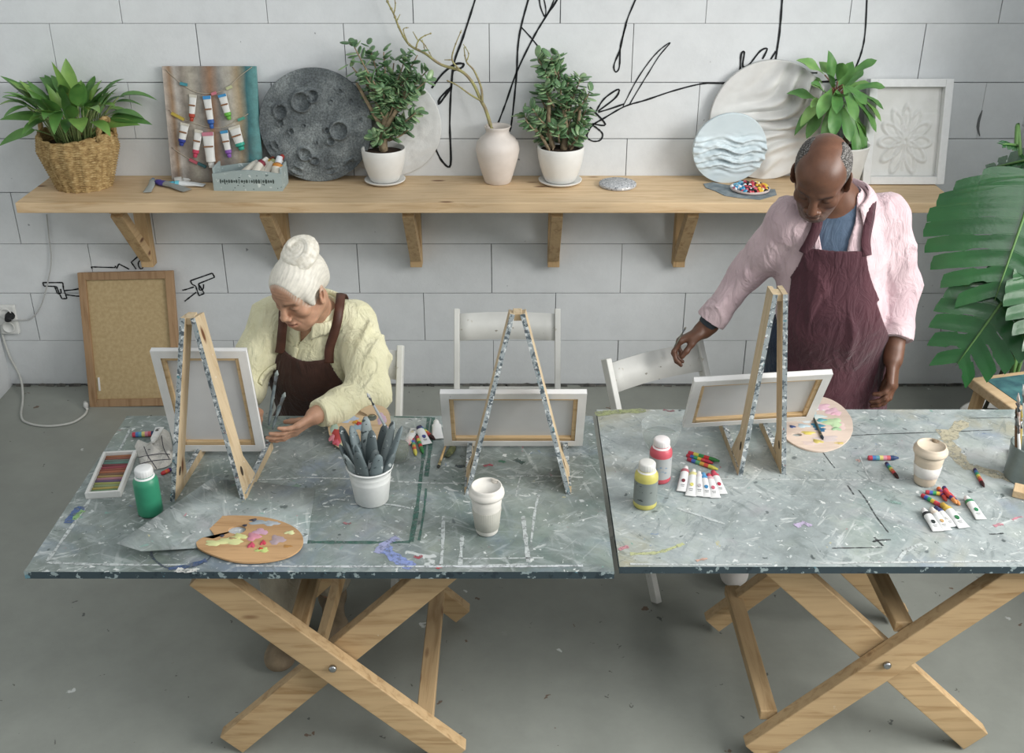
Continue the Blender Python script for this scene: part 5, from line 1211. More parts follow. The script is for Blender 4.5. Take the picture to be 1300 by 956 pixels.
m = MB(); m.tube(smooth_path([P(575, 563, TZ+.006), P(574, 570, TZ+.008), P(567, 580, TZ+.008)], 5), [.010]*5+[.012]*3+[.010]*2+[.006], 10, flat=.5)
tag(m.build('paint_knife', mat('#6d7247', .6, '#3f4630', 60)), 'stubby olive green tool lying beside the short wooden brush', 'tool')
m_ = brush('brush with a black tip resting on the right palette', P(1031, 526, TZ+.011), P(1045, 558, TZ+.009), .0042, mat('#4a5048', .6), mat('#5f5a48', .5), mat('#26323c', .7), None, .02)
# tin of brushes at the right edge
tl3 = P(1309, 617, TZ)+V((0, .045, 0)); TH_ = .115
t = thing('metal_tin', 'grey cylindrical tin packed with brushes at the right edge of the table', 'tin', tl3)
m = MB(); m.lathe([(0, .001), (.056, .001), (.058, .004), (.058, TH_-.004), (.060, TH_-.002), (.059, TH_), (.056, TH_), (.055, TH_-.005), (.054, .01), (0, .008)], 44); m.build('can', mat('#8f9c9a', .35, '#7b8886', 14, metal=.35), t)
m = MB(); m.lathe([(0, .04), (.053, .04)], 24); m.build('filling', BLACK, t)
gB_ = 'brushes standing in the grey tin'
for i, (x, y, u, v, mt, lab) in enumerate(((-.03, 0, 1293, 499, mat('#b9ada4', .6, '#7a5a4a', 60), 'flat brush with a pale worn handle standing in the grey tin'), (-.038, -.012, 1290, 517, mat('#6b4a2c', .6), 'short brown brush leaning left in the grey tin'), (-.02, .02, 1297, 520, mat('#a08a3c', .7), 'mustard yellow brush standing in the grey tin'), (-.012, -.02, 1299, 488, mat('#d5d6d4', .5), 'white-handled brush standing tallest in the grey tin'), (-.03, -.02, 1292, 528, mat('#e0e0dc', .5), 'thin white brush standing low in the grey tin'), (.0, .0, 1306, 500, mat('#5a6a7a', .6), 'blue-grey brush in the middle of the grey tin'))):
    a = tl3+V((x, y, .042)); b3 = PY(u, v, tl3.y+y*1.3)
    brush(lab, a, b3, .007 if i in (0, 2) else .0045, mt, METAL, [mat('#c4bab2', .7), BRW, mat('#a8913f', .8), mat('#d9d9d6', .7), mat('#8a8a86', .8), BRW][i], gB_, .035, flat=.5)
m = MB(); cB = P(1302, 630, TZ); m.box((0, 0, .012), (.07, .05, .022)); o = m.build('wooden_block', PINE['y'], bevel=.002); o.location = cB; o.rotation_euler = (0, 0, -.5); tag(o, 'small wooden block at the right edge of the table below the tin', 'block')

# ------------------------------------------------------------------ corner: monstera, stool, rod
mp = V((2.02, 3.80, 0))
t = thing('potted_plant', 'large monstera with split glossy leaves in the right corner', 'plant', mp)
m = MB(); m.lathe([(0, .001), (.12, .001), (.13, .01), (.17, .30), (.175, .31), (.165, .31), (.155, .28), (0, .27)], 40); m.build('pot', CERAM, t)
m = MB(); m.lathe([(0, .285), (.158, .28)], 24); m.build('soil', SOIL, t)
ms = MB(); m = MB()
def monstera(base, tipv, nrm, W, lobes=8, droop=.12, seed=0):
    base, tipv, nrm = V(base), V(tipv), V(nrm).normalized(); ax = tipv-base; L = ax.length; ax.normalize(); nrm = (nrm-ax*nrm.dot(ax)).normalized(); sd = ax.cross(nrm)
    rr = random.Random(seed)
    def pt(s, w):     # s along midrib 0..1 (can be <0 for the heart lobes), w signed across
        z = -droop*(s*s)*L*.8 - .28*(abs(w)/W)**2*W*.6
        return base + ax*(s*L) + sd*w + nrm*z
    for sg in (-1, 1):
        edges = [-.20 + 1.16*(i/lobes)**.95 for i in range(lobes+1)]
        for i in range(lobes):
            s0, s1 = edges[i], edges[i+1]; sm = (s0+s1)/2
            # outline half width (heart shape) at the lobe tip
            wd = W*.5*(math.sin(PI*min(1, max(0, (sm+.27)/1.30))**.85)**.72)
            nn = 13; rows = []
            r0, r1 = max(0, s0*.95+.02 if s0 > 0 else 0), max(.025, s1*.95+.02)
            if s1 <= 0: r0, r1 = 0, .03
            sweep = .30*(1-sm*.4)
            for k in range(nn+1):
                q = k/nn
                # attachments at the midrib narrow toward curved lobe centre line
                c = (r0+r1)/2*(1-q) + (sm + sweep*q*.75)*q + .03*math.sin(PI*q)
                hw0 = (r1-r0)/2*1.02; hw1 = (s1-s0)/2*1.06
                hw = hw0*(1-q)+hw1*q
                gap = .80 if (.28 < q < .50 and (i+(sg > 0)) % 2 == 0) else (1.06 if q < .55 else (1.0 if q < .75 else .95))
                if q > .86: gap *= (.98, .94, .84)[min(2, int((q-.86)/.05))]
                hw *= gap
                rows.append([pt(c-hw, sg*wd*q*1.02), pt(c-hw*.3, sg*wd*q*1.02)-nrm*.001, pt(c, sg*wd*q*1.025)-nrm*.002*(1 if 0 < q < 1 else 0), pt(c+hw*.3, sg*wd*q*1.02)-nrm*.001, pt(c+hw, sg*wd*q)])
            m.grid(rows)
    ms.tube([pt(s, 0)+nrm*.004 for s in (0, .2, .4, .6, .8, .97)], [.007, .006, .005, .004, .003, .001], 6)
W2 = lambda u, v, y: PY(u, v, y)-mp
q = [((1318, 222, 3.72), (1262, 385, 3.52), (-.30, -.75, .55), .62, 9), ((1296, 350, 3.60), (1212, 468, 3.50), (.05, -.62, .78), .36, 7), ((1330, 200, 3.9), (1246, 212, 4.1), (0, -.5, .9), .30, 7), ((1290, 186, 4.05), (1275, 180, 3.9), (0, -.6, .8), .06, 5), ((1345, 330, 3.6), (1330, 440, 3.4), (.1, -.7, .7), .34, 7)]
for i, (a, c, nv, w, lb) in enumerate(q):
    a_, c_ = W2(*a), W2(*c); monstera(a_, c_, nv, w, lb, .10, i)
    ms.tube(smooth_path([(0, 0, .28), (a_.x*.3, a_.y*.3, .28+(a_.z-.28)*.6), a_+V((.02, .05, .05)), a_], 5), .008, 7)
m.build('foliage', MON, t, fix=False, weld=False); ms.build('stalks', mat('#5f8a48', .5), t)
# stool with teal paint
st = P(1300, 476, .60); st = V((1.93, 3.50, 0))
t = thing('wooden_stool', 'wooden stool with a teal paint-stained seat at the right edge', 'stool', st, .25)
m = MB(); m.box((0, 0, .585), (.30, .30, .04)); sb = m.build('seat', PINE['x'], t, bevel=.006)
m = MB(); m.box((.01, .0, .6055), (.22, .24, .003)); m.build('paint_pad', mat('#4a7f80', .5, '#2f5560', 15), sb)
for sx in (-1, 1):
    for sy in (-1, 1):
        m = MB(); m.bar((sx*.115, sy*.115, .57), (sx*.15, sy*.15, .004), .036, .036, up=(0, 1, 0)); m.build('leg', PINE2['z'], t, bevel=.003)
for sx in (-1, 1):
    m = MB(); m.bar((sx*.13, -.128, .25), (sx*.13, .128, .25), .025, .03); m.build('stretcher', PINE2['y'], t)
m = MB(); m.tube([(1.735, 3.62, .008), (2.20, 3.98, 1.06)], .0085, 8); tag(m.build('metal_rod', mat('#4b4a3e', .5)), 'thin dark rod slanting up beside the wooden stool', 'rod')
# ------------------------------------------------------------------ people: distance fields -> surfaces
def smin(a, b, k):
    h = np.maximum(k-np.abs(a-b), 0)/k; return np.minimum(a, b)-h*h*k*.25
def smax(a, b, k): return -smin(-a, -b, k)
class Field:
    def __init__(self): self.ops = []
    def rc(self, a, b, ra, rb, k=.02, sub=False, H=None):
        a, b = V(a), V(b)
        if H is not None: a, b = H @ a, H @ b; sc = H.to_scale().x; ra, rb, k = ra*sc, rb*sc, k*sc
        self.ops.append(('rc', np.array(a), np.array(b), ra, rb, k, sub)); return self
    def el(self, c, r, k=.02, R=None, sub=False, H=None):
        c = V(c); R = R if R is not None else Matrix.Identity(3)
        if H is not None: c = H @ c; sc = H.to_scale().x; R = H.to_3x3().normalized() @ R; r = [q*sc for q in r]; k = k*sc
        self.ops.append(('el', np.array(c), np.array(R), np.array(r, float), None, k, sub)); return self
    def chain(self, pts, rs, k=.02):
        for i in range(len(pts)-1): self.rc(pts[i], pts[i+1], rs[i], rs[i+1], k)
        return self
    def _d(self, op, X, Y, Z):
        if op[0] == 'rc':
            a, b, ra, rb = op[1], op[2], op[3], op[4]; ab = b-a; L2 = max(ab.dot(ab), 1e-9)
            px, py, pz = X-a[0], Y-a[1], Z-a[2]
            t = np.clip((px*ab[0]+py*ab[1]+pz*ab[2])/L2, 0, 1)
            return np.sqrt((px-t*ab[0])**2+(py-t*ab[1])**2+(pz-t*ab[2])**2)-(ra+(rb-ra)*t)
        c, R, r = op[1], op[2], op[3]
        p = (X-c[0], Y-c[1], Z-c[2]); q = [R[0, i]*p[0]+R[1, i]*p[1]+R[2, i]*p[2] for i in range(3)]
        k0 = np.sqrt(sum((q[i]/r[i])**2 for i in range(3)))+1e-9; k1 = np.sqrt(sum((q[i]/r[i]**2)**2 for i in range(3)))+1e-9
        return k0*(k0-1)/k1
    def box(self, op):
        if op[0] == 'rc':
            m = max(op[3], op[4]); return np.minimum(op[1], op[2])-m, np.maximum(op[1], op[2])+m
        m = np.sqrt(((op[2]*op[3])**2).sum(1)); return op[1]-m, op[1]+m
    def bounds(self, pad=.02):
        B = [self.box(o) for o in self.ops if not o[6]]; return np.min([b[0] for b in B], 0)-pad, np.max([b[1] for b in B], 0)+pad
    def grid(self, h, lo=None, hi=None, extra=0):
        l, u = self.bounds(.012+extra); lo = l if lo is None else np.array(lo, float); hi = u if hi is None else np.array(hi, float)
        ax = [np.arange(lo[i], hi[i]+h, h, dtype=np.float32) for i in range(3)]
        D = np.full([len(a) for a in ax], .5, np.float32)
        for op in self.ops:
            b0, b1 = self.box(op); m = op[5]+.02+extra
            sl = []
            for i in range(3):
                s0 = max(0, int((b0[i]-m-lo[i])/h)); s1 = min(len(ax[i]), int((b1[i]+m-lo[i])/h)+2); sl.append(slice(s0, max(s0, s1)))
            if any(s.stop <= s.start for s in sl): continue
            X, Y, Z = ax[0][sl[0]][:, None, None], ax[1][sl[1]][None, :, None], ax[2][sl[2]][None, None, :]
            d = self._d(op, X, Y, Z).astype(np.float32); S = tuple(sl)
            D[S] = smax(D[S], -d, op[5]) if op[6] else smin(D[S], d, op[5])
        return D, ax, lo
    def at(self, p):
        X, Y, Z = [np.array([q[i] for q in p]) for i in range(3)]; D = np.full(len(p), .5)
        for op in self.ops:
            d = self._d(op, X, Y, Z); D = smax(D, -d, op[5]) if op[6] else smin(D, d, op[5])
        return D
def nets(D, lo, h):
    # naive surface nets on a dense field
    n = np.array(D.shape); S = D < 0
    c = np.zeros(n-1, np.uint8)
    for i in (0, 1):
        for j in (0, 1):
            for k in (0, 1): c += S[i:n[0]-1+i, j:n[1]-1+j, k:n[2]-1+k]
    act = np.argwhere((c > 0) & (c < 8)); idx = np.full(n-1, -1, np.int32); idx[act[:, 0], act[:, 1], act[:, 2]] = np.arange(len(act))
    cor = {(i, j, k): D[act[:, 0]+i, act[:, 1]+j, act[:, 2]+k] for i in (0, 1) for j in (0, 1) for k in (0, 1)}
    pos = np.zeros((len(act), 3)); cnt = np.zeros(len(act))
    for a in cor:
        for ax in range(3):
            if a[ax]: continue
            b = list(a); b[ax] = 1; b = tuple(b); va, vb = cor[a], cor[b]; m = (va < 0) != (vb < 0)
            t = np.where(m, va/np.where(np.abs(va-vb) < 1e-12, 1e-12, va-vb), 0)
            for q in range(3): pos[:, q] += np.where(m, a[q]+(t if q == ax else 0), 0)
            cnt += m
    pos = (pos/cnt[:, None]+act)*h+np.array(lo)
    F = []
    for ax in range(3):
        u, v = (ax+1) % 3, (ax+2) % 3
        sl0 = [slice(None)]*3; sl1 = [slice(None)]*3; sl0[ax] = slice(0, n[ax]-1); sl1[ax] = slice(1, n[ax])
        A, B = S[tuple(sl0)], S[tuple(sl1)]; e = np.argwhere(A != B)
        e = e[(e[:, u] > 0) & (e[:, v] > 0) & (e[:, u] < n[u]-1) & (e[:, v] < n[v]-1)]
        ins = A[e[:, 0], e[:, 1], e[:, 2]]
        def g(du, dv):
            q = e.copy(); q[:, u] -= du; q[:, v] -= dv; return idx[q[:, 0], q[:, 1], q[:, 2]]
        f = np.stack([g(1, 1), g(0, 1), g(0, 0), g(1, 0)], 1); f[~ins] = f[~ins][:, ::-1]; F.append(f)
    F = np.concatenate(F); F = F[(F >= 0).all(1)]
    return pos, F
def relax(pos, F, it=1, lam=.5):
    for _ in range(it):
        acc = np.zeros_like(pos); cnt = np.zeros(len(pos))
        for i in range(4):
            a, b = F[:, i], F[:, (i+1) % 4]
            for q in range(3): acc[:, q] += np.bincount(a, pos[b, q], len(pos)) + np.bincount(b, pos[a, q], len(pos))
            cnt += np.bincount(a, minlength=len(pos))+np.bincount(b, minlength=len(pos))
        pos = pos*(1-lam)+lam*acc/np.maximum(cnt, 1)[:, None]
    return pos
def vnorm(pos, F):
    n = np.cross(pos[F[:, 2]]-pos[F[:, 0]], pos[F[:, 3]]-pos[F[:, 1]]); N = np.zeros_like(pos)
    for i in range(4):
        for q in range(3): N[:, q] += np.bincount(F[:, i], n[:, q], len(pos))
    return N/np.maximum(np.linalg.norm(N, axis=1), 1e-9)[:, None]
def folds(pos, seed, freq, amp, an=(1, 1, 1)):
    r = np.random.RandomState(seed); p = pos*np.array(an); warp = np.zeros(len(p))
    for i in range(4):
        k = r.randn(3)*freq*.35; warp += np.sin(p @ k + r.rand()*6.3)
    out = np.zeros(len(p))
    for i in range(6):
        k = r.randn(3); k = k/np.linalg.norm(k)*freq*r.uniform(.6, 1.7); out += 1-2*np.abs(np.sin(p @ k + warp*1.2 + r.rand()*6.3))**.8
    return amp*out/2.4
def mesh_np(name, pos, F, m, parent=None, col=None):
    me = bpy.data.meshes.new(name); me.vertices.add(len(pos)); me.vertices.foreach_set('co', pos.astype(np.float32).ravel())
    me.loops.add(len(F)*4); me.loops.foreach_set('vertex_index', F.astype(np.int32).ravel()); me.polygons.add(len(F)); me.polygons.foreach_set('loop_start', np.arange(0, len(F)*4, 4, dtype=np.int32))
    me.update(calc_edges=True); me.validate(); me.polygons.foreach_set('use_smooth', [True]*len(me.polygons)); me.materials.append(m)
    if col is not None:
        a = me.color_attributes.new('Col', 'FLOAT_COLOR', 'POINT'); a.data.foreach_set('color', np.concatenate([col, np.ones((len(col), 1))], 1).astype(np.float32).ravel())
    o = bpy.data.objects.new(name, me); COL.objects.link(o)
    if parent is not None: o.parent = parent; o.matrix_parent_inverse = Matrix.Translation(-V(parent.location))
    return o
def Hm(loc, fwd, up=(0, 0, 1), s=1):
    # frame with local +y = forward, +z = up
    y = V(fwd).normalized(); z = V(up); z = (z-y*z.dot(y)).normalized(); x = y.cross(z)
    return Matrix.Translation(V(loc)) @ Matrix((x, y, z)).transposed().to_4x4() @ Matrix.Scale(s, 4)
def head(F, H, s=1, male=False, jowl=0, nose=1.0):
    E_ = lambda c, r, k, R=None, sub=False: F.el(c, r, k, R, sub, H)
    R_ = lambda a, b, ra, rb, k, sub=False: F.rc(a, b, ra, rb, k, sub, H)
    E_((0, -.018, .042), (.074, .096, .079), .02); E_((0, .025, .045), (.062, .062, .060), .03)
    E_((0, .022, -.035), (.058, .062, .080), .03)
    jw = .054 if male else .050
    for q in (-1, 1):
        R_((q*jw, -.012, -.052), (q*.022, .058, -.096), .020, .019, .025)
        E_((q*.042, .054, -.026), (.022, .022, .020), .02)
        R_((q*.014, .083, .022), (q*.044, .068, .021), .0095, .008, .016)
        if jowl: E_((q*.038, .040, -.078), (.016, .022, .022), .02)
    E_((0, .064, -.100), (.022, .018, .017), .02)
    E_((0, .075, -.066), (.028, .018, .026), .02)
    for q in (-1, 1):
        E_((q*.032, .096, .000), (.017, .018, .011), .012, None, True)
        E_((q*.031, .070, -.002), (.0150, .0135, .0125), .004)
    R_((0, .086, .012), (0, .1045, -.030), .0075*nose, .0115*nose, .012)
    for q in (-1, 1): E_((q*.0135*nose, .098, -.035), (.0085*nose, .010, .0075), .006)
    for q in (-1, 1): E_((q*.007, .104, -.043), (.0035, .005, .004), .003, None, True)
    E_((0, .092, -.0595), (.023, .009, .0060 if not male else .008), .006); E_((0, .090, -.0745), (.020, .0095, .0065 if not male else .009), .006)
    R_((-.024, .088, -.0675), (.024, .088, -.0675), .0022, .0022, .004, True); E_((0, .1005, -.067), (.017, .004, .0022), .003, None, True)
    for q in (-1, 1):
        R_((q*.020, .094, -.040), (q*.034, .080, -.066), .0018, .0022, .008, True)      # nose-mouth fold
        Re = Euler((.25, q*.18, q*-.45)).to_matrix()
        E_((q*.078, -.012, -.008), (.0080, .021, .034), .006, Re); E_((q*.083, -.006, -.006), (.005, .010, .018), .005, Re, True); E_((q*.077, -.004, -.036), (.006, .008, .010), .006)
def hand(F, W, dirv, palm, side, curl, spread=.10, s=1.0, thumb=(.9, .5, .25), tc=(.3, .3), k=.006):
    # W wrist, dirv toward the fingers, palm = direction the palm faces, side=+1 puts the thumb on dir x palm
    W, d, pn = V(W), V(dirv).normalized(), V(palm); pn = (pn-d*pn.dot(d)).normalized(); t = d.cross(pn)*side
    tips = []
    kn = [(-.030, .083, .0088, (.030, .019, .017)), (-.010, .089, .0090, (.043, .026, .020)), (.011, .090, .0093, (.047, .030, .021)), (.031, .087, .0092, (.043, .026, .020))]   # little .. index
    F.rc(W-d*.03*s, W+d*.012*s, .024*s, .022*s, .02)
    for off, ln_, r, ph in kn:
        b0 = W+t*off*.55*s+d*.012*s; b1 = W+t*off*s+d*ln_*s-pn*.003*s; F.rc(b0, b1, .0155*s, (r+.0028)*s, .012)
    F.rc(W+t*.022*s+d*.02*s+pn*.006*s, W+t*.030*s+d*.05*s+pn*.008*s, .016*s, .012*s, .014)
    for i, (off, ln_, r, ph) in enumerate(kn):
        p = W+t*off*s+d*ln_*s-pn*.003*s; sp = (off/.03)*spread; dd = (d+t*sp).normalized(); c = curl[i] if isinstance(curl[i], (tuple, list)) else (curl[i]*.8, curl[i], curl[i]*.7)
        rr = r
        for j in range(3):
            dd = (Matrix.Rotation(c[j], 3, dd.cross(pn)) @ dd).normalized()
            q = p+dd*ph[j]*s; F.rc(p, q, rr*s, rr*.90*s, k if j else .008); p = q; rr *= .91
        tips.append(p)
    b = W+t*.026*s+d*.028*s+pn*.006*s; dd = (t*thumb[0]+d*thumb[1]+pn*thumb[2]).normalized(); p = b+dd*.036*s; F.rc(b, p, .0150*s, .0115*s, .012)
    for j, L in enumerate((.030, .024)):
        dd = (dd*(1-tc[j]) + (d*.8+pn*.35)*tc[j]).normalized(); q = p+dd*L*s; F.rc(p, q, (.0108 if j == 0 else .0098)*s, (.0098 if j == 0 else .0080)*s, k); p = q
    tips.append(p); return tips
def tosrgb_mix(a, b, f): return a*(1-f[:, None])+np.array(b)[None]*f[:, None]
L3 = lambda c: np.array(lin(c)[:3])
gs = lambda x, s: np.exp(-(x/s)**2)
sst = lambda x, a, b: np.clip((x-a)/(b-a), 0, 1)**2*(3-2*np.clip((x-a)/(b-a), 0, 1))
def local(H, pos): Hi = np.array(H.inverted()); return pos @ Hi[:3, :3].T + Hi[:3, 3]
def face_paint(col, q, skin, lip, brow, male):
    x, y, z = q[:, 0], q[:, 1], q[:, 2]; ax = np.abs(x); front = sst(y, .03, .06)
    reg = ((np.abs(z) < .16) & (ax < .11) & (np.abs(y) < .15)).astype(float); front = front*reg
    col = tosrgb_mix(col, lip, front*gs(z+.067, .0105)*gs(x, .021)*.75)
    col = tosrgb_mix(col, lip*.35, front*gs(z+.0675, .0018)*sst(.026-ax, 0, .006)*.9)
    col = tosrgb_mix(col, brow, front*gs(z-.0225+.10*np.abs(ax-.031), .0045)*sst(ax, .010, .016)*sst(.052-ax, 0, .008)*(.8 if male else .8))
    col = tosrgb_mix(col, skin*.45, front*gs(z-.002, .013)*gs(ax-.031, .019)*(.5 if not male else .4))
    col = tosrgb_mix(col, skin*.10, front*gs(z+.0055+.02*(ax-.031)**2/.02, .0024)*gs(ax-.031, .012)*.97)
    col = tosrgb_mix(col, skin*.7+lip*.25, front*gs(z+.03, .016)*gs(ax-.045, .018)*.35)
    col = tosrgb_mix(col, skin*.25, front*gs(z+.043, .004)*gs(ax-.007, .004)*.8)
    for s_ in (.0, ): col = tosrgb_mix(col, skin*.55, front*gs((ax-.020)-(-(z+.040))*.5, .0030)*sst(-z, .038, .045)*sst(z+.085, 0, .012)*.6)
    if not male:      # age lines
        for zz in (.040, .052, .064): col = tosrgb_mix(col, skin*.62, front*gs(z-zz-.004*np.cos(x*70), .0018)*sst(.045-ax, 0, .02)*.7)
        col = tosrgb_mix(col, skin*.6, front*gs(ax-.006, .002)*gs(z-.022, .010)*.6)
        col = tosrgb_mix(col, skin*.6, front*gs(z+.016+.25*(ax-.03), .0024)*gs(ax-.034, .014)*.75)
        for xx in (.008, .016): col = tosrgb_mix(col, skin*.6, front*gs(ax-xx, .0014)*gs(z+.054, .006)*.5)
    return col
def project(field, pts, off, it=14):
    Q_ = [np.array(p) for p in pts]
    for _ in range(it):
        d = field.at(Q_); e = 1e-3; g = np.stack([(field.at([p+np.eye(3)[i]*e for p in Q_])-d)/e for i in range(3)], 1); g /= np.maximum(np.linalg.norm(g, axis=1), 1e-6)[:, None]
        Q_ = [p-gg*(dd-off)*.7 for p, gg, dd in zip(Q_, g, d)]
    return [V(p) for p in Q_]
def collar2(field, H, rad, zs, spread, m, parent, w=.040, tip=.062, name='collar', th=.004, nfront=.5):
    # neck ring (front gap left open), a stand, and a leaf laid on the outside of the garment
    n = 33; base = []; dirs = []
    for i in range(n):
        a = nfront + (2*PI-2*nfront)*i/(n-1); f = math.cos(a)   # a = 0 is the front
        base.append(H @ V((rad*math.sin(a), rad*math.cos(a), zs[0]*(1-f)/2+zs[1]*(1+f)/2))); dirs.append(H.to_3x3() @ V((math.sin(a), math.cos(a), 0)))
    up = (H.to_3x3() @ V((0, 0, 1))).normalized(); b0 = project(field, base, .001); low = []
    for i, (p, d) in enumerate(zip(b0, dirs)):
        e = abs(2*i/(n-1)-1)**7; ww = w+(tip-w)*e; low.append(p+d.normalized()*ww*(.75+.2*(1-e)) - up*ww*.55*(1+.5*e))
    low = project(field, low, .007); rows = [[], [], [], [], []]
    for i in range(n):
        e = abs(2*i/(n-1)-1)**6; st = spread*(1-.35*e); d = dirs[i].normalized()
        top = b0[i]+up*st; rows[0].append(b0[i]-up*.004); rows[1].append(top-d*.002); rows[2].append(top+d*.007-up*.002); rows[3].append((top+low[i])/2+d*.006+up*.001); rows[4].append(low[i])
    mb = MB(); mb.grid(rows); o = mb.build(name, m, None, solid=th, sub=1, fix=False); o.parent = parent; o.matrix_parent_inverse = Matrix.Translation(-V(parent.location)); return o
def strap(field, pts, w, m, parent, name='strap', off=.006, th=.004):
    # ribbon pulled onto the outside of a field
    P_ = smooth_path(pts, 8); P_ = [np.array(p) for p in P_]
    for _ in range(14):
        d = field.at(P_); e = 1e-3; g = np.stack([(field.at([p+np.eye(3)[i]*e for p in P_])-d)/e for i in range(3)], 1); g /= np.maximum(np.linalg.norm(g, axis=1), 1e-6)[:, None]
        P_ = [p-gg*(dd-off)*.7 for p, gg, dd in zip(P_, g, d)]
    rows = [[], [], []]
    for i, p in enumerate(P_):
        t = V(P_[min(i+1, len(P_)-1)]-P_[max(i-1, 0)]).normalized(); s_ = V(g[i]).cross(t).normalized(); pv = V(p)
        rows[0].append(pv-s_*w/2-V(g[i])*.001); rows[1].append(pv); rows[2].append(pv+s_*w/2-V(g[i])*.001)
    mb = MB(); mb.grid(rows); o = mb.build(name, m, None, solid=th, fix=False); o.parent = parent; o.matrix_parent_inverse = Matrix.Translation(-V(parent.location)); return o, P_
def apron_mesh(T, off, th, region, h, m, parent, seed, amp=.004, freq=20, lo=None, hi=None, an=(1, 1, .5)):
    D, ax, l0 = T.grid(h, lo, hi, extra=off+.03); X, Y, Z = ax[0][:, None, None], ax[1][None, :, None], ax[2][None, None, :]
    A = np.maximum(np.abs(D-off)-th/2, region(X, Y, Z)).astype(np.float32); del D
    pos, F = nets(A, l0, h); pos = relax(pos, F, 2, .5); N = vnorm(pos, F); pos = pos+N*0
    f = folds(pos, seed, freq, amp, an); g = np.array([0, -1.0, 0]); pos = pos + np.array([[0, -1, 0]])*np.maximum(f, -amp*.3)[:, None]
    return mesh_np('apron', pos, F, m, parent)
SKINM = m_vcol('skin_light', .5, .25, 220, .35, .12); SKIND = m_vcol('skin_dark', .42, .2, 220, .45, .05)
def body_obj(F, h, m, parent, H, skin, male, lip, brow, hs, extra=None):
    D, ax, lo = F.grid(h); pos, Q = nets(D, lo, h); del D
    pos = relax(pos, Q, 1, .35); col = np.tile(skin, (len(pos), 1)); q = local(H, pos)
    col = col*(1+.10*folds(pos, 5, 40, 1.0)[:, None])
    col = face_paint(col, q, skin, lip, brow, male)
    if extra: col = extra(col, q, pos)
    return mesh_np('body', pos, Q, m, parent, np.clip(col, 0, 1))
def wear(F, h, m, parent, name, seed, amp, freq, an=(1, 1, 1), cut=None, smooth=2, where=None):
    D, ax, lo = F.grid(h)
    if cut is not None:
        X, Y, Z = ax[0][:, None, None], ax[1][None, :, None], ax[2][None, None, :]; D = np.maximum(D, cut(X, Y, Z)).astype(np.float32)
    pos, Q = nets(D, lo, h); del D
    pos = relax(pos, Q, smooth, .5); N = vnorm(pos, Q); f = folds(pos, seed, freq, amp, an); f = np.where(f < 0, f*.25, f)
    if where is not None: f = f*where(pos)
    pos = pos+N*f[:, None]; return mesh_np(name, pos, Q, m, parent)
def shoe(ankle, toe, parent, upper, sole, name, lace=None, L=.27, W=.047, boot=0, z0=.0):
    a, t_ = V(ankle), V(toe); d = V((t_.x-a.x, t_.y-a.y, 0)).normalized(); H = Matrix.Translation(V((a.x, a.y, z0)) - d*.07) @ Matrix((V((d.y, -d.x, 0)), d, V((0, 0, 1)))).transposed().to_4x4()
    F = Field(); F.rc((0, .035, .055), (0, L-.055, .045), .040, .036, .03, H=H); F.el((0, L-.06, .040), (W, .060, .036), .03, H=H); F.el((0, .035, .05), (.038, .045, .05), .03, H=H); F.rc((0, .05, .06), (0, .045, .10+boot), .042, .042+boot*.06, .03, H=H)
    D, ax, lo = F.grid(.005); Z = ax[2][None, None, :]; D = np.maximum(D, (z0+.022)-Z).astype(np.float32); pos, Q = nets(D, lo, .005); pos = relax(pos, Q, 1)
    o = mesh_np(name, pos, Q, upper, parent)
    out = [(.040*math.sin(a_)*(1 if True else 1)*(1.0+.18*math.cos(a_)), L/2-.005+(L/2+.008)*math.cos(a_)) for a_ in [2*PI*i/28 for i in range(28)]]
    m = MB(); m.prism(out, .001, .028, H.copy()); s_ = m.build('sole', sole, None, bevel=.003); s_.parent = o; s_.matrix_parent_inverse = o.matrix_world.inverted() if False else Matrix.Translation(-V(parent.location))
    if lace:
        for i in range(4):
            m = MB(); y = .105+.026*i; z = .094-.012*i; m.tube([H @ V((-.024, y, z-.006)), H @ V((0, y+.004, z+.003)), H @ V((.024, y, z-.006))], .003, 6); l_ = m.build('lace', lace, None); l_.parent = o; l_.matrix_parent_inverse = Matrix.Translation(-V(parent.location))
    return o

# ================================================================== the seated person
wroot = thing('person', 'seated person in a pale yellow shirt and brown apron, leaning over the left table', 'person', (-.66, 3.30, 0))
fwd = V((-.27, -.963, 0)).normalized(); rgt = V((fwd.y, -fwd.x, 0))       # rgt = the person's right (image left)
hc = PY(381, 368, 3.07)
HW_ = Hm(hc, (-.47, -.78, -.40), (-.06, -.12, 1), .97)
pel = V((-.655, 3.42, .53)); che = V((-.655, 3.275, .86)); nkb = V((-.650, 3.205, 1.055))
sR, sL = V((-.798, 3.245, 1.020)), V((-.520, 3.230, 1.010))
eR, wR = V((-.892, 3.15, .80)), V((-.865, 2.965, .86))
eL, wL = V((-.475, 3.065, .835)), P(401, 527, .842)
hipR, hipL = V((-.75, 3.42, .50)), V((-.56, 3.42, .50)); knR, knL = V((-.83, 3.02, .50)), V((-.64, 3.02, .50)); anR, anL = V((-.765, 2.86, .09)), V((-.63, 2.98, .09))
F = Field()
F.rc(pel, che, .13, .125, .03); F.el(che, (.15, .11, .18), .05); F.rc(sR, sL, .055, .055, .05); F.rc(che, nkb, .10, .06, .05)
head(F, HW_, .97, False, 1, 1.08)
nk0 = HW_ @ V((0, -.030, -.070)); F.rc(nkb, nk0, .052, .050, .03)
F.chain([sR, eR, wR], [.050, .038, .026], .03); F.chain([sL, eL, wL], [.050, .038, .027], .03)
F.chain([hipR, knR, anR], [.085, .058, .036], .04); F.chain([hipL, knL, anL], [.085, .058, .036], .04); F.rc(hipR, hipL, .10, .10, .05)
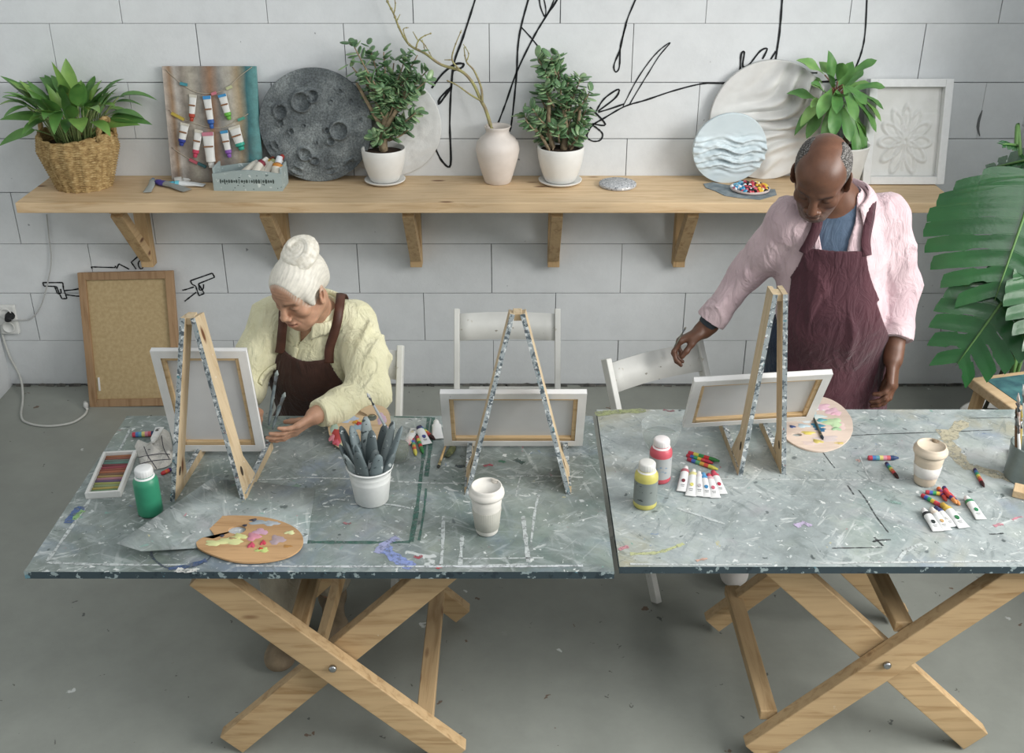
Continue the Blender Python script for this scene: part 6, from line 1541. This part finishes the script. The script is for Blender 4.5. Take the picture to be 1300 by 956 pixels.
# left hand (image right) flat against the canvas edge, thumb up; right hand behind the canvas
tipsL = hand(F, wL, P(348, 563, .80)-wL, (-.55, .35, .45), 1, [(.25, .25, .2), (.22, .3, .2), (.2, .3, .2), (.15, .3, .2)], .12, .90, (.55, .35, .55), (.35, .2))
tipsR = hand(F, wR, V((.12, -.07, -.05)), (.2, -.5, -.6), -1, [(.9, 1.0, .5)]*4, .05, .86, (.6, .6, .3), (.5, .4))
# hair: swept-back cap and bun
Hf = Field()
Hf.el((0, -.019, .043), (.0785, .1005, .0835), .02, H=HW_); Hf.el((0, .022, .050), (.0655, .0665, .0625), .02, H=HW_); Hf.el((0, -.075, .0), (.055, .04, .055), .03, H=HW_)
for q in (-1, 1): Hf.el((q*.067, .012, .012), (.014, .032, .042), .02, H=HW_)
Hf.el((0, .122, .010), (.071, .081, .096), .010, sub=True, H=HW_); Hf.el((0, .07, -.085), (.11, .10, .075), .01, sub=True, H=HW_)
for q in (-1, 1): Hf.el((q*.085, .0, -.022), (.022, .026, .040), .008, sub=True, H=HW_)
def wx(col, q, pos):
    # fine white hairs thinning out at the hairline
    near = np.linalg.norm(q, axis=1) < .16; idx = np.where(near)[0]; d = Hf.at(pos[idx]); x, y, z = q[idx, 0], q[idx, 1], q[idx, 2]
    f = np.clip(1-d/.010, 0, 1)*(.55+.45*np.sin(x*900+z*300))*(z > -.03)*.75; c2 = col.copy(); c2[idx] = tosrgb_mix(col[idx], L3('#d8d0c0'), np.clip(f, 0, 1)); return c2
skinW = L3('#c79576')
bw = body_obj(F, .0028, SKINM, wroot, HW_, skinW, False, L3('#9a5548'), L3('#544030'), .97, wx)
# hair surface and bun
D, ax, lo = Hf.grid(.0028); pos, Q = nets(D, lo, .0028); pos = relax(pos, Q, 1); q = local(HW_, pos); N = vnorm(pos, Q)
ang_ = np.arctan2(q[:, 0], q[:, 2]+.02); st_ = .00035*np.sin(ang_*46+6*np.sin(q[:, 1]*40))+.0002*np.sin(ang_*91+q[:, 1]*60); pos = pos+N*st_[:, None]
def m_hair(c1, c2, sx, name):
    t = NT(name); t.set(Roughness=.45, Specular_IOR_Level=.4); m = t.map(sx); n = t.noise(3, m, detail=5, rough=.65); r = t.ramp(n, 0, [(.35, lin(c2)), (.6, lin(c1))]); t.col((r, 0)); t.bump(n, 0, .15, .002); return t.mat
HAIRW = m_hair('#e6e1d3', '#cfc8b6', (22, 22, 22), 'white_hair')
cs = 1+.035*np.sin(ang_*40+5*np.sin(q[:, 1]*35))+.035*np.sin(ang_*83+9*np.sin(q[:, 1]*22)+1)-.06*gs(pos[:, 2]*0+np.abs(np.sin(ang_*13+3*q[:, 1]*10)), .12)
hair = mesh_np('hair', pos, Q, m_vcol('white_hair_cap', .45, .1, 120, .4), wroot, np.clip(np.array(L3('#dcd7c9'))[None]*cs[:, None], 0, 1))
Bf = Field(); bc0 = V((-.014, -.052, .122))
Be = Euler((-.25, -.12, 0)).to_matrix()
Bf.el(bc0, (.058, .056, .032), .01, Be, H=HW_)
for k in range(40):
    a0, a1 = 2*PI*k/20, 2*PI*(k+1)/20; r0 = .056-.026*(k/40); r1 = .056-.026*((k+1)/40); z0, z1 = -.012+.036*k/40, -.012+.036*(k+1)/40
    c_ = lambda a, r, z: bc0+Be @ V((r*math.cos(a), r*1.08*math.sin(a), z))
    Bf.rc(c_(a0, r0, z0), c_(a1, r1, z1), .0135, .0135, .004, H=HW_)
D, ax, lo = Bf.grid(.0028); pos, Q = nets(D, lo, .0028); pos = relax(pos, Q, 1); N = vnorm(pos, Q); q = local(HW_, pos)-np.array(bc0)
aa = np.arctan2(q[:, 1], q[:, 0]); rr_ = np.hypot(q[:, 0], q[:, 1]); pos = pos+N*(.0006*np.sin(rr_*700+q[:, 2]*500+3*aa))[:, None]
bun = mesh_np('hair_bun', pos, Q, HAIRW, wroot)
# shirt
SHIRTW = m_fabric('yellow_shirt', '#e2deba', '#d2cda4', .45, fold=9); APW = m_fabric('brown_apron', '#4b3128', '#3a251e', .35, fold=8, rough=.75); LEATH = mat('#5a3527', .5, '#452619', 20)
T = Field(); T.rc(pel, che, .150, .150, .04); T.el(che+V((0, 0, -.02)), (.172, .128, .20), .05); T.rc(sR+V((.02, .01, 0)), sL+V((-.02, .01, 0)), .068, .066, .06); T.rc(che, nkb, .12, .070, .06); T.el((che+pel)/2+fwd*.03, (.155, .13, .17), .05)
Sf = Field(); Sf.ops = list(T.ops)
cufR = wR+(eR-wR)*.10; cufL = wL+(eL-wL)*.14
Sf.chain([sR, sR.lerp(eR, .5)+V((-.012, 0, 0)), eR, cufR], [.070, .066, .061, .042], .035); Sf.chain([sL, sL.lerp(eL, .5)+V((.014, .0, 0)), eL+V((.006, 0, -.004)), eL.lerp(cufL, .6)+V((0, 0, -.010)), cufL], [.072, .072, .070, .056, .045], .035)
Sf.rc(cufL-(cufL-eL).normalized()*.03, cufL+(cufL-eL).normalized()*.05, .046, .044, .006); Sf.rc(cufR, cufR+(cufR-eR).normalized()*.05, .040, .040, .006)
nkH = Hm(nkb, fwd, (nk0-nkb).normalized())
ni = np.array(nkH.inverted())
def loc_(Hi, X, Y, Z): return [Hi[i, 0]*X+Hi[i, 1]*Y+Hi[i, 2]*Z+Hi[i, 3] for i in range(3)]
def cplane(X, Y, Z, c, n, rad=.085):
    n = V(n).normalized(); d = (X-c.x)*n.x+(Y-c.y)*n.y+(Z-c.z)*n.z; return np.where((X-c.x)**2+(Y-c.y)**2+(Z-c.z)**2 < rad*rad, d, -1.0)
def cutW(X, Y, Z):
    x, y, z = loc_(ni, X, Y, Z)
    hole = np.sqrt((x/1.0)**2+(y/1.0)**2)-.054
    hole = np.maximum(hole, -z-.02)             # neck hole
    vee = np.maximum(np.abs(x+.004)-np.clip((z+.085)*.34, .0, .05)-.0015, -(y-.02)); vee = np.maximum(vee, -z-.10)
    return np.maximum(-np.minimum(hole, vee), np.maximum(cplane(X, Y, Z, cufL+(cufL-eL).normalized()*.022, cufL-eL), cplane(X, Y, Z, cufR+(cufR-eR).normalized()*.022, cufR-eR)))
armw = lambda p: np.clip(.30+np.maximum(0, np.abs(p[:, 0]+.668)-.115)*9, .30, 1.25)
shirt = wear(Sf, .0040, SHIRTW, wroot, 'shirt', 3, .0085, 30, (1, 1, .75), cutW, 2, armw)
R3 = nkH.to_3x3()
collar2(Sf, nkH, .060, (.036, -.004), .016, SHIRTW, wroot, .027, .062, nfront=.34)
# placket and buttons: pulled onto the front of the shirt
pk, pp_ = strap(Sf, [nkH @ V((.006, .11, -.10)), nkH @ V((.006, .14, -.16)), nkH @ V((.006, .15, -.22))], .022, SHIRTW, wroot, 'placket', .003, .003)
m = MB()
for p in (pp_[5], pp_[14]): m.ball(V(p)+fwd*.004, (.005, .003, .005), n=10, m=6)
bt = m.build('buttons', mat('#d6d0b4', .4)); bt.parent = wroot; bt.matrix_parent_inverse = Matrix.Translation(-V(wroot.location))
# cuff of the near sleeve
ac = (wL-eL).normalized()
# apron: bib, waist and lap
A = Field(); A.ops = list(T.ops); A.rc(pel, pel+fwd*.10, .16, .15, .04); A.chain([hipR, knR+V((0, 0, .01))], [.115, .085], .05); A.chain([hipL, knL+V((0, 0, .01))], [.115, .085], .05); A.rc(hipR.lerp(knR, .6), hipL.lerp(knL, .6), .085, .085, .06)
cH = Hm(che, fwd, (nkb-pel).normalized()); ci_ = np.array(cH.inverted())
def regW(X, Y, Z):
    x, y, z = loc_(ci_, X, Y, Z)
    wdt = np.where(z > -.02, .088+np.clip(.065-z, 0, 1)*.55, .136+np.clip(-.02-z, 0, .2)*.9)
    d = np.maximum(np.abs(x)-wdt, z-.085+.02*np.cos(x*16)); d = np.maximum(d, -(y-.0)-.02*0); return np.maximum(d, .47-Z)
ap = apron_mesh(A, .012, .009, regW, .0045, APW, wroot, 8, .008, 20)
bt_ = lambda x, z, y=.12: cH @ V((x, y, z))
for q, nm in ((-1, 'r'), (1, 'l')):
    pth = [bt_(q*.078, .060), bt_(q*.082, .12), bt_(q*.078, .185, .06), bt_(q*.060, .215, .0), bt_(q*.045, .19, -.07), bt_(q*.02, .10, -.12)]
    so, sp_ = strap(Sf, pth, .030, LEATH, wroot, 'apron_strap', .0145, .004)
    c = V(sp_[6]); m = MB(); g_ = (c-che).normalized(); Hq = Hm(c+fwd*.005, fwd, (V(sp_[8])-V(sp_[4])).normalized())
    for s_ in (-1, 1): m.box((s_*.018, 0, 0), (.005, .004, .034), Hq); m.box((0, 0, s_*.015), (.036, .004, .005), Hq)
    bo = m.build('buckle', mat('#6b5a3f', .35, metal=.8)); bo.parent = so; bo.matrix_parent_inverse = Matrix.Translation(-V(wroot.location))
# earring
er = HW_ @ V((.080, -.004, -.052)); m = MB(); m.ball(er, .0035, n=8, m=6); m.ball(er+V((0, 0, -.011)), (.0032, .0032, .005), n=8, m=6); m.tube([er, er+V((0, 0, -.02))], .001, 5); m.ball(er+V((0, 0, -.022)), (.0035, .0035, .006), n=8, m=6)
o = m.build('earring', mat('#7d8f93', .25, metal=.6)); o.parent = wroot; o.matrix_parent_inverse = Matrix.Translation(-V(wroot.location))
# trousers and boots
TRW = m_fabric('beige_trousers', '#a59d89', '#928a78', .4)
Tf = Field(); Tf.rc(hipR, hipL, .115, .115, .05); Tf.chain([hipR, knR, anR+V((0, 0, .07))], [.103, .086, .074], .04); Tf.chain([hipL, knL, anL+V((0, 0, .07))], [.103, .086, .074], .04)
wear(Tf, .006, TRW, wroot, 'trousers', 9, .005, 24)
BOOT = mat('#8f7d62', .7, '#756550', 20); SOLEB = mat('#4a4034', .8)
shoe(anR+V((0, 0, 0)), P(356, 850, 0), wroot, BOOT, SOLEB, 'boot', mat('#3d3a33', .8), .28, .050, .03)
shoe(anL, V((-.585, 2.75, 0)), wroot, BOOT, SOLEB, 'boot', mat('#3d3a33', .8), .28, .050, .03)
# brushes bunched in the far hand, behind the canvas edge
gH = 'grey brushes held in the seated person\'s far hand'
for i, (u, v, u2, v2) in enumerate(((343, 522, 352, 470), (350, 531, 362, 498), (346, 545, 356, 512), (341, 540, 347, 500))):
    a, b2 = PY(u, v, 2.80+.012*i), PY(u2, v2, 2.86+.012*i)
    brush('slim grey paint-smeared brush held upright behind the left canvas', a, b2, .0055, mat('#6d7878', .6, '#49565a', 40), METAL, mat('#8a9490', .7), gH, .02)

# ================================================================== the standing person
mroot = thing('person', 'standing person in a pink shirt and maroon apron, one hand on a chair back', 'person', (1.08, 3.34, 0))
fm = V((-.22, -.975, 0)).normalized()
hcM = PY(1042, 226, 3.19)
HM = Hm(hcM, (-.34, -.74, -.56), (-.14, -.54, .84), 1.06)
pel = V((1.105, 3.37, .90)); bel = V((1.085, 3.335, 1.02)); che = V((1.075, 3.36, 1.21)); nkb = V((1.060, 3.335, 1.395))
sR, sL = V((.915, 3.315, 1.335)), V((1.240, 3.365, 1.335))
eR, wR = PY(950, 343, 3.42), PY(893, 419, 3.42)
eL, wL = PY(1145, 362, 3.37), PY(1134, 455, 3.21)
hipR, hipL = V((1.01, 3.37, .88)), V((1.20, 3.38, .88)); knR, knL = V((.955, 3.31, .50)), V((1.215, 3.38, .49)); anR, anL = V((.87, 3.28, .09)), V((1.225, 3.42, .09))
M_ = Field()
M_.rc(pel, che, .15, .15, .04); M_.el(che, (.165, .115, .19), .05); M_.rc(sR, sL, .062, .062, .05); M_.rc(che, nkb, .12, .075, .05); M_.rc(hipR, hipL, .11, .11, .05)
head(M_, HM, 1.05, True, 0, 1.22)
nk0 = HM @ V((0, -.035, -.075)); M_.rc(nkb, nk0, .062, .060, .035)
M_.chain([sR, eR, wR], [.060, .045, .030], .03); M_.chain([sL, eL, wL], [.060, .045, .030], .03)
M_.chain([hipR, knR, anR], [.092, .062, .042], .04); M_.chain([hipL, knL, anL], [.092, .062, .042], .04)
# right hand over the chair rail
tR = PY(850, 438, 3.40)
hand(M_, wR, V((-.085, -.005, -.045)), (.0, -.35, -.94), 1, [(.75, .85, .5), (.7, .85, .5), (.65, .8, .5), (.55, .8, .5)], .06, 1.02, (.25, .8, .45), (.35, .4))
# left hand hanging, lightly curled
hand(M_, wL, PY(1130, 514, 3.14)-wL, (-.75, .55, .1), 1, [(.5, .6, .4), (.45, .55, .4), (.4, .5, .35), (.3, .45, .3)], .05, 1.05, (.45, .75, .35), (.4, .2))
skinM = L3('#6e4733')
def mx(col, q, pos):
    x, y, z = q[:, 0], q[:, 1], q[:, 2]; ax = np.abs(x)
    reg = ((np.abs(z) < .16) & (ax < .11) & (np.abs(y) < .15)).astype(float)
    # stubble and moustache, greying chin
    st = reg*sst(y, .02, .05)*sst(-z, .045, .06)*(1-gs(z+.067, .009)*gs(x, .024)); nz = .5+.5*np.sin(pos[:, 0]*1900)*np.sin(pos[:, 2]*2100+pos[:, 1]*1700)
    col = tosrgb_mix(col, L3('#2a1d18'), st*.45); col = tosrgb_mix(col, L3('#9a9088'), st*nz*.45*gs(z+.09, .03))
    col = tosrgb_mix(col, L3('#241813'), reg*sst(y, .07, .085)*gs(z+.051, .0055)*sst(.03-ax, 0, .012)*.85)
    # lighter palm side of finger ends, darker knuckles
    return col
body_obj(M_, .0030, SKIND, mroot, HM, skinM, True, L3('#6d4238'), L3('#1d1512'), 1.05, mx)
# short grey hair at the sides and back
Hh = Field(); Hh.el((0, -.020, .040), (.0800, .1010, .0815), .02, H=HM); Hh.el((0, -.075, -.02), (.055, .035, .05), .03, H=HM)
D, ax, lo = Hh.grid(.0026); X, Y, Z = ax[0][:, None, None], ax[1][None, :, None], ax[2][None, None, :]; hi_ = np.array(HM.inverted()); x, y, z = loc_(hi_, X, Y, Z)
crown = .026 - (np.sqrt((x/.062)**2+((y-.015)/.105)**2)-1)*.0
top_ = np.minimum(.043-np.abs(x), 0)*0 + (.046+.010*np.sin(y*60)-np.abs(x))    # bald strip along the middle
reg = np.maximum(np.where(y < -.065, z-.035, .040+.006*np.sin(y*50)-np.abs(x)), y-.052+.45*np.maximum(z-.03, 0)); reg = np.maximum(reg, -(z+.015+.5*np.maximum(-y-.01, 0))); reg = np.maximum(reg, z-.105)
D = np.maximum(D, reg).astype(np.float32); pos, Q = nets(D, lo, .0026); pos = relax(pos, Q, 1); N = vnorm(pos, Q)
pos = pos+N*(.0012*np.sin(pos[:, 0]*1500)*np.sin(pos[:, 1]*1400)*np.sin(pos[:, 2]*1600))[:, None]
mesh_np('hair', pos, Q, m_speck('#3f3b38', [('#8d8a86', .52), ('#1d1a18', .55)], .8, 260), mroot)
# t-shirt
TS = Field(); TS.el(che+V((0, 0, .0)), (.168, .122, .19), .05); TS.rc(sR.lerp(sL, .25), sR.lerp(sL, .75), .066, .066, .05); TS.rc(che, nkb-V((0, 0, .0)), .129, .080, .05); TS.rc(pel, che, .15, .15, .04)
nkH = Hm(nkb, fm, V((-.1, -.28, 1)).normalized()); ni = np.array(nkH.inverted())
def cutT(X, Y, Z):
    x, y, z = loc_(ni, X, Y, Z); hole = np.maximum(np.sqrt(x**2+((y-.01)/1.15)**2)-.066, -z+.004); return np.maximum(-hole, 1.0-Z)
wear(TS, .005, m_fabric('slate_tshirt', '#586a80', '#485a70', .3), mroot, 't_shirt', 4, .002, 18, cut=cutT)
# shirt, open at the chest
SHM = m_fabric('pink_shirt', '#d2b9bd', '#c2a7ad', .45, fold=9); APM = m_fabric('maroon_apron', '#553139', '#45272f', .4, fold=7, rough=.8); JEAN = m_fabric('navy_jeans', '#2f3d50', '#253142', .4)
T = Field(); T.rc(pel, bel, .158, .160, .05); T.rc(bel, che, .160, .165, .05); T.el(che+V((0, 0, -.02)), (.187, .135, .20), .05); T.rc(sR, sL, .074, .074, .06); T.rc(che, nkb, .138, .084, .06); T.el(bel+fm*.035, (.16, .13, .15), .06)
Sf = Field(); Sf.ops = list(T.ops)
cufR = wR+(eR-wR)*.24; cufL = wL+(eL-wL)*.32
Sf.chain([sR, sR.lerp(eR, .5)+V((.0, 0, -.006)), eR, cufR], [.076, .066, .058, .050], .04); Sf.chain([sL, sL.lerp(eL, .5)+V((.0, 0, 0)), eL, cufL], [.074, .068, .060, .054], .04)
ar_, al_ = (cufR-eR).normalized(), (cufL-eL).normalized()
Sf.rc(cufR-ar_*.025, cufR+ar_*.06, .0555, .0555, .004); Sf.rc(cufL-al_*.03, cufL+al_*.06, .0605, .060, .004)
def cutM(X, Y, Z):
    x, y, z = loc_(ni, X, Y, Z); hole = np.maximum(np.sqrt(x**2+y**2)-.072, -z-.03)
    vee = np.maximum(np.abs(x)-np.clip((z+.30)*.22, 0, .058), -(y-.02)); vee = np.maximum(vee, -z-.30); d = -np.minimum(hole, vee); d = np.maximum(d, np.maximum(cplane(X, Y, Z, cufR+ar_*.02, ar_, .1), cplane(X, Y, Z, cufL+al_*.02, al_, .1))); return np.maximum(d, np.where((X-1.08)**2 > .22**2, -1.0, .80-Z))
def amM(p): return np.clip(.45+np.abs(p[:, 0]-1.08)*4.5, .45, 1.2)
shirt = wear(Sf, .0042, SHM, mroot, 'shirt', 12, .0085, 27, (1, 1, .7), cutM, 2, amM)
collar2(Sf, nkH, .082, (.045, -.02), .022, SHM, mroot, .034, .066, nfront=.75)
# rolled cuff tail and dark wrist band on the outstretched arm
Cf = Field(); Cf.rc(cufR+ar_*.012, cufR+ar_*.040, .037, .034, .01)
D, ax, lo = Cf.grid(.003); X, Y, Z = ax[0][:, None, None], ax[1][None, :, None], ax[2][None, None, :]; c0 = cufR+ar_*.040; D = np.maximum(D, (X-c0.x)*ar_.x+(Y-c0.y)*ar_.y+(Z-c0.z)*ar_.z).astype(np.float32); pos, Q = nets(D, lo, .003)
mesh_np('wrist_band', pos, Q, mat('#39424a', .7), mroot)
# apron with bib and skirt
A = Field(); A.ops = list(T.ops); A.rc(pel, V((1.10, 3.345, .56)), .172, .178, .06); A.rc(hipR+V((-.005, 0, .05)), V((.99, 3.33, .56)), .12, .115, .06); A.rc(hipL+V((.0, 0, .05)), V((1.21, 3.35, .56)), .12, .115, .06); A.el(bel+fm*.04, (.168, .135, .16), .06)
cH = Hm(che, fm, (0, 0, 1)); ci_ = np.array(cH.inverted())
def regM(X, Y, Z):
    x, y, z = loc_(ci_, X, Y, Z)
    wdt = np.where(z > -.10, .098+np.clip(.065-z, 0, 1)**1.6*1.1, .148+np.clip(-.10-z, 0, .3)*.45)
    wdt = np.where((x > 0) & (z < -.05), np.minimum(wdt, .128), wdt)
    d = np.maximum(np.abs(x)-wdt, z-.068); d = np.maximum(d, -(y+.02)); return np.maximum(d, .50-Z)
apron_mesh(A, .012, .009, regM, .0048, APM, mroot, 21, .011, 17, an=(1, 1, .8))
bt_ = lambda x, z, y=.13: cH @ V((x, y, z))
for q in (-1, 1):
    pth = [bt_(q*.088, .045), bt_(q*.088, .10), bt_(q*.086, .16, .08), bt_(q*.080, .205, .02), bt_(q*.062, .215, -.05), bt_(q*.03, .17, -.11)]
    strap(Sf, pth, .034, APM, mroot, 'apron_strap', .013, .004)
# waist tie
for q in (-1, 1): strap(A, [bt_(q*.150, -.21, .02), bt_(q*.175, -.20, -.05), bt_(q*.12, -.20, -.14), bt_(0, -.20, -.16)], .022, APM, mroot, 'apron_tie', .008, .004)
# ring
rg_ = None
Jf = Field(); Jf.rc(hipR, hipL, .118, .118, .05); Jf.chain([hipR, knR, anR+V((0, 0, .05))], [.108, .082, .068], .04); Jf.chain([hipL, knL, anL+V((0, 0, .05))], [.108, .082, .068], .04)
wear(Jf, .006, JEAN, mroot, 'jeans', 14, .005, 22)
SNK = mat('#dcd8d4', .6); SOLM = mat('#25262a', .6)
shoe(anR, V((.79, 3.09, 0)), mroot, SNK, SOLM, 'sneaker', mat('#e8e6e2', .7), .28, .048); shoe(anL, V((1.19, 3.2, 0)), mroot, SNK, SOLM, 'sneaker', mat('#e8e6e2', .7), .28, .048)
rgp = wL+(PY(1124, 505, 3.32)-wL).normalized()*.105; rd = (PY(1124, 505, 3.32)-wL).normalized()
# brush held between finger and thumb
brush('thin dark brush held in the standing person\'s hand on the chair', PY(856, 440, 3.34), PY(871, 415, 3.37), .0032, mat('#5c5c50', .6), METAL, mat('#7d7d70', .7), None, .01)
# ------------------------------------------------------------------ light
w = bpy.data.worlds.new('world'); SC.world = w; w.use_nodes = True
bg = w.node_tree.nodes['Background']; bg.inputs[0].default_value = (.94, .98, 1.0, 1); bg.inputs[1].default_value = .46
def area(name, loc, tgt, sx, sy, power, col=(1, 1, 1)):
    d = bpy.data.lights.new(name, 'AREA'); d.shape = 'RECTANGLE'; d.size = sx; d.size_y = sy; d.energy = power; d.color = col
    o = bpy.data.objects.new(name, d); COL.objects.link(o); o.location = loc; o.rotation_euler = (V(tgt)-V(loc)).to_track_quat('-Z', 'Y').to_euler(); return o
area('window_light', (4.3, 1.2, 3.0), (.6, 2.6, .4), 3.4, 2.4, 600, (1, .98, .95))
area('front_light', (1.2, .2, 4.6), (.2, 4.2, 1.1), 3.5, 2.2, 75, (.97, .99, 1))
SC.view_settings.view_transform = 'Standard'; SC.view_settings.look = 'None'; SC.view_settings.exposure = -.14; SC.view_settings.gamma = 1
